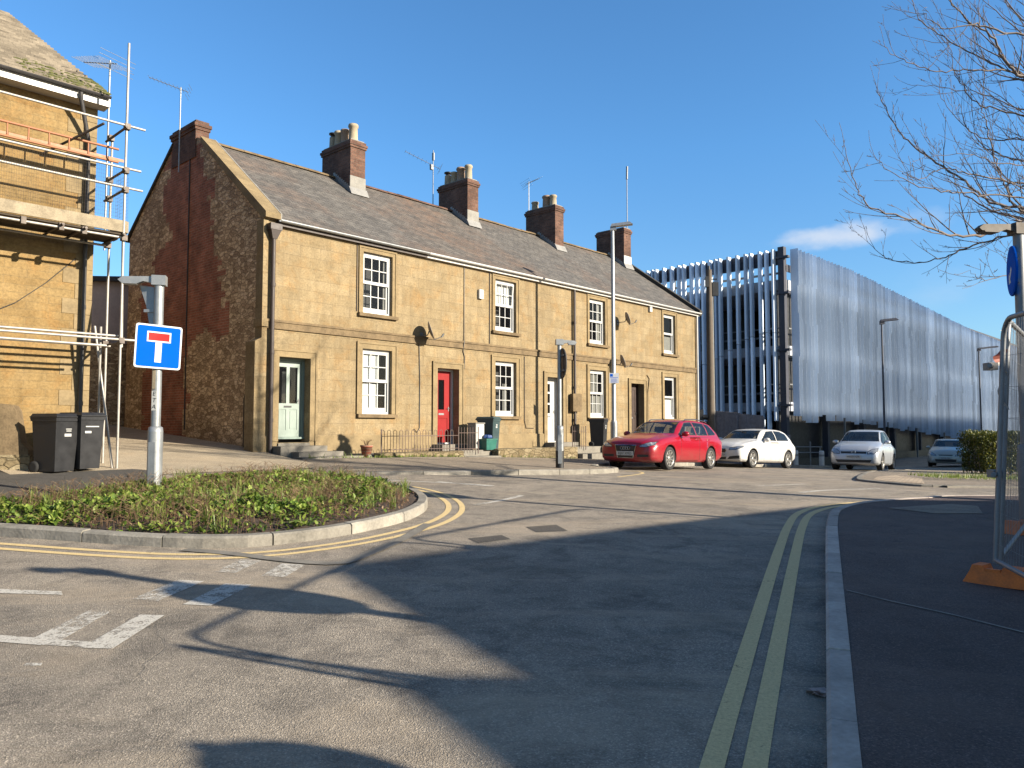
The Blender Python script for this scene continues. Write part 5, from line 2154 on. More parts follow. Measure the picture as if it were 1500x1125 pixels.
LB = [(-0.03, 0.09, 0.755, 0.768, 'r'), (-0.02, 0.085, 0.72, 0.735, 'r'), (-0.05, 0.09, 0.63, 0.68, 'r')]
wheelie(put(80, 660, 13.6, 0.02), R(73), 'black wheelie bin nearer the stone pier, with small white marks', 'bin_black', LB)
wheelie(put(119, 655, 14.0, 0.04), R(68), 'black wheelie bin beside the scaffold poles with a round white logo', 'bin_black', [(-0.14, 0.13, 0.77, 0.79, 'r'), (-0.15, -0.02, 0.66, 0.70, 'r'), (0.07, 0.055, 0.68, 0, 'd')])
c = TZ(7.05, -0.9, 0.10)
wheelie((c.x, c.y, Z0 + 0.062), R(64), 'tall teal grey wheelie bin below the window next to the red door', 'bin_teal', [(-0.03, 0.06, 0.76, 0.80, 'r'), (-0.04, 0.06, 0.69, 0.74, 'r')])
c = TZ(12.85, -0.85, 0.10)
wheelie((c.x, c.y, Z0 + 0.062), R(66), 'dark grey wheelie bin partly behind the front of the red car', 'bin_black', [(-0.03, 0.07, 0.74, 0.79, 'r'), (-0.03, 0.07, 0.66, 0.71, 'r')])
# white appliance-like cabinet and recycling box by the red door
c = TZ(6.42, -0.98, 0.26)
o = emp('white_cabinet', (c.x, c.y, Z0 + 0.10), R(48), 'low white cabinet with scuffed front beside the red door steps', 'cabinet')
b = MB()
b.box(-0.18, 0.18, -0.17, 0.17, 0.02, 0.78)
b.box(-0.20, 0.20, -0.19, 0.18, 0.78, 0.81)
b.build('body', MAT['render'], o)
b = MB()
b.box(-0.16, 0.17, -0.178, -0.171, 0.05, 0.76)
b.build('door', MAT['white_paint'], o)
c = TZ(6.62, -1.28, 0.2)
o = emp('recycling_box', (c.x, c.y, Z0 + 0.10), R(48), 'green open recycling box with blue bags in front of the teal bin', 'recycling box')
b = MB()
b.frustum((-0.19, 0.19, -0.14, 0.14), (-0.23, 0.23, -0.18, 0.18), 0.0, 0.32)
b.box(-0.245, 0.245, -0.195, 0.195, 0.30, 0.33)
b.build('box', MAT['box_green'], o)
o2 = emp('blue_bag', (c.x, c.y, Z0 + 0.10 + 0.335), R(48), 'crumpled blue bags heaped on the green recycling box', 'bag')
b = MB()
rng = random.Random(2)
for k in range(5):
    M = Matrix.Translation((rng.uniform(-.12, .12), rng.uniform(-.08, .08), 0.02)) @ Matrix.Diagonal((1, 0.8, rng.uniform(.6, 1), 1))
    pr_ = [(0.001, -0.02), (0.09, -0.01), (0.10, 0.04), (0.06, 0.1), (0.001, 0.12)]
    b.lathe([(r * rng.uniform(.8, 1.2), z) for r, z in pr_], 9, M, False)
b.build('bag', MAT['blue_bag'], o2)
c = TZ(2.25, -1.15, 0.0)
o = emp('plant_pot', (c.x, c.y, Z0 - 0.0), 0, 'small brown plant pot at the left end of the railings', 'plant pot')
b = MB()
b.lathe([(0.001, 0.0), (0.11, 0.0), (0.15, 0.26), (0.165, 0.26), (0.165, 0.31), (0.14, 0.31), (0.13, 0.27), (0.001, 0.27)], 16)
b.build('pot', MAT['gbrick'], o)
b = MB()
for k in range(14):
    a = k * 2.4
    b.tube([(0.02 * math.cos(a), 0.02 * math.sin(a), 0.27), (0.07 * math.cos(a), 0.07 * math.sin(a), 0.4), (0.16 * math.cos(a), 0.16 * math.sin(a), 0.44 + 0.02 * (k % 3))], [0.006, 0.006, 0.002], 4)
b.build('stems', MAT['dead'], o)

# ================================================================== MESH FENCE PANELS ON THE RIGHT


def fence_panel(p0, p1, lab, h=2.0, zup=0.13, lean=0.0, gap=0.05):
    """site fence panel, tube frame with rounded corners and welded wire"""
    a, c = Vector(p0), Vector(p1)
    L = (c - a).length
    rz = math.atan2(c.y - a.y, c.x - a.x)
    za, zc = g(*p0) + 0.1, g(*p1) + 0.1
    o = emp('mesh_fence', (a.x, a.y, za + zup), rz, lab, 'fence', 'mesh site fences')
    o.rotation_euler = (lean, 0, rz)
    sl = (zc - za) / L
    sh = lambda P: (P[0], P[1], P[2] + sl * P[0])
    r = 0.16
    pts = [(0, 0, 0.05), (0, 0, h - r)] + [(r - r * math.cos(q), 0, h - r + r * math.sin(q)) for q in [math.pi / 2 * k / 6 for k in range(1, 7)]]
    pts += [(L - r, 0, h)] + [(L - r + r * math.sin(q), 0, h - r + r * math.cos(q)) for q in [math.pi / 2 * k / 6 for k in range(1, 7)]] + [(L, 0, 0.05)]
    b = MB()
    b.tube([sh(p) for p in pts], 0.021, 8)
    b.tube([sh((0, 0, 0.07)), sh((L, 0, 0.07))], 0.019, 8)
    b.build('frame', MAT['fence_steel'], o)
    b = MB()
    n = int(L / gap)
    for i in range(1, n):
        x = L * i / n
        top = h
        if x < r:
            top = h - r + math.sqrt(max(0, r * r - (r - x) ** 2))
        if x > L - r:
            top = h - r + math.sqrt(max(0, r * r - (x - L + r) ** 2))
        b.tube([sh((x, 0, 0.07)), sh((x, 0, top))], 0.0012, 4, False)
    for k in range(8):
        z = 0.2 + k * 0.25
        b.tube([sh((0, 0.003, z)), sh((L, 0.003, z))], 0.0014, 4, False)
    b.build('wire_mesh', MAT['fence_steel'], o)
    return o


def fence_block(x, y, rz, lab):
    o = emp('fence_block', (x, y, g(x, y) + 0.098), rz, lab, 'fence foot', 'orange fence feet')
    b = MB()
    b.frustum((-0.36, 0.36, -0.12, 0.12), (-0.31, 0.31, -0.095, 0.095), 0.0, 0.10)
    # raised lands with sockets between them
    for (x0, x1) in ((-0.31, -0.20), (-0.09, 0.09), (0.20, 0.31)):
        b.frustum((x0, x1, -0.095, 0.095), (x0 + 0.015, x1 - 0.015, -0.085, 0.085), 0.10, 0.145)
    b.box(-0.20, -0.09, -0.095, -0.05, 0.10, 0.125)
    b.box(0.09, 0.20, -0.095, -0.05, 0.10, 0.125)
    b.build('block', MAT['orange'], o)
    for x_ in (-0.145, 0.145):
        b = MB()
        b.lathe([(0.026, 0.102), (0.024, 0.104), (0.001, 0.1035)], 12, Matrix.Translation((x_, 0.0, 0)))
        b.build('socket', MAT['black'], o)
    return o


FP = gp(1459, 858, 0.1)
FP = (FP[0], FP[1])
dk = Vector((0.235, 0.972))
near = Vector(FP) - dk * 3.45
fence_panel(FP, tuple(near), 'mesh fence panel running from the clipped post towards the camera', lean=R(-3.6))
f2a = (FP[0] + 0.13, FP[1] + 0.14)
d2 = (Vector(at(1522, 700, 9.9)[:2]) - Vector(f2a)).normalized()
f2b = Vector(f2a) + d2 * 3.45
fence_panel(f2a, tuple(f2b), 'mesh fence panel leading away behind the first towards the hedge', lean=R(3.2), gap=0.075)
n2 = near + Vector((0.05, -0.12))
n3 = n2 + Vector((0.955, -0.30)).normalized() * 3.45
fence_panel(tuple(n2), tuple(n3), 'mesh fence panel beyond the right edge whose shadow streaks the road')
fence_block(FP[0] + 0.16, FP[1] - 0.02, R(-50), 'orange plastic fence foot under the nearest fence post')
fence_block(f2b.x - 0.1, f2b.y - 0.1, R(20), 'orange fence foot farther back at the end of the second fence panel')
fence_block(near.x + 0.1, near.y, R(-20), 'orange fence foot beyond the right edge of the picture')
# clamps and tape
for z, lab in ((0.75, 'lower steel clamp joining the two mesh fence panels'), (1.62, 'upper steel clamp joining the two mesh fence panels, beside the tape')):
    b = MB()
    zz = g(*FP) + 0.23 + z
    b.tube([(FP[0] - 0.02, FP[1] - 0.05, zz), (f2a[0] + 0.02, f2a[1] + 0.03, zz)], 0.02, 6)
    b.box(FP[0] + 0.03, FP[0] + 0.10, FP[1] + 0.03, FP[1] + 0.12, zz - 0.03, zz + 0.03)
    tag(b.build('fence_clamp', MAT['galv_dull']), lab, 'fence clamp', 'fence clamps')
b = MB()
zt_ = g(*FP) + 0.1
base = Vector((f2a[0] + 0.07, f2a[1] - 0.02, zt_ + 2.05))
prev = None
vs = []
rng = random.Random(4)
n = 26
for i in range(n):
    z = base.z - i * 0.026
    off = 0.035 * math.sin(i * 0.55) + (0.02 if i < 8 else -0.01)
    w = 0.032 if i < 14 else 0.016
    a = i * 0.35
    vs += [(base.x - 0.03 + off - w * math.cos(a), base.y - 0.04 - w * math.sin(a), z), (base.x - 0.03 + off + w * math.cos(a), base.y - 0.04 + w * math.sin(a), z - 0.01)]
for i in range(n - 1):
    b.mi = 1 if 5 < i < 10 else 0
    b.add([vs[2 * i], vs[2 * i + 1], vs[2 * i + 3], vs[2 * i + 2]], [(0, 1, 2, 3)], True)
tag(b.build('barrier_tape', [MAT['tape'], MAT['tape_red']]), 'torn strip of red and white barrier tape tied to the fence post', 'tape')

# ================================================================== CARS


def crom(vals, xs_, x):
    """monotone-ish cubic through (xs, vals)"""
    n = len(xs_)
    i = 0
    while i < n - 2 and x > xs_[i + 1]:
        i += 1
    x0, x1 = xs_[i], xs_[i + 1]
    h = x1 - x0
    t = (x - x0) / h

    def slope(k):
        if k == 0:
            return (vals[1] - vals[0]) / (xs_[1] - xs_[0])
        if k == n - 1:
            return (vals[-1] - vals[-2]) / (xs_[-1] - xs_[-2])
        a = (vals[k] - vals[k - 1]) / (xs_[k] - xs_[k - 1])
        b = (vals[k + 1] - vals[k]) / (xs_[k + 1] - xs_[k])
        if a * b <= 0:
            return 0.0
        return 2 * a * b / (a + b)
    m0, m1 = slope(i), slope(i + 1)
    return (2 * t ** 3 - 3 * t * t + 1) * vals[i] + (t ** 3 - 2 * t * t + t) * h * m0 + (-2 * t ** 3 + 3 * t * t) * vals[i + 1] + (t ** 3 - t * t) * h * m1


def ring(st):
    """half section from floor centre to roof centre: st = zb, w, zsh, wsh, ztop, wtop"""
    zb, w, zs, ws, zt, wt = st
    zm = zb + (zs - zb) * 0.58
    P = [(0, zb), (0.62 * w, zb), (0.90 * w, zb + 0.015), (0.975 * w, zb + 0.09), (w, zm), (0.994 * w, zm + (zs - zm) * 0.55), (ws + 0.012, zs - 0.015), (ws - 0.015, zs + 0.012)]
    g1 = (ws + (wt - ws) * 0.5 + 0.012, zs + (zt - zs) * 0.52)
    P += [g1, (wt + 0.015, zt - 0.035 - 0.02 * (zt - zs)), (wt - 0.06, zt - 0.008), (wt * 0.5, zt + 0.012), (0, zt + 0.018)]
    return P


def car(name, label, loc, rz, paint, stns, wb, fx, wr, glass_side, screen, back_screen, opts):
    """x forward, y left, z up; stns from front to back"""
    root = emp(name, loc, rz, label, 'car', opts.get('group'))
    X = [-s[0] for s in stns]
    cols = list(zip(*[s[1:] for s in stns]))
    N = 64
    x0, x1 = X[0], X[-1]
    rings = []
    for i in range(N + 1):
        f = i / N
        f = 0.5 - 0.5 * math.cos(math.pi * f) if True else f
        f = 0.55 * f + 0.45 * i / N
        x = x0 + (x1 - x0) * f
        st = [crom(c, X, x) for c in cols]
        rings.append((-x, ring(st)))
    K = len(rings[0][1])
    bm = bmesh.new()
    vv = []
    for x, P in rings:
        row = []
        for y, z in P:
            row.append(bm.verts.new((x, y, z)))
        for y, z in reversed(P[1:-1]):
            row.append(bm.verts.new((x, -y, z)))
        vv.append(row)
    M_ = len(vv[0])
    for i in range(N):
        for j in range(M_):
            bm.faces.new((vv[i][j], vv[i][(j + 1) % M_], vv[i + 1][(j + 1) % M_], vv[i + 1][j]))
    bm.faces.new(list(reversed(vv[0])))
    bm.faces.new(vv[-1])
    bmesh.ops.recalc_face_normals(bm, faces=bm.faces[:])
    me = bpy.data.meshes.new('shell')
    bm.to_mesh(me)
    bm.free()
    me.materials.append(paint)
    me.materials.append(MAT['black'])
    o = bpy.data.objects.new('shell', me)
    COL.objects.link(o)
    # wheel arches
    cut = MB()
    wmax = max(s[2] for s in stns)
    for ax in (fx, fx - wb):
        for sy in (-1, 1):
            Mx = Matrix.Translation((ax, sy * (wmax - 0.14), wr)) @ Matrix.Rotation(R(90), 4, 'X')
            n = 32
            ra = wr + 0.055
            vs = [Mx @ Vector((ra * math.cos(2 * math.pi * k / n), ra * math.sin(2 * math.pi * k / n), zz)) for zz in (-0.24, 0.24) for k in range(n)]
            fs = [tuple(range(n - 1, -1, -1)), tuple(range(n, 2 * n))] + [(k, (k + 1) % n, n + (k + 1) % n, n + k) for k in range(n)]
            cut.add(vs, fs, False)
    co = cut.build('cut', MAT['black'])
    md = o.modifiers.new('b', 'BOOLEAN')
    md.operation = 'DIFFERENCE'
    md.object = co
    md.solver = 'EXACT'
    md.material_mode = 'TRANSFER'
    dg = bpy.context.evaluated_depsgraph_get()
    me2 = bpy.data.meshes.new_from_object(o.evaluated_get(dg))
    slot = {i: (1 if (m and m.name == MAT['black'].name) else 0) for i, m in enumerate(me2.materials)}
    bpy.data.objects.remove(o)
    bpy.data.objects.remove(co)
    bm = bmesh.new()
    bm.from_mesh(me2)
    for f in bm.faces:
        f.material_index = slot.get(f.material_index, 0)

    def cut_region(poly, ax, cond):
        for i in range(len(poly)):
            a, c = poly[i], poly[(i + 1) % len(poly)]
            d = (c[0] - a[0], c[1] - a[1])
            if ax == 'xz':
                co_, no = (a[0], 0, a[1]), (-d[1], 0, d[0])
            else:
                co_, no = (0, a[0], a[1]), (0, -d[1], d[0])
            lo0, hi0 = min(p[0] for p in poly) - 0.25, max(p[0] for p in poly) + 0.25
            lo1, hi1 = min(p[1] for p in poly) - 0.25, max(p[1] for p in poly) + 0.25
            fs = []
            for f in bm.faces:
                q = f.calc_center_median()
                u = q.x if ax == 'xz' else q.y
                if lo0 < u < hi0 and lo1 < q.z < hi1 and cond(f, q):
                    fs.append(f)
            ed = set(e for f in fs for e in f.edges)
            ve = set(v for f in fs for v in f.verts)
            bmesh.ops.bisect_plane(bm, geom=list(ve) + list(ed) + fs, plane_co=co_, plane_no=no)
        res = []
        for f in bm.faces:
            q = f.calc_center_median()
            u = q.x if ax == 'xz' else q.y
            if cond(f, q) and inside((u, q.z), poly):
                res.append(f)
        return res

    def extract(faces, nm, mats, push=0.0, rimw=0.0, rim_mat=None, parent=root):
        if not faces:
            return None
        nb = bmesh.new()
        mp = {}
        for f in faces:
            vs = []
            for v in f.verts:
                if v not in mp:
                    mp[v] = nb.verts.new(v.co + v.normal * push)
                vs.append(mp[v])
            nb.faces.new(vs)
        bmesh.ops.delete(bm, geom=faces, context='FACES')
        nb.normal_update()
        if rimw:
            r = bmesh.ops.inset_region(nb, faces=nb.faces[:], thickness=rimw, use_boundary=True, use_even_offset=False)
            for f in r['faces']:
                f.material_index = 1
        for f in nb.faces:
            f.smooth = True
        ob_ = from_bm(nb, nm, mats, parent)
        nb.free()
        return ob_

    side = lambda sgn: (lambda f, q: q.y * sgn > 0.3 and abs(f.normal.y) > 0.35)
    front = lambda f, q: f.material_index == 0 and f.normal.x > 0.12 and q.x > fx + 0.2
    rear = lambda f, q: f.normal.x < -0.1 and q.x < fx - wb + 0.5
    bm.normal_update()
    for poly in glass_side:
        for sgn in (-1, 1):
            fs = cut_region(poly, 'xz', side(sgn))
            extract(fs, 'side_window', [MAT['carglass'], MAT['black']], 0.0, 0.02)
    fs = cut_region(screen, 'yz', lambda f, q: f.normal.x > 0.12 and f.normal.z > 0.2 and q.x > opts['screen_x'][0] and q.x < opts['screen_x'][1])
    extract(fs, 'windscreen', [MAT['carglass'], MAT['black']], 0.0, 0.025)
    fs = cut_region(back_screen, 'yz', rear)
    extract(fs, 'rear_window', [MAT['carglass'], MAT['black']], 0.0, 0.02)
    for (poly, nm, m, rim, push) in opts['front']:
        for sgn in ((1, -1) if poly[0][0] != 0 and not opts.get('nomirror') and min(p[0] for p in poly) > 0 else (1,)):
            pl = [(p[0] * sgn, p[1]) for p in poly]
            fs = cut_region(pl, 'yz', front)
            extract(fs, nm, [MAT[m], MAT[rim or m]], push, 0.018 if rim else 0.0)
    for poly in opts.get('doors', []):
        for sgn in (-1, 1):
            fs = cut_region(poly, 'xz', lambda f, q, sgn=sgn: q.y * sgn > 0.3 and abs(f.normal.y) > 0.3 and f.material_index == 0)
            extract(fs, 'door', [paint, MAT['black']], 0.0, 0.009)
    for (poly, nm, m) in opts.get('side', []):
        for sgn in (-1, 1):
            fs = cut_region(poly, 'xz', lambda f, q, sgn=sgn: q.y * sgn > 0.3 and f.material_index == 0)
            extract(fs, nm, [MAT[m]], 0.004)
    for f in bm.faces:
        f.smooth = f.material_index == 0
    from_bm(bm, 'body', [paint, MAT['black']], root)
    bm.free()
    # wheels
    for ax in (fx, fx - wb):
        for sy in (-1, 1):
            steer = opts.get('steer', 0) if ax == fx else 0
            M = Matrix.Translation((ax, sy * (wmax - 0.105), wr)) @ Matrix.Rotation(steer, 4, 'Z') @ Matrix.Rotation(R(-90 * sy), 4, 'X')
            b = MB()
            rr = wr * 0.70
            b.lathe([(rr, -0.095), (wr * 0.93, -0.1), (wr * 0.985, -0.085), (wr, -0.05), (wr, 0.05), (wr * 0.985, 0.085), (wr * 0.93, 0.1), (rr, 0.092)], 36, M)
            wh = b.build('wheel', MAT['rubber'], root)
            b = MB()
            b.lathe([(rr + 0.004, -0.09), (rr + 0.006, 0.088), (rr - 0.012, 0.094), (rr - 0.022, 0.08), (rr - 0.03, -0.02), (0.001, -0.03)], 36, M)
            b.mi = 0
            ns = opts.get('spokes', 10)
            for k in range(ns):
                a = 2 * math.pi * k / ns
                Q = M @ Matrix.Rotation(a, 4, 'Z')
                sw = opts.get('spw', 0.022)
                b.frustum((-sw * 0.9, sw * 0.9, 0.03, rr * 0.5), (-sw * 0.6, sw * 0.6, 0.03, rr * 0.5), 0.03, 0.066, Q)
                b.frustum((-sw * 1.25, sw * 1.25, rr * 0.5, rr - 0.01), (-sw * 0.9, sw * 0.9, rr * 0.5, rr - 0.015), 0.03, 0.075, Q)
            b.lathe([(0.075, 0.02), (0.07, 0.07), (0.03, 0.075), (0.001, 0.075)], 16, M)
            b.mi = 1
            b.lathe([(rr - 0.03, 0.004), (0.001, 0.004)], 36, M, False)
            b.build('rim', [MAT['alloy'], MAT['rubber']], wh)
    # mirrors
    mx, my, mz = opts['mirror']
    for sy in (-1, 1):
        b = MB()
        b.tube([(mx, sy * (my - 0.1), mz - 0.03), (mx - 0.01, sy * (my + 0.03), mz - 0.02)], 0.025, 6)
        M = Matrix.Translation((mx - 0.03, sy * (my + 0.09), mz + 0.02)) @ Matrix.Diagonal((0.085, 0.115, 0.075, 1))
        b.lathe([(0.001, -1), (0.5, -0.87), (0.87, -0.5), (1, 0), (0.87, 0.5), (0.5, 0.87), (0.001, 1)], 14, M)
        b.build('wing_mirror', paint, root)
    # handles
    for (hx, hz, hy) in opts.get('handles', []):
        for sy in (-1, 1):
            b = MB()
            b.tube([(hx + 0.1, sy * (hy - 0.01), hz), (hx + 0.07, sy * (hy + 0.022), hz), (hx - 0.07, sy * (hy + 0.022), hz), (hx - 0.1, sy * (hy - 0.01), hz)], 0.016, 6)
            b.build('door_handle', paint, root)
    # floor, dash and seats
    b = MB()
    b.box(fx - wb + 0.3, fx - 0.55, -0.66, 0.66, 0.3, 0.36)
    b.box(fx - 0.75, fx - 0.5, -0.66, 0.66, 0.36, opts['dash'])
    b.build('dashboard', MAT['seat_dark'], root)
    for (sx, yy) in ((opts['seat_x'], 0.36), (opts['seat_x'], -0.36), (opts['seat_x'] - 0.95, 0.36), (opts['seat_x'] - 0.95, -0.36)):
        b = MB()
        top = opts['dash'] + 0.13
        b.prism([(sx + 0.05, 0.4), (sx - 0.1, 0.42), (sx - 0.25, top), (sx - 0.14, top)], 'y', yy - 0.24, yy + 0.24)
        b.prism([(sx - 0.15, top + 0.04), (sx - 0.25, top + 0.04), (sx - 0.27, top + 0.2), (sx - 0.19, top + 0.2)], 'y', yy - 0.13, yy + 0.13)
        b.box(sx - 0.21, sx - 0.19, yy - 0.07, yy + 0.07, top, top + 0.05)
        b.build('seat', MAT[opts.get('seatm', 'seat_dark')], root)
    return root


def plate(root, txt, x, z, tilt=0.0, name='number_plate'):
    M = Matrix.Translation((x, 0, z)) @ Matrix.Rotation(-tilt, 4, 'Y')
    b = MB()
    b.box(-0.006, 0.004, -0.26, 0.26, -0.056, 0.056, M)
    p = b.build(name, MAT['plate'], root)
    text_obj(txt, 0.098, 'plate_lettering', MAT['black'], p, M @ Matrix.Translation((0.0055, 0, -0.004)) @ Matrix.Rotation(R(90), 4, 'Z') @ Matrix.Rotation(R(90), 4, 'X') @ Matrix.Diagonal((0.92, 1, 1, 1)))
    return p


# --- red estate
S_RED = [(2.29, 0.33, 0.62, 0.52, 0.60, 0.64, 0.42), (2.27, 0.27, 0.72, 0.60, 0.68, 0.70, 0.50), (2.18, 0.23, 0.80, 0.66, 0.755, 0.765, 0.55), (2.0, 0.20, 0.855, 0.74, 0.80, 0.83, 0.58), (1.55, 0.19, 0.885, 0.84, 0.815, 0.915, 0.60),
         (1.1, 0.19, 0.886, 0.89, 0.82, 0.975, 0.62), (0.92, 0.19, 0.886, 0.905, 0.82, 1.01, 0.63), (0.55, 0.19, 0.886, 0.92, 0.815, 1.20, 0.62), (0.15, 0.19, 0.886, 0.93, 0.81, 1.365, 0.59), (-0.2, 0.19, 0.886, 0.935, 0.805, 1.41, 0.57),
         (-0.8, 0.19, 0.886, 0.95, 0.80, 1.425, 0.56), (-1.4, 0.2, 0.884, 0.965, 0.79, 1.405, 0.55), (-1.75, 0.22, 0.875, 0.97, 0.775, 1.37, 0.53), (-1.95, 0.25, 0.86, 0.965, 0.755, 1.28, 0.55), (-2.12, 0.28, 0.83, 0.93, 0.74, 1.08, 0.6), (-2.25, 0.32, 0.76, 0.84, 0.70, 0.93, 0.58), (-2.29, 0.36, 0.70, 0.75, 0.64, 0.85, 0.5)]


def place(u, vb, Y):
    """ground point under a wheel seen at pixel u"""
    c = at(u, vb, Y)
    return Vector((c.x, c.y))


def car_pose(fw, heading, fx, wy, wb):
    """fw: ground point of the car's left front wheel; heading: world direction of its nose"""
    ang = math.atan2(heading[1], heading[0])
    left = Vector((-math.sin(ang), math.cos(ang)))
    fwd = Vector((math.cos(ang), math.sin(ang)))
    c = fw - fwd * fx - left * wy
    # rest on the slope
    rp = c + fwd * (fx - wb)
    fp = c + fwd * fx
    zf, zr = g(fp.x, fp.y), g(rp.x, rp.y)
    return (c.x, c.y, (zf + zr) / 2 - (2 * fx - wb) / 2 * 0 + 0.0), ang, math.atan2(zr - zf, wb)


h = R(38.5)
loc, ang, pitch = car_pose(place(977, 680, 20.8), (-math.sin(h), -math.cos(h)), 1.40, 0.78, 2.64)
RED_FRONT = [
    ([(-0.33, 0.66), (-0.24, 0.31), (0.24, 0.31), (0.33, 0.66)], 'grille', 'black', 'chrome', 0.006),
    ([(0.41, 0.60), (0.43, 0.655), (0.62, 0.73), (0.80, 0.76), (0.80, 0.665), (0.62, 0.60)], 'headlight', 'lamp', 'sign_back', 0.004),
    ([(0.36, 0.41), (0.36, 0.34), (0.68, 0.35), (0.68, 0.41)], 'air_intake', 'black', None, 0.002),
]
red = car('parked_car', 'red estate car parked at the kerb in front of the dark-doored cottage', loc, ang, MAT['red_paint'], S_RED, 2.64, 1.40, 0.318,
          [[(0.72, 0.975), (0.05, 1.335), (-0.42, 1.365), (-0.42, 0.975)], [(-0.47, 0.975), (-0.47, 1.365), (-1.22, 1.345), (-1.22, 0.99)], [(-1.27, 0.99), (-1.27, 1.345), (-1.62, 1.315), (-1.86, 1.06), (-1.86, 1.02)]],
          [(-0.68, 1.005), (-0.54, 1.352), (0.54, 1.352), (0.68, 1.005)], [(-0.56, 1.03), (-0.5, 1.30), (0.5, 1.30), (0.56, 1.03)],
          dict(screen_x=(-0.05, 1.05), front=RED_FRONT, mirror=(0.62, 0.84, 0.98), handles=[(-0.28, 0.86, 0.85), (-1.05, 0.87, 0.845)], dash=0.90, seat_x=-0.1, seatm='seat', spokes=10,
               doors=[[(0.78, 0.26), (0.72, 0.90), (-0.44, 0.93), (-0.44, 0.26)], [(-0.45, 0.26), (-0.45, 0.93), (-1.15, 0.93), (-0.98, 0.6), (-0.84, 0.26)]],
               side=[([(2.2, 0.42), (2.2, 0.405), (-2.1, 0.405), (-2.1, 0.42)], 'rub_strip', 'red_paint')], group='cars parked along the terrace kerb'))
red.rotation_euler = (0, pitch, ang)
for sy in (-1, 1):
    b = MB()
    b.tube([(-0.05, sy * 0.56, 1.385), (-0.15, sy * 0.555, 1.43), (-0.8, sy * 0.55, 1.455), (-1.5, sy * 0.535, 1.425), (-1.65, sy * 0.53, 1.385)], 0.016, 6)
    b.build('roof_rail', MAT['chrome'], red)
pl_ = plate(red, 'KJ07 XMO', 2.315, 0.435, R(-8))
b = MB()   # four-ring badge on the grille
for k in range(4):
    M = Matrix.Translation((2.302, -0.102 + 0.068 * k, 0.575)) @ Matrix.Rotation(R(90), 4, 'Y') 
    b.tube([M @ Vector((0.044 * math.cos(q), 0.044 * math.sin(q), 0)) for q in [2 * math.pi * j / 16 for j in range(17)]], 0.007, 5)
b.build('badge', MAT['chrome'], red)
b = MB()
for k in range(5):
    b.box(2.26, 2.296, -0.26, 0.26, 0.50 + 0.028 * k - 0.0, 0.506 + 0.028 * k)
b.build('grille_bars', MAT['sign_back'], red)
for sy in (-1, 1):
    b = MB()
    M = Matrix.Translation((2.155, sy * 0.60, 0.375)) @ Matrix.Rotation(R(90), 4, 'Y')
    b.lathe([(0.05, -0.05), (0.05, 0.03), (0.045, 0.04), (0.001, 0.042)], 14, M)
    b.build('fog_light', MAT['lamp'], red)
for sy in (-1, 1):
    b = MB()
    for (yy, rr) in ((0.50, 0.042), (0.62, 0.05)):
        M = Matrix.Translation((2.19 - (yy - 0.45) * 0.55, sy * yy, 0.645 + (yy - .5) * 0.25)) @ Matrix.Rotation(R(80), 4, 'Y')
        b.lathe([(rr, 0.0), (rr, 0.035), (rr * 0.8, 0.045), (rr * 0.75, 0.03), (0.001, 0.035)], 14, M)
    b.build('lamp_lens', MAT['lamp_dark'], red)

# --- white hatchback
S_WH = [(2.16, 0.32, 0.60, 0.52, 0.58, 0.62, 0.40), (2.14, 0.26, 0.70, 0.60, 0.66, 0.68, 0.46), (2.05, 0.22, 0.79, 0.68, 0.74, 0.76, 0.52), (1.85, 0.20, 0.845, 0.77, 0.785, 0.85, 0.56), (1.4, 0.19, 0.88, 0.87, 0.81, 0.935, 0.58),
        (1.0, 0.19, 0.882, 0.92, 0.815, 0.985, 0.60), (0.85, 0.19, 0.882, 0.93, 0.815, 1.01, 0.61), (0.5, 0.19, 0.882, 0.94, 0.81, 1.20, 0.61), (0.1, 0.19, 0.882, 0.945, 0.805, 1.365, 0.595), (-0.35, 0.19, 0.882, 0.95, 0.80, 1.41, 0.585),
        (-0.95, 0.19, 0.882, 0.96, 0.79, 1.415, 0.575), (-1.4, 0.2, 0.878, 0.97, 0.78, 1.39, 0.56), (-1.72, 0.23, 0.865, 0.965, 0.765, 1.30, 0.56), (-1.93, 0.27, 0.83, 0.93, 0.74, 1.12, 0.58), (-2.10, 0.31, 0.77, 0.82, 0.69, 0.9, 0.56), (-2.16, 0.36, 0.70, 0.72, 0.64, 0.8, 0.5)]
fw = TP(15.38, -5.5)
loc, ang, pitch = car_pose(fw, (-math.sin(R(45)), -math.cos(R(45))), 1.37, 0.78, 2.69)
WH_FRONT = [
    ([(0.015, 0.645), (0.035, 0.50), (0.22, 0.50), (0.27, 0.56), (0.25, 0.65)], 'kidney_grille', 'black', 'chrome', 0.006),
    ([(0.36, 0.59), (0.38, 0.68), (0.66, 0.735), (0.80, 0.755), (0.79, 0.68), (0.6, 0.60)], 'headlight', 'lamp', 'black', 0.004),
    ([(0.30, 0.28), (0.40, 0.38), (0.74, 0.42), (0.74, 0.31)], 'air_intake', 'black', None, 0.002),
    ([(-0.28, 0.36), (-0.24, 0.27), (0.24, 0.27), (0.28, 0.36)], 'lower_grille', 'black', None, 0.002),
]
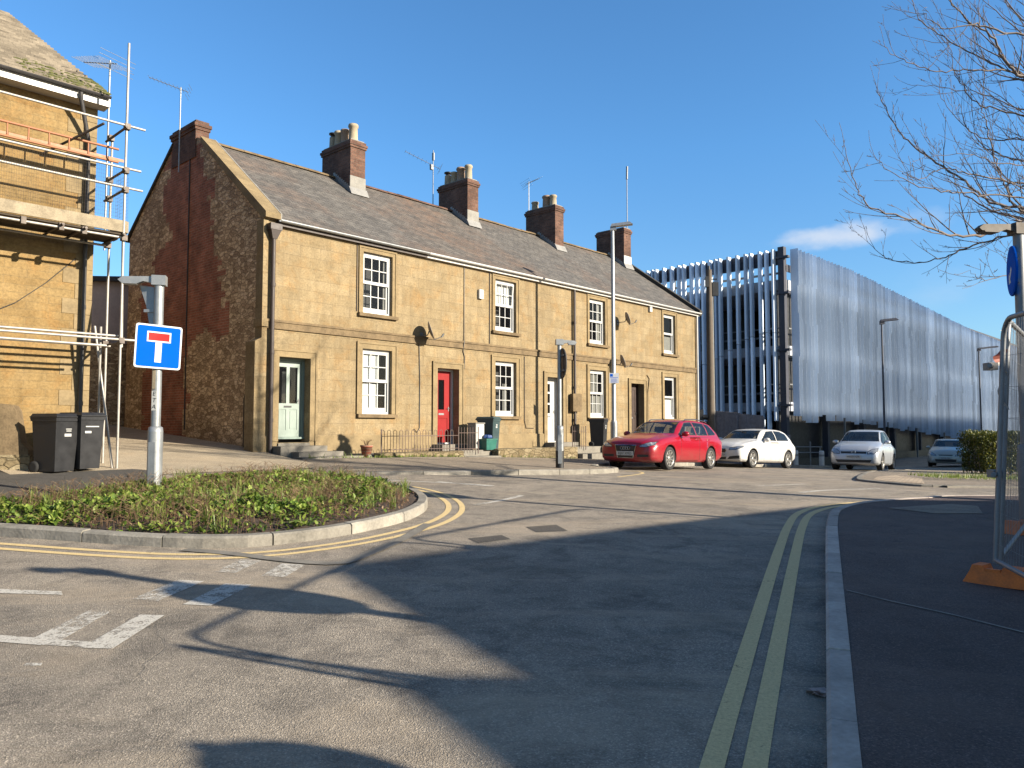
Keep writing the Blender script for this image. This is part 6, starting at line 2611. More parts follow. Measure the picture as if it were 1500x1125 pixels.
wh = car('parked_car', 'white three-door hatchback parked nose to the tail of the red car', loc, ang, MAT['white_car'], S_WH, 2.69, 1.37, 0.315,
         [[(0.62, 0.98), (0.0, 1.32), (-0.52, 1.36), (-0.54, 0.985)], [(-0.58, 0.99), (-0.56, 1.36), (-1.1, 1.355), (-1.5, 1.27), (-1.62, 1.02)]],
         [(-0.66, 1.025), (-0.53, 1.345), (0.53, 1.345), (0.66, 1.025)], [(-0.54, 1.0), (-0.48, 1.29), (0.48, 1.29), (0.54, 1.0)],
         dict(screen_x=(-0.15, 0.98), front=WH_FRONT, mirror=(0.52, 0.84, 0.98), handles=[(-0.45, 0.86, 0.845)], dash=0.91, seat_x=-0.3, spokes=5, spw=0.05,
              doors=[[(0.60, 0.26), (0.52, 0.92), (-0.62, 0.945), (-0.66, 0.26)]], group='cars parked along the terrace kerb'))
wh.rotation_euler = (0, pitch, ang)
plate(wh, 'WN66 KZO', 2.185, 0.43, R(-6))
b = MB()
M = Matrix.Translation((2.09, 0, 0.72)) @ Matrix.Rotation(R(55), 4, 'Y')
b.lathe([(0.041, 0), (0.041, 0.006), (0.03, 0.009), (0.001, 0.009)], 20, M)
b.mi = 1
b.prism([(0, 0), (0.028, 0), (0.02, 0.02), (0, 0.028)], 'z', 0.0092, 0.0105, M)
b.prism([(0, 0), (-0.028, 0), (-0.02, -0.02), (0, -0.028)], 'z', 0.0092, 0.0105, M)
b.build('badge', [MAT['plate'], MAT['sign_blue']], wh)
for sy in (-1, 1):
    b = MB()
    for (yy, rr) in ((0.46, 0.04), (0.58, 0.045)):
        M = Matrix.Translation((2.085 - (yy - 0.4) * 0.5, sy * yy, 0.655 + (yy - .45) * 0.25)) @ Matrix.Rotation(R(80), 4, 'Y')
        b.lathe([(rr, 0.0), (rr, 0.03), (rr * 0.8, 0.04), (rr * 0.75, 0.025), (0.001, 0.03)], 14, M)
    b.build('lamp_lens', MAT['lamp_dark'], wh)

# --- silver car coming up the road (tall hatchback)
S_SI = [(2.10, 0.33, 0.64, 0.50, 0.62, 0.60, 0.45), (2.08, 0.26, 0.73, 0.60, 0.69, 0.69, 0.52), (1.98, 0.22, 0.81, 0.70, 0.76, 0.80, 0.56), (1.75, 0.20, 0.86, 0.82, 0.79, 0.92, 0.58), (1.35, 0.19, 0.88, 0.92, 0.80, 1.01, 0.60),
        (1.05, 0.19, 0.88, 0.96, 0.805, 1.07, 0.62), (0.9, 0.19, 0.88, 0.97, 0.805, 1.11, 0.63), (0.5, 0.19, 0.88, 0.98, 0.80, 1.32, 0.62), (0.1, 0.19, 0.88, 0.985, 0.795, 1.50, 0.595), (-0.3, 0.19, 0.88, 0.99, 0.79, 1.565, 0.58),
        (-0.9, 0.19, 0.88, 1.0, 0.785, 1.58, 0.57), (-1.45, 0.2, 0.878, 1.01, 0.775, 1.53, 0.555), (-1.75, 0.22, 0.865, 1.0, 0.755, 1.40, 0.56), (-1.95, 0.26, 0.84, 0.95, 0.735, 1.15, 0.6), (-2.06, 0.31, 0.79, 0.84, 0.71, 0.95, 0.58), (-2.10, 0.36, 0.72, 0.74, 0.66, 0.84, 0.52)]
h = R(34.5)
loc, ang, pitch = car_pose(place(1290, 688, 28.5), (-math.sin(h), -math.cos(h)), 1.28, 0.78, 2.58)
SI_FRONT = [
    ([(-0.44, 0.70), (-0.44, 0.62), (0.44, 0.62), (0.44, 0.70)], 'grille', 'black', None, 0.003),
    ([(0.47, 0.60), (0.47, 0.70), (0.60, 0.79), (0.79, 0.83), (0.80, 0.70), (0.68, 0.61)], 'headlight', 'lamp', 'black', 0.004),
    ([(-0.62, 0.40), (-0.56, 0.30), (0.56, 0.30), (0.62, 0.40)], 'lower_grille', 'black', None, 0.002),
]
si = car('moving_car', 'silver tall hatchback facing the camera beside the brick paved corner', loc, ang, MAT['silver_car'], S_SI, 2.58, 1.28, 0.315,
         [[(0.78, 1.05), (0.12, 1.46), (-0.42, 1.51), (-0.42, 1.03)], [(-0.47, 1.03), (-0.47, 1.515), (-1.25, 1.50), (-1.25, 1.04)], [(-1.3, 1.05), (-1.3, 1.49), (-1.55, 1.42), (-1.7, 1.12)]],
         [(-0.68, 1.10), (-0.56, 1.49), (0.56, 1.49), (0.68, 1.10)], [(-0.55, 1.08), (-0.5, 1.44), (0.5, 1.44), (0.55, 1.08)],
         dict(screen_x=(-0.1, 1.0), front=SI_FRONT, mirror=(0.60, 0.83, 1.06), handles=[(-0.3, 0.9, 0.845), (-1.05, 0.91, 0.84)], dash=0.98, seat_x=-0.1, spokes=7, spw=0.03,
              doors=[[(0.74, 0.26), (0.70, 0.98), (-0.44, 1.0), (-0.44, 0.26)], [(-0.45, 0.26), (-0.45, 1.0), (-1.2, 1.0), (-1.0, 0.66), (-0.86, 0.26)]]))
si.rotation_euler = (0, pitch, ang)
plate(si, 'WR59 HZK', 2.122, 0.505, R(-4))
b = MB()
M = Matrix.Translation((2.075, 0, 0.665)) @ Matrix.Rotation(R(85), 4, 'Y')
b.tube([M @ Vector((0.062 * math.cos(q), 0.062 * math.sin(q), 0.012)) for q in [2 * math.pi * j / 18 for j in range(19)]], 0.009, 6)
for pts in (((-0.05, -0.035), (0.05, -0.012), (-0.0, 0.0), (0.05, 0.012), (-0.05, 0.035)),):
    b.tube([M @ Vector((p[0], p[1], 0.012)) for p in pts], 0.007, 5)
b.build('badge', MAT['chrome'], si)
for sy in (-1, 1):
    b = MB()
    for (yy, rr) in ((0.56, 0.05), (0.67, 0.05)):
        M = Matrix.Translation((2.015 - (yy - 0.5) * 0.6, sy * yy, 0.69 + (yy - .5) * 0.2)) @ Matrix.Rotation(R(80), 4, 'Y')
        b.lathe([(rr, 0.0), (rr, 0.03), (rr * 0.8, 0.04), (rr * 0.75, 0.025), (0.001, 0.03)], 14, M)
    b.build('lamp_lens', MAT['chrome'], si)

# --- far pale green car behind the hedge
S_GR = [(z[0] * 1.0, z[1], z[2], z[3] * 0.97, z[4], z[5] * (0.95 if z[5] > 1.2 else 0.97), z[6]) for z in S_SI]
h = R(33)
loc, ang, pitch = car_pose(place(1412, 680, 40.5), (-math.sin(h), -math.cos(h)), 1.28, 0.78, 2.6)
GR_FRONT = [
    ([(-0.34, 0.66), (-0.3, 0.61), (0.3, 0.61), (0.34, 0.66)], 'grille', 'black', None, 0.003),
    ([(0.42, 0.58), (0.45, 0.66), (0.62, 0.77), (0.80, 0.83), (0.80, 0.72), (0.66, 0.61)], 'headlight', 'lamp', 'black', 0.004),
    ([(-0.5, 0.42), (-0.46, 0.29), (0.46, 0.29), (0.5, 0.42)], 'lower_grille', 'black', None, 0.002),
]
gr = car('parked_car', 'pale green grey car far back, half hidden by the hedge', loc, ang, MAT['green_car'], S_GR, 2.6, 1.28, 0.31,
         [[(0.78, 1.02), (0.12, 1.39), (-0.42, 1.43), (-0.42, 1.0)], [(-0.47, 1.0), (-0.47, 1.435), (-1.25, 1.42), (-1.25, 1.01)]],
         [(-0.68, 1.08), (-0.56, 1.42), (0.56, 1.42), (0.68, 1.08)], [(-0.55, 1.05), (-0.5, 1.36), (0.5, 1.36), (0.55, 1.05)],
         dict(screen_x=(-0.1, 1.0), front=GR_FRONT, mirror=(0.60, 0.83, 1.03), handles=[(-0.3, 0.88, 0.845)], dash=0.95, seat_x=-0.1, spokes=7, spw=0.03))
gr.rotation_euler = (0, pitch, ang)
plate(gr, 'WX08 FDL', 2.122, 0.48, R(-4))

# ================================================================== PLANTS ON THE ISLAND
rng = random.Random(21)
mx0, mx1 = min(p[0] for p in mini), max(p[0] for p in mini)
my0, my1 = min(p[1] for p in mini), max(p[1] for p in mini)


def bed_z(x, y, e):
    return g(x, y) + 0.085 + 0.07 * min(1, e / 0.9)


def clump(x, y):
    return 0.5 + 0.5 * mnoise.noise(Vector((x * 1.15, y * 1.15, 2.0))) + 0.25 * mnoise.noise(Vector((x * 3.1, y * 3.1, 5.0)))


leafb = MB()
n = 0
tries = 0
while n < 21000 and tries < 140000:
    tries += 1
    x, y = rng.uniform(mx0, mx1), rng.uniform(my0, my1)
    if not inside((x, y), mini):
        continue
    e = edge_dist((x, y), mini)
    if e < 0.06:
        continue
    c = clump(x, y)
    # bare soil towards the front right of the bed
    bare = min(1.0, max(0.0, (x + 4.3) / 2.6)) * min(1.0, max(0.0, 1.25 - e / 1.1))
    dead = max(0.0, 0.5 + 0.5 * mnoise.noise(Vector((x * 0.9 + 7, y * 0.9, 9.0))) - 0.5) * 2.6
    if rng.random() > max(0.04, (c - 0.12) * 1.7) * (1 - 0.96 * bare) * max(0.12, 1 - dead):
        continue
    hmax = (0.02 + 0.19 * max(0, c) ** 1.5) * min(1.0, 0.25 + e / 0.6)
    z = bed_z(x, y, e) + hmax * rng.random() ** 0.6
    s = rng.uniform(0.017, 0.040) * (1.0 + 0.5 * rng.random())
    yaw = rng.uniform(0, 6.28)
    tilt = rng.gauss(0.55, 0.4)
    M = Matrix.Translation((x, y, z)) @ Matrix.Rotation(yaw, 4, 'Z') @ Matrix.Rotation(tilt, 4, 'X')
    vs = [M @ Vector(p) for p in ((0, 0, 0), (0.55 * s, 0.55 * s, 0.16 * s), (0.42 * s, 1.15 * s, 0.06 * s), (0, 1.6 * s, -0.12 * s), (-0.42 * s, 1.15 * s, 0.06 * s), (-0.55 * s, 0.55 * s, 0.16 * s), (0, 0.8 * s, 0))]
    leafb.add(vs, [(0, 1, 6), (1, 2, 6), (2, 3, 6), (3, 4, 6), (4, 5, 6), (5, 0, 6)], False)
    n += 1
tag(leafb.build('ground_cover', MAT['ivy']), 'low leafy green plants and ivy filling the roadside island', 'ground cover', None, 'stuff')
b = MB()
n = 0
while n < 1900:
    x, y = rng.uniform(mx0, mx1), rng.uniform(my0, my1)
    if not inside((x, y), mini):
        continue
    e = edge_dist((x, y), mini)
    c = 0.5 + 0.5 * mnoise.noise(Vector((x * 0.9 + 7, y * 0.9, 9.0)))
    if rng.random() > max(0.05, (c - 0.43) * 4.5) or e < 0.08:
        continue
    L = rng.uniform(0.08, 0.34) * (0.4 + 0.6 * min(1, e / 0.6))
    a = rng.uniform(0, 6.28)
    ln = rng.uniform(0.05, 0.6) * L
    z = bed_z(x, y, e)
    mid = (x + ln * 0.4 * math.cos(a), y + ln * 0.4 * math.sin(a), z + L * 0.6)
    tip = (x + ln * math.cos(a), y + ln * math.sin(a), z + L * rng.uniform(0.7, 1.0))
    b.tube([(x, y, z - 0.03), mid, tip], [0.0035, 0.0028, 0.0012], 3, False, False)
    for k in range(rng.randint(1, 5)):
        t_ = rng.uniform(0.4, 1.0)
        q = Vector(mid).lerp(Vector(tip), t_)
        a2 = rng.uniform(0, 6.28)
        l2 = rng.uniform(0.03, 0.11)
        b.tube([q, q + Vector((l2 * math.cos(a2), l2 * math.sin(a2), l2 * rng.uniform(0.1, 0.9)))], [0.002, 0.0008], 3, False, False)
    n += 1
n = 0
while n < 1500:      # fallen leaves and litter on the soil
    x, y = rng.uniform(mx0, mx1), rng.uniform(my0, my1)
    if not inside((x, y), mini):
        continue
    e = edge_dist((x, y), mini)
    z = bed_z(x, y, e) + 0.035
    s = rng.uniform(0.012, 0.035)
    M = Matrix.Translation((x, y, z)) @ Matrix.Rotation(rng.uniform(0, 6.28), 4, 'Z') @ Matrix.Rotation(rng.gauss(0, 0.5), 4, 'X')
    b.add([M @ Vector(p) for p in ((0, -s, 0), (0.6 * s, 0, 0.2 * s), (0, s, 0), (-0.6 * s, 0, 0.2 * s))], [(0, 1, 2), (0, 2, 3)], False)
    n += 1
tag(b.build('dead_stems', MAT['dead']), 'dry brown stems and fallen leaves among the island plants', 'dead stems', None, 'stuff')

# grass tufts and broad-leaved weeds among the ground cover
b = MB()
n = 0
while n < 120:
    x, y = rng.uniform(mx0, mx1), rng.uniform(my0, my1)
    if not inside((x, y), mini):
        continue
    e = edge_dist((x, y), mini)
    if e < 0.12:
        continue
    z = bed_z(x, y, e)
    n += 1
    if rng.random() < 0.75:
        for k in range(rng.randint(14, 34)):
            a = rng.uniform(0, 6.28)
            h_ = rng.uniform(0.08, 0.26)
            w = 0.004
            o_ = rng.uniform(0.02, 0.16)
            q = Vector((x + rng.gauss(0, .03), y + rng.gauss(0, .03), z))
            d_ = Vector((math.cos(a), math.sin(a), 0))
            s_ = Vector((-math.sin(a), math.cos(a), 0)) * w
            b.add([q + s_, q - s_, q + d_ * o_ * .4 + Vector((0, 0, h_ * .7)) - s_, q + d_ * o_ * .4 + Vector((0, 0, h_ * .7)) + s_, q + d_ * o_ + Vector((0, 0, h_))], [(0, 1, 2, 3), (3, 2, 4)], False)
    else:
        for k in range(9):
            a = k * 2.4 + rng.uniform(-.3, .3)
            L2 = rng.uniform(0.09, 0.17)
            d_ = Vector((math.cos(a), math.sin(a), 0))
            s_ = Vector((-math.sin(a), math.cos(a), 0)) * L2 * 0.2
            q = Vector((x, y, z))
            m_ = q + d_ * L2 * .5 + Vector((0, 0, L2 * .55))
            b.add([q, m_ + s_, q + d_ * L2 + Vector((0, 0, L2 * .45)), m_ - s_], [(0, 1, 2, 3)], False)
tag(b.build('grass_tufts', MAT['grass']), 'grass tufts and broad-leaved weeds among the island plants', 'grass', None, 'stuff')

# weeds along the foot of the terrace walls
b = MB()
for i in range(700):
    t_ = rng.choice((rng.uniform(0.2, 5.2), rng.uniform(2.2, 5.3), rng.uniform(6.7, 12)))
    s_ = -1.64 + rng.uniform(-0.05, 0.03)
    p = TP(t_, s_)
    zz = g(p.x, p.y) + 0.09
    h_ = rng.uniform(0.03, 0.14) * (1 if rng.random() < 0.8 else 1.6) * (0.4 + 0.6 * clump(p.x * 2, p.y * 2))
    a = rng.uniform(0, 6.28)
    w = 0.012
    q = Vector((p.x, p.y, zz))
    b.add([q + Vector((w * math.cos(a), w * math.sin(a), 0)), q - Vector((w * math.cos(a), w * math.sin(a), 0)), q + Vector((h_ * .5 * math.sin(a * 3), h_ * .5 * math.cos(a * 3), h_))], [(0, 1, 2)], False)
tag(b.build('wall_weeds', MAT['grass']), 'tufts of weed along the foot of the low stone walls', 'weeds', None, 'stuff')

# ================================================================== HEDGE
hc = at(1463, 690, 25.6)
hd = emp('hedge', (hc.x, hc.y, g(hc.x, hc.y) + 0.1), R(4), 'clipped green and gold hedge on the right behind the mesh fence', 'hedge')
b = MB()
HWd, HDp, HH = 1.0, 0.7, 1.33
for i in range(13000):
    # mostly near the surface
    for _ in range(20):
        x, y, z = rng.uniform(-1, 1), rng.uniform(-1, 1), rng.uniform(0.03, 1)
        m = max(abs(x), abs(y), z)
        if rng.random() < m ** 3:
            break
    rr = 1.0 + 0.12 * mnoise.noise(Vector((x * 2.3, y * 2.3, z * 2.6)))
    px, py, pz = x * HWd * rr * (0.90 + 0.1 * z), y * HDp * rr, z * HH * (1 + 0.06 * mnoise.noise(Vector((x * 3, y * 3, 1))))
    s = rng.uniform(0.03, 0.065)
    M = Matrix.Translation((px, py, pz)) @ Matrix.Rotation(rng.uniform(0, 6.28), 4, 'Z') @ Matrix.Rotation(rng.uniform(-1.4, 1.4), 4, 'X')
    b.add([M @ Vector(p) for p in ((0, 0, 0), (0.5 * s, 0.8 * s, 0.1 * s), (0, 1.7 * s, 0), (-0.5 * s, 0.8 * s, 0.1 * s))], [(0, 1, 2), (0, 2, 3)], False)
b.build('crown', MAT['hedge'], hd)
b = MB()
for i in range(26):
    x, y = rng.uniform(-0.85, 0.85), rng.uniform(-0.5, 0.5)
    b.tube([(x, y, -0.1), (x + rng.uniform(-.1, .1), y, 0.5), (x + rng.uniform(-.2, .2), y + rng.uniform(-.1, .1), 1.15)], [0.014, 0.01, 0.005], 4)
b.build('trunk', MAT['bark'], hd)
b = MB()
gc = gp(1440, 700, 0.1)
for i in range(1700):
    x, y = gc[0] + rng.uniform(-1.6, 2.6), gc[1] + rng.gauss(0, 0.55)
    z = g(x, y) + 0.095
    a = rng.uniform(0, 6.28)
    h_ = rng.uniform(0.05, 0.14)
    w = 0.008
    q = Vector((x, y, z))
    b.add([q + Vector((w * math.cos(a), w * math.sin(a), 0)), q - Vector((w * math.cos(a), w * math.sin(a), 0)), q + Vector((h_ * .5 * math.cos(a * 5), h_ * .5 * math.sin(a * 5), h_))], [(0, 1, 2)], False)
tag(b.build('verge_grass', MAT['grass']), 'patch of short verge grass below the hedge', 'grass', None, 'stuff')
# young evergreen beside the fence
sh = emp('shrub', (hc.x + 1.55, hc.y - 0.6, g(hc.x + 1.5, hc.y) + 0.1), 0, 'thin green shrub rising behind the mesh fence beside the hedge', 'shrub')
b = MB()
for i in range(700):
    z = rng.uniform(0.4, 2.5)
    a = rng.uniform(0, 6.28)
    r = rng.random() * 0.42 * (1.1 - z / 3.0)
    s = rng.uniform(0.03, 0.06)
    M = Matrix.Translation((r * math.cos(a), r * math.sin(a), z)) @ Matrix.Rotation(rng.uniform(0, 6.28), 4, 'Z') @ Matrix.Rotation(rng.uniform(-1.4, 1.4), 4, 'X')
    b.add([M @ Vector(p) for p in ((0, 0, 0), (0.4 * s, 0.8 * s, 0), (0, 1.9 * s, 0), (-0.4 * s, 0.8 * s, 0))], [(0, 1, 2), (0, 2, 3)], False)
b.build('crown', MAT['hedge'], sh)
b = MB()
for k in range(5):
    a = k * 1.3
    b.tube([(0, 0, -0.1), (0.06 * math.cos(a), 0.06 * math.sin(a), 1.1), (0.2 * math.cos(a), 0.2 * math.sin(a), 2.3)], [0.02, 0.012, 0.004], 5)
b.build('trunk', MAT['bark'], sh)

# ================================================================== BARE TREE
TX, TY = 9.4, 12.2
tree = emp('bare_tree', (TX, TY, g(TX, TY) + 0.05), 0, 'leafless tree whose thin branches reach in at the upper right', 'tree')
base = Vector((TX, TY, g(TX, TY) + 0.05))
rng = random.Random(77)
b = MB()
b.tube([(0, 0, -0.2), (0, 0, 0.1), (0.02, 0, 1.5), (-0.03, 0.02, 3.0), (0.0, 0.0, 4.4), (0.08, 0.03, 6.2), (0.05, -0.03, 8.2), (0.12, 0.05, 10.2)], [0.24, 0.2, 0.165, 0.15, 0.13, 0.09, 0.055, 0.02], 12)
b.build('trunk', MAT['bark'], tree)
cb_ = MB()


def smooth_path(pts, k=7):
    P = [Vector(p) for p in pts]
    out = []
    for i in range(len(P) - 1):
        p0, p1, p2, p3 = P[max(i - 1, 0)], P[i], P[i + 1], P[min(i + 2, len(P) - 1)]
        for j in range(k):
            t = j / k
            q = 0.5 * ((2 * p1) + (p2 - p0) * t + (2 * p0 - 5 * p1 + 4 * p2 - p3) * t * t + (3 * p1 - p0 - 3 * p2 + p3) * t ** 3)
            out.append(q)
    out.append(P[-1])
    return out


def twig(p, d, L, r, depth):
    """wavering shoot that turns up towards its tip, with alternate side shoots"""
    n = max(3, int(L / 0.13))
    pts = [Vector(p)]
    d = Vector(d).normalized()
    for i in range(n):
        d = (d + Vector((rng.gauss(0, 0.10), rng.gauss(0, 0.10), rng.gauss(0.085, 0.09)))).normalized()
        pts.append(pts[-1] + d * (L / n))
    rad = [max(0.0026, r * (1 - 0.72 * i / n)) for i in range(n + 1)]
    cb_.tube(pts, rad, 4 if r < 0.008 else 6, False)
    if depth > 0:
        sgn = 1
        for i in range(1, n):
            if rng.random() < 0.62:
                dd = (pts[i + 1] - pts[i]).normalized()
                ax = Vector((rng.gauss(0, 0.5), rng.gauss(0, 0.5), 1)).normalized()
                q = Matrix.Rotation(sgn * R(rng.uniform(32, 58)), 3, ax) @ dd
                q.z += rng.uniform(-0.25, 0.45)
                sgn = -sgn
                twig(pts[i], q, L * rng.uniform(0.22, 0.5) * (1 - 0.5 * i / n), rad[i] * 0.62, depth - 1)
    else:
        # buds
        for i in range(1, n + 1):
            if rng.random() < 0.7:
                q = pts[i] + Vector((rng.gauss(0, .008), rng.gauss(0, .008), rng.gauss(0.004, .006)))
                cb_.tube([pts[i], q], [0.0045, 0.002], 3, False)


def limb(pts, r0, r1, every=0.17, Ls=(0.5, 1.5), depth=2):
    P = smooth_path(pts)
    n = len(P)
    P = [p + Vector((rng.gauss(0, .012), rng.gauss(0, .012), rng.gauss(0, .012))) for p in P]
    rad = [r0 + (r1 - r0) * (i / (n - 1)) ** 0.8 for i in range(n)]
    cb_.tube(P, rad, 7, False)
    acc = 0
    sgn = 1
    tot = sum((P[i + 1] - P[i]).length for i in range(n - 1))
    run = 0
    for i in range(1, n - 1):
        sl = (P[i] - P[i - 1]).length
        acc += sl
        run += sl
        if acc > every * rng.uniform(0.7, 1.3):
            acc = 0
            d = (P[i + 1] - P[i]).normalized()
            ax = Vector((rng.gauss(0, 0.6), rng.gauss(0, 0.9), rng.gauss(0.5, 0.6))).normalized()
            q = Matrix.Rotation(sgn * R(rng.uniform(28, 55)), 3, ax) @ d
            q.z += rng.uniform(-0.1, 0.5)
            sgn = -sgn
            twig(P[i], q, rng.uniform(*Ls) * (1.15 - 0.6 * run / tot), max(0.004, rad[i] * 0.55), depth)
    twig(P[-1], P[-1] - P[-2], 0.3, r1, 0)


def loc(u, v, Y):
    return at(u, v, Y) - base


# main limbs: (start height on the trunk, points through the air)
L_ = [
    (4.2, [(1560, 296, 11.9), (1499, 323, 11.6), (1427, 346, 11.3), (1372, 338, 11.0), (1325, 319, 10.8), (1278, 305, 10.7), (1255, 274, 10.6), (1237, 212, 10.5)], 0.05, 0.005),
    (4.4, [(1560, 326, 12.2), (1499, 305, 12.4), (1450, 295, 12.5), (1407, 262, 12.7), (1349, 223, 12.8), (1317, 192, 12.9), (1294, 152, 13.0), (1282, 121, 13.0)], 0.055, 0.005),
    (4.0, [(1560, 330, 12.6), (1482, 344, 12.9), (1419, 362, 13.1), (1380, 378, 13.2), (1341, 385, 13.3), (1298, 377, 13.4), (1270, 352, 13.4)], 0.04, 0.004),
    (4.6, [(1530, 322, 12.0), (1487, 301, 11.9), (1474, 274, 11.8), (1458, 235, 11.7), (1446, 184, 11.7), (1439, 145, 11.6), (1444, 98, 11.6)], 0.036, 0.005),
    (4.5, [(1540, 300, 11.4), (1435, 285, 11.0), (1372, 278, 10.8), (1317, 260, 10.6), (1278, 223, 10.5)], 0.03, 0.004),
    (5.6, [(1560, 212, 12.6), (1499, 205, 12.9), (1435, 201, 13.1), (1396, 168, 13.3), (1372, 129, 13.4)], 0.034, 0.004),
    (6.0, [(1560, 150, 12.0), (1499, 113, 11.6), (1470, 86, 11.5), (1456, 59, 11.4), (1411, 23, 11.3), (1388, -6, 11.2), (1380, -50, 11.2)], 0.055, 0.006),
    (6.0, [(1550, 128, 12.4), (1499, 113, 12.6), (1435, 84, 12.8), (1388, 57, 12.9), (1349, 31, 13.0), (1338, 0, 13.0), (1340, -40, 13.0)], 0.036, 0.004),
    (5.9, [(1560, 125, 11.8), (1489, 106, 11.6), (1419, 102, 11.4), (1372, 104, 11.3), (1317, 84, 11.2), (1294, 66, 11.1)], 0.032, 0.004),
    (5.2, [(1540, 190, 13.0), (1470, 150, 13.3), (1400, 130, 13.6), (1330, 124, 13.8)], 0.03, 0.004),
    (3.9, [(1540, 380, 11.0), (1480, 402, 10.6), (1440, 410, 10.4), (1420, 396, 10.3)], 0.022, 0.003),
    (6.6, [(1530, 60, 12.6), (1480, 10, 12.9), (1440, -60, 13.0)], 0.04, 0.006),
    (6.3, [(1540, 70, 11.2), (1480, 50, 11.0), (1430, 36, 10.9), (1385, 40, 10.8), (1352, 22, 10.8)], 0.04, 0.005),
    (5.8, [(1530, 180, 12.2), (1480, 165, 12.4), (1430, 150, 12.5), (1400, 110, 12.6), (1392, 70, 12.6)], 0.036, 0.005),
    (6.8, [(1525, 20, 12.0), (1492, -10, 11.9), (1465, -60, 11.9)], 0.04, 0.006),
    (5.4, [(1535, 235, 12.6), (1490, 235, 12.8), (1445, 215, 12.9), (1415, 180, 13.0), (1405, 150, 13.0)], 0.034, 0.004),
    (4.8, [(1535, 275, 11.8), (1480, 268, 11.5), (1425, 256, 11.3), (1385, 246, 11.2), (1345, 262, 11.1), (1318, 250, 11.0)], 0.034, 0.004),
    (5.0, [(1540, 250, 11.6), (1470, 240, 11.2), (1410, 225, 11.0), (1350, 232, 10.9)], 0.024, 0.003),
]
for (zs, pts, r0, r1) in L_:
    P = [Vector((0, 0, zs - 0.35))] + [loc(*p) for p in pts]
    limb(P, r0 * 0.62, r1 * 0.8)
# the rest of the crown, beyond the edge of the picture
for k in range(16):
    a = rng.uniform(-1.9, 1.9)
    zs = rng.uniform(4.0, 8.5)
    Lm = rng.uniform(1.8, 3.6) * (1.25 - zs / 14)
    d = Vector((math.cos(a), math.sin(a), 0))
    limb([(0, 0, zs), d * Lm * 0.35 + Vector((0, 0, zs + 0.45)), d * Lm * 0.7 + Vector((0, 0, zs + 1.0)), d * Lm + Vector((0, 0, zs + 1.9))], 0.045, 0.005, 0.35, (0.4, 1.2), 1)
cb_.build('crown', MAT['bark'], tree)

# ================================================================== HOUSES BEYOND THE RIGHT EDGE (they shade the street)


def plain_house(name, label, prof, x0, x1, wins):
    """gable profile in (y, height above local ground) extruded along x"""
    zg = 0.3
    o = emp(name, (x0, 0, zg), 0, label, 'house')
    b = MB()
    b.prism(prof['wall'], 'x', 0.0, x1 - x0)
    b.build('wall', MAT['ham'], o)
    b = MB()
    for (a, c) in prof['roofs']:
        dy, dz = c[0] - a[0], c[1] - a[1]
        L = math.hypot(dy, dz)
        ny, nz = -dz / L * 0.12, dy / L * 0.12
        if nz < 0:
            ny, nz = -ny, -nz
        b.prism([a, c, (c[0] + ny, c[1] + nz), (a[0] + ny, a[1] + nz)], 'x', -0.12, x1 - x0 + 0.12)
    b.build('roof', MAT['slate'], o)
    for (y, z, w, h_) in wins:
        b = MB()
        b.box(-0.06, -0.003, y - 0.08, y, z - 0.06, z + h_ + 0.06)
        b.box(-0.06, -0.003, y + w, y + w + 0.08, z - 0.06, z + h_ + 0.06)
        b.box(-0.06, -0.003, y, y + w, z + h_, z + h_ + 0.06)
        b.box(-0.09, -0.003, y, y + w, z - 0.06, z)
        b.box(-0.04, -0.003, y, y + w, z + h_ * 0.48, z + h_ * 0.52)
        wf = b.build('window', MAT['white'], o)
        b = MB()
        b.box(-0.02, -0.003, y, y + w, z, z + h_ * 0.48)
        b.box(-0.02, -0.003, y, y + w, z + h_ * 0.52, z + h_)
        b.build('pane', MAT['glass'], wf)
    return o


pA = {'wall': [(-1.5, -1), (9.9, -1), (9.9, 2.45), (8.6, 3.45), (0.45, 6.13), (-1.5, 5.30)],
      'roofs': [((0.45, 6.13), (8.9, 3.35)), ((0.45, 6.13), (-1.5, 5.30)), ((8.6, 3.45), (10.15, 2.26))]}
plain_house('stone_house', 'low stone house beyond the right edge whose gable shadow falls across the road', pA, 14.0, 24.0, [(1.2, 0.9, 1.0, 1.4), (4.2, 0.9, 1.0, 1.4), (1.3, 3.4, 0.9, 1.2)])
pB = {'wall': [(-16, -1), (-1.8, -1), (-1.8, 5.66), (-2.3, 5.42), (-2.8, 5.26), (-6, 4.9), (-16, 4.6)],
      'roofs': [((-1.78, 5.66), (-2.8, 5.25)), ((-2.8, 5.26), (-16.1, 4.6))]}
plain_house('flat_roofed_house', 'low flat-roofed house beyond the right edge behind the camera', pB, 14.06, 24.0, [(-5, 0.9, 1.2, 1.4), (-9, 0.9, 1.2, 1.4), (-5, 3.4, 1.2, 1.3), (-9, 3.4, 1.2, 1.3)])
lb = emp('unseen_shade_building', (26.2, 30.6, -0.6), KA, 'unseen long building added beyond the right edge to shade the car park road', 'building')
b = MB()  # unseen block, placed and shaped to shade the car park road
b.prism([(0, -1), (0, 8.6), (-6, 11.3), (-12, 8.6), (-12, -1)], 'x', 0.0, 46.0)
b.build('wall', MAT['ham'], lb)
b = MB()
b.prism([(0.35, 8.45), (-6, 11.32), (-6, 11.44), (0.35, 8.57)], 'x', -0.2, 46.2)
b.prism([(-12.35, 8.45), (-6, 11.32), (-6, 11.44), (-12.35, 8.57)], 'x', -0.2, 46.2)
b.build('roof', MAT['slate'], lb)
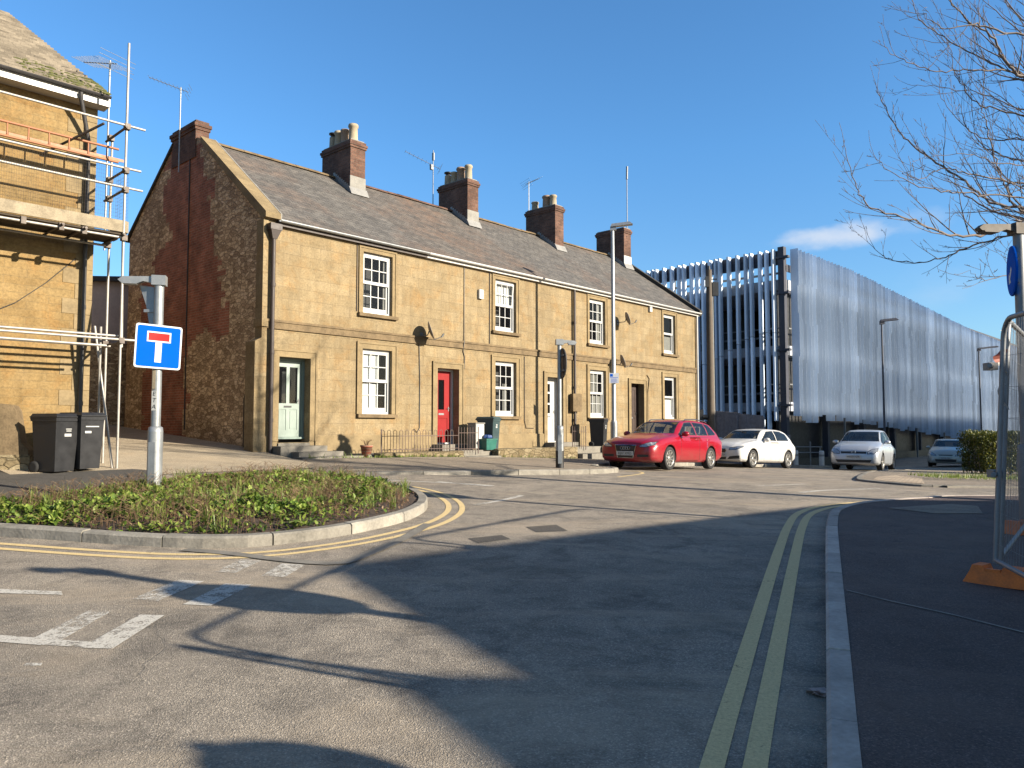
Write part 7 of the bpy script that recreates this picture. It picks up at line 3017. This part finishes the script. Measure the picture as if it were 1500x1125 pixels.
for i in range(9):
    for zz in (1.6, 5.0):
        x = 2.0 + i * 4.9
        b = MB()
        b.box(x - 0.08, x, 0.003, 0.06, zz - 0.06, zz + 1.86)
        b.box(x + 1.3, x + 1.38, 0.003, 0.06, zz - 0.06, zz + 1.86)
        b.box(x, x + 1.3, 0.003, 0.06, zz + 1.8, zz + 1.86)
        b.box(x, x + 1.3, 0.003, 0.09, zz - 0.06, zz)
        b.box(x, x + 1.3, 0.003, 0.04, zz + 0.86, zz + 0.94)
        wf = b.build('window', MAT['white'], lb)
        b = MB()
        b.box(x, x + 1.3, 0.003, 0.02, zz, zz + 0.86)
        b.box(x, x + 1.3, 0.003, 0.02, zz + 0.94, zz + 1.8)
        b.build('pane', MAT['glass'], wf)

# ================================================================== LIGHT, SKY
SUN = Vector((0.92, -0.39, 0.37)).normalized()
EL = math.asin(SUN.z)
AZ = math.atan2(SUN.x, SUN.y)
sd = bpy.data.lights.new('sun', 'SUN')
sd.energy = 4.8
sd.angle = R(0.53)
sd.color = (1.0, 0.90, 0.74)
so = bpy.data.objects.new('sun', sd)
COL.objects.link(so)
so.rotation_euler = (-SUN).to_track_quat('-Z', 'Y').to_euler()
w = bpy.data.worlds.new('World')
sc.world = w
w.use_nodes = True
nt = w.node_tree
bg = nt.nodes['Background']
sky = nt.nodes.new('ShaderNodeTexSky')
sky.sky_type = 'NISHITA'
sky.sun_disc = False
sky.sun_elevation = EL
sky.sun_rotation = AZ
sky.altitude = 60
sky.air_density = 1.0
sky.dust_density = 0.25
sky.ozone_density = 3.0
bg.inputs['Strength'].default_value = 0.07


def wn(typ):
    return nt.nodes.new('ShaderNode' + typ)


geo = wn('TexCoord')


def cloud(center, rx, rz, scale, lo, hi, amount, col_in, white=(4.0, 4.25, 4.7)):
    d = sight(*center).normalized()
    right = Vector((d.y, -d.x, 0)).normalized()
    up = right.cross(d)
    outs = []
    for ax, rad in ((right, rx), (up, rz)):
        dp = wn('VectorMath')
        dp.operation = 'DOT_PRODUCT'
        nt.links.new(geo.outputs['Generated'], dp.inputs[0])
        dp.inputs[1].default_value = ax / rad
        outs.append(dp.outputs['Value'])
    sq = []
    for o in outs:
        m = wn('Math')
        m.operation = 'MULTIPLY'
        nt.links.new(o, m.inputs[0])
        nt.links.new(o, m.inputs[1])
        sq.append(m.outputs[0])
    ad = wn('Math')
    nt.links.new(sq[0], ad.inputs[0])
    nt.links.new(sq[1], ad.inputs[1])
    fd = wn('VectorMath')
    fd.operation = 'DOT_PRODUCT'
    nt.links.new(geo.outputs['Generated'], fd.inputs[0])
    fd.inputs[1].default_value = d
    fr_ = wn('Math')
    fr_.operation = 'GREATER_THAN'
    nt.links.new(fd.outputs['Value'], fr_.inputs[0])
    fr_.inputs[1].default_value = 0.0
    nz = wn('TexNoise')
    mp = wn('Mapping')
    nt.links.new(geo.outputs['Generated'], mp.inputs[0])
    mp.inputs['Scale'].default_value = (1, 1, 1.9)
    nt.links.new(mp.outputs[0], nz.inputs['Vector'])
    nz.inputs['Scale'].default_value = scale
    nz.inputs['Detail'].default_value = 7
    nz.inputs['Roughness'].default_value = 0.52
    mm = wn('Math')
    mm.operation = 'MULTIPLY_ADD'
    nt.links.new(ad.outputs[0], mm.inputs[0])
    mm.inputs[1].default_value = -0.34
    nt.links.new(nz.outputs['Fac'], mm.inputs[2])
    mr = wn('MapRange')
    mr.interpolation_type = 'SMOOTHSTEP'
    nt.links.new(mm.outputs[0], mr.inputs['Value'])
    mr.inputs['From Min'].default_value = lo
    mr.inputs['From Max'].default_value = hi
    mr.inputs['To Max'].default_value = amount
    m2 = wn('Math')
    m2.operation = 'MULTIPLY'
    nt.links.new(mr.outputs[0], m2.inputs[0])
    nt.links.new(fr_.outputs[0], m2.inputs[1])
    mx = wn('MixRGB')
    nt.links.new(m2.outputs[0], mx.inputs[0])
    nt.links.new(col_in, mx.inputs[1])
    mx.inputs[2].default_value = (*white, 1)
    return mx.outputs[0]


tn = wn('MixRGB')
tn.blend_type = 'MULTIPLY'
tn.inputs[0].default_value = 1.0
nt.links.new(sky.outputs[0], tn.inputs[1])
hz = wn('SeparateXYZ')
htc = wn('TexCoord')
nt.links.new(htc.outputs['Generated'], hz.inputs[0])
hr = wn('ValToRGB')
hr.color_ramp.elements[0].position = 0.04
hr.color_ramp.elements[0].color = (0.66, 0.80, 0.90, 1)
hr.color_ramp.elements[1].position = 0.34
hr.color_ramp.elements[1].color = (0.62, 1.0, 1.22, 1)
nt.links.new(hz.outputs[2], hr.inputs[0])
sdot = wn('VectorMath')
sdot.operation = 'DOT_PRODUCT'
nt.links.new(htc.outputs['Generated'], sdot.inputs[0])
sdot.inputs[1].default_value = SUN
smr = wn('MapRange')
smr.interpolation_type = 'SMOOTHSTEP'
nt.links.new(sdot.outputs['Value'], smr.inputs['Value'])
smr.inputs['From Min'].default_value = 0.30
smr.inputs['From Max'].default_value = 0.85
smx = wn('MixRGB')     # the sky is whiter round the sun
nt.links.new(smr.outputs[0], smx.inputs[0])
nt.links.new(hr.outputs[0], smx.inputs[1])
smx.inputs[2].default_value = (1.15, 1.0, 0.85, 1)
nt.links.new(smx.outputs[0], tn.inputs[2])
c = tn.outputs[0]
c = cloud((1225, 346), 0.078, 0.020, 11.0, 0.26, 0.62, 0.75, c)
c = cloud((1330, 326), 0.07, 0.022, 13.0, 0.3, 0.7, 0.40, c)
c = cloud((1430, 425), 0.12, 0.05, 8.0, 0.3, 0.8, 0.22, c)
nt.links.new(c, bg.inputs['Color'])
sc.view_settings.view_transform = 'Standard'
sc.view_settings.look = 'None'
sc.view_settings.exposure = 1.5
sc.view_settings.gamma = 1.0
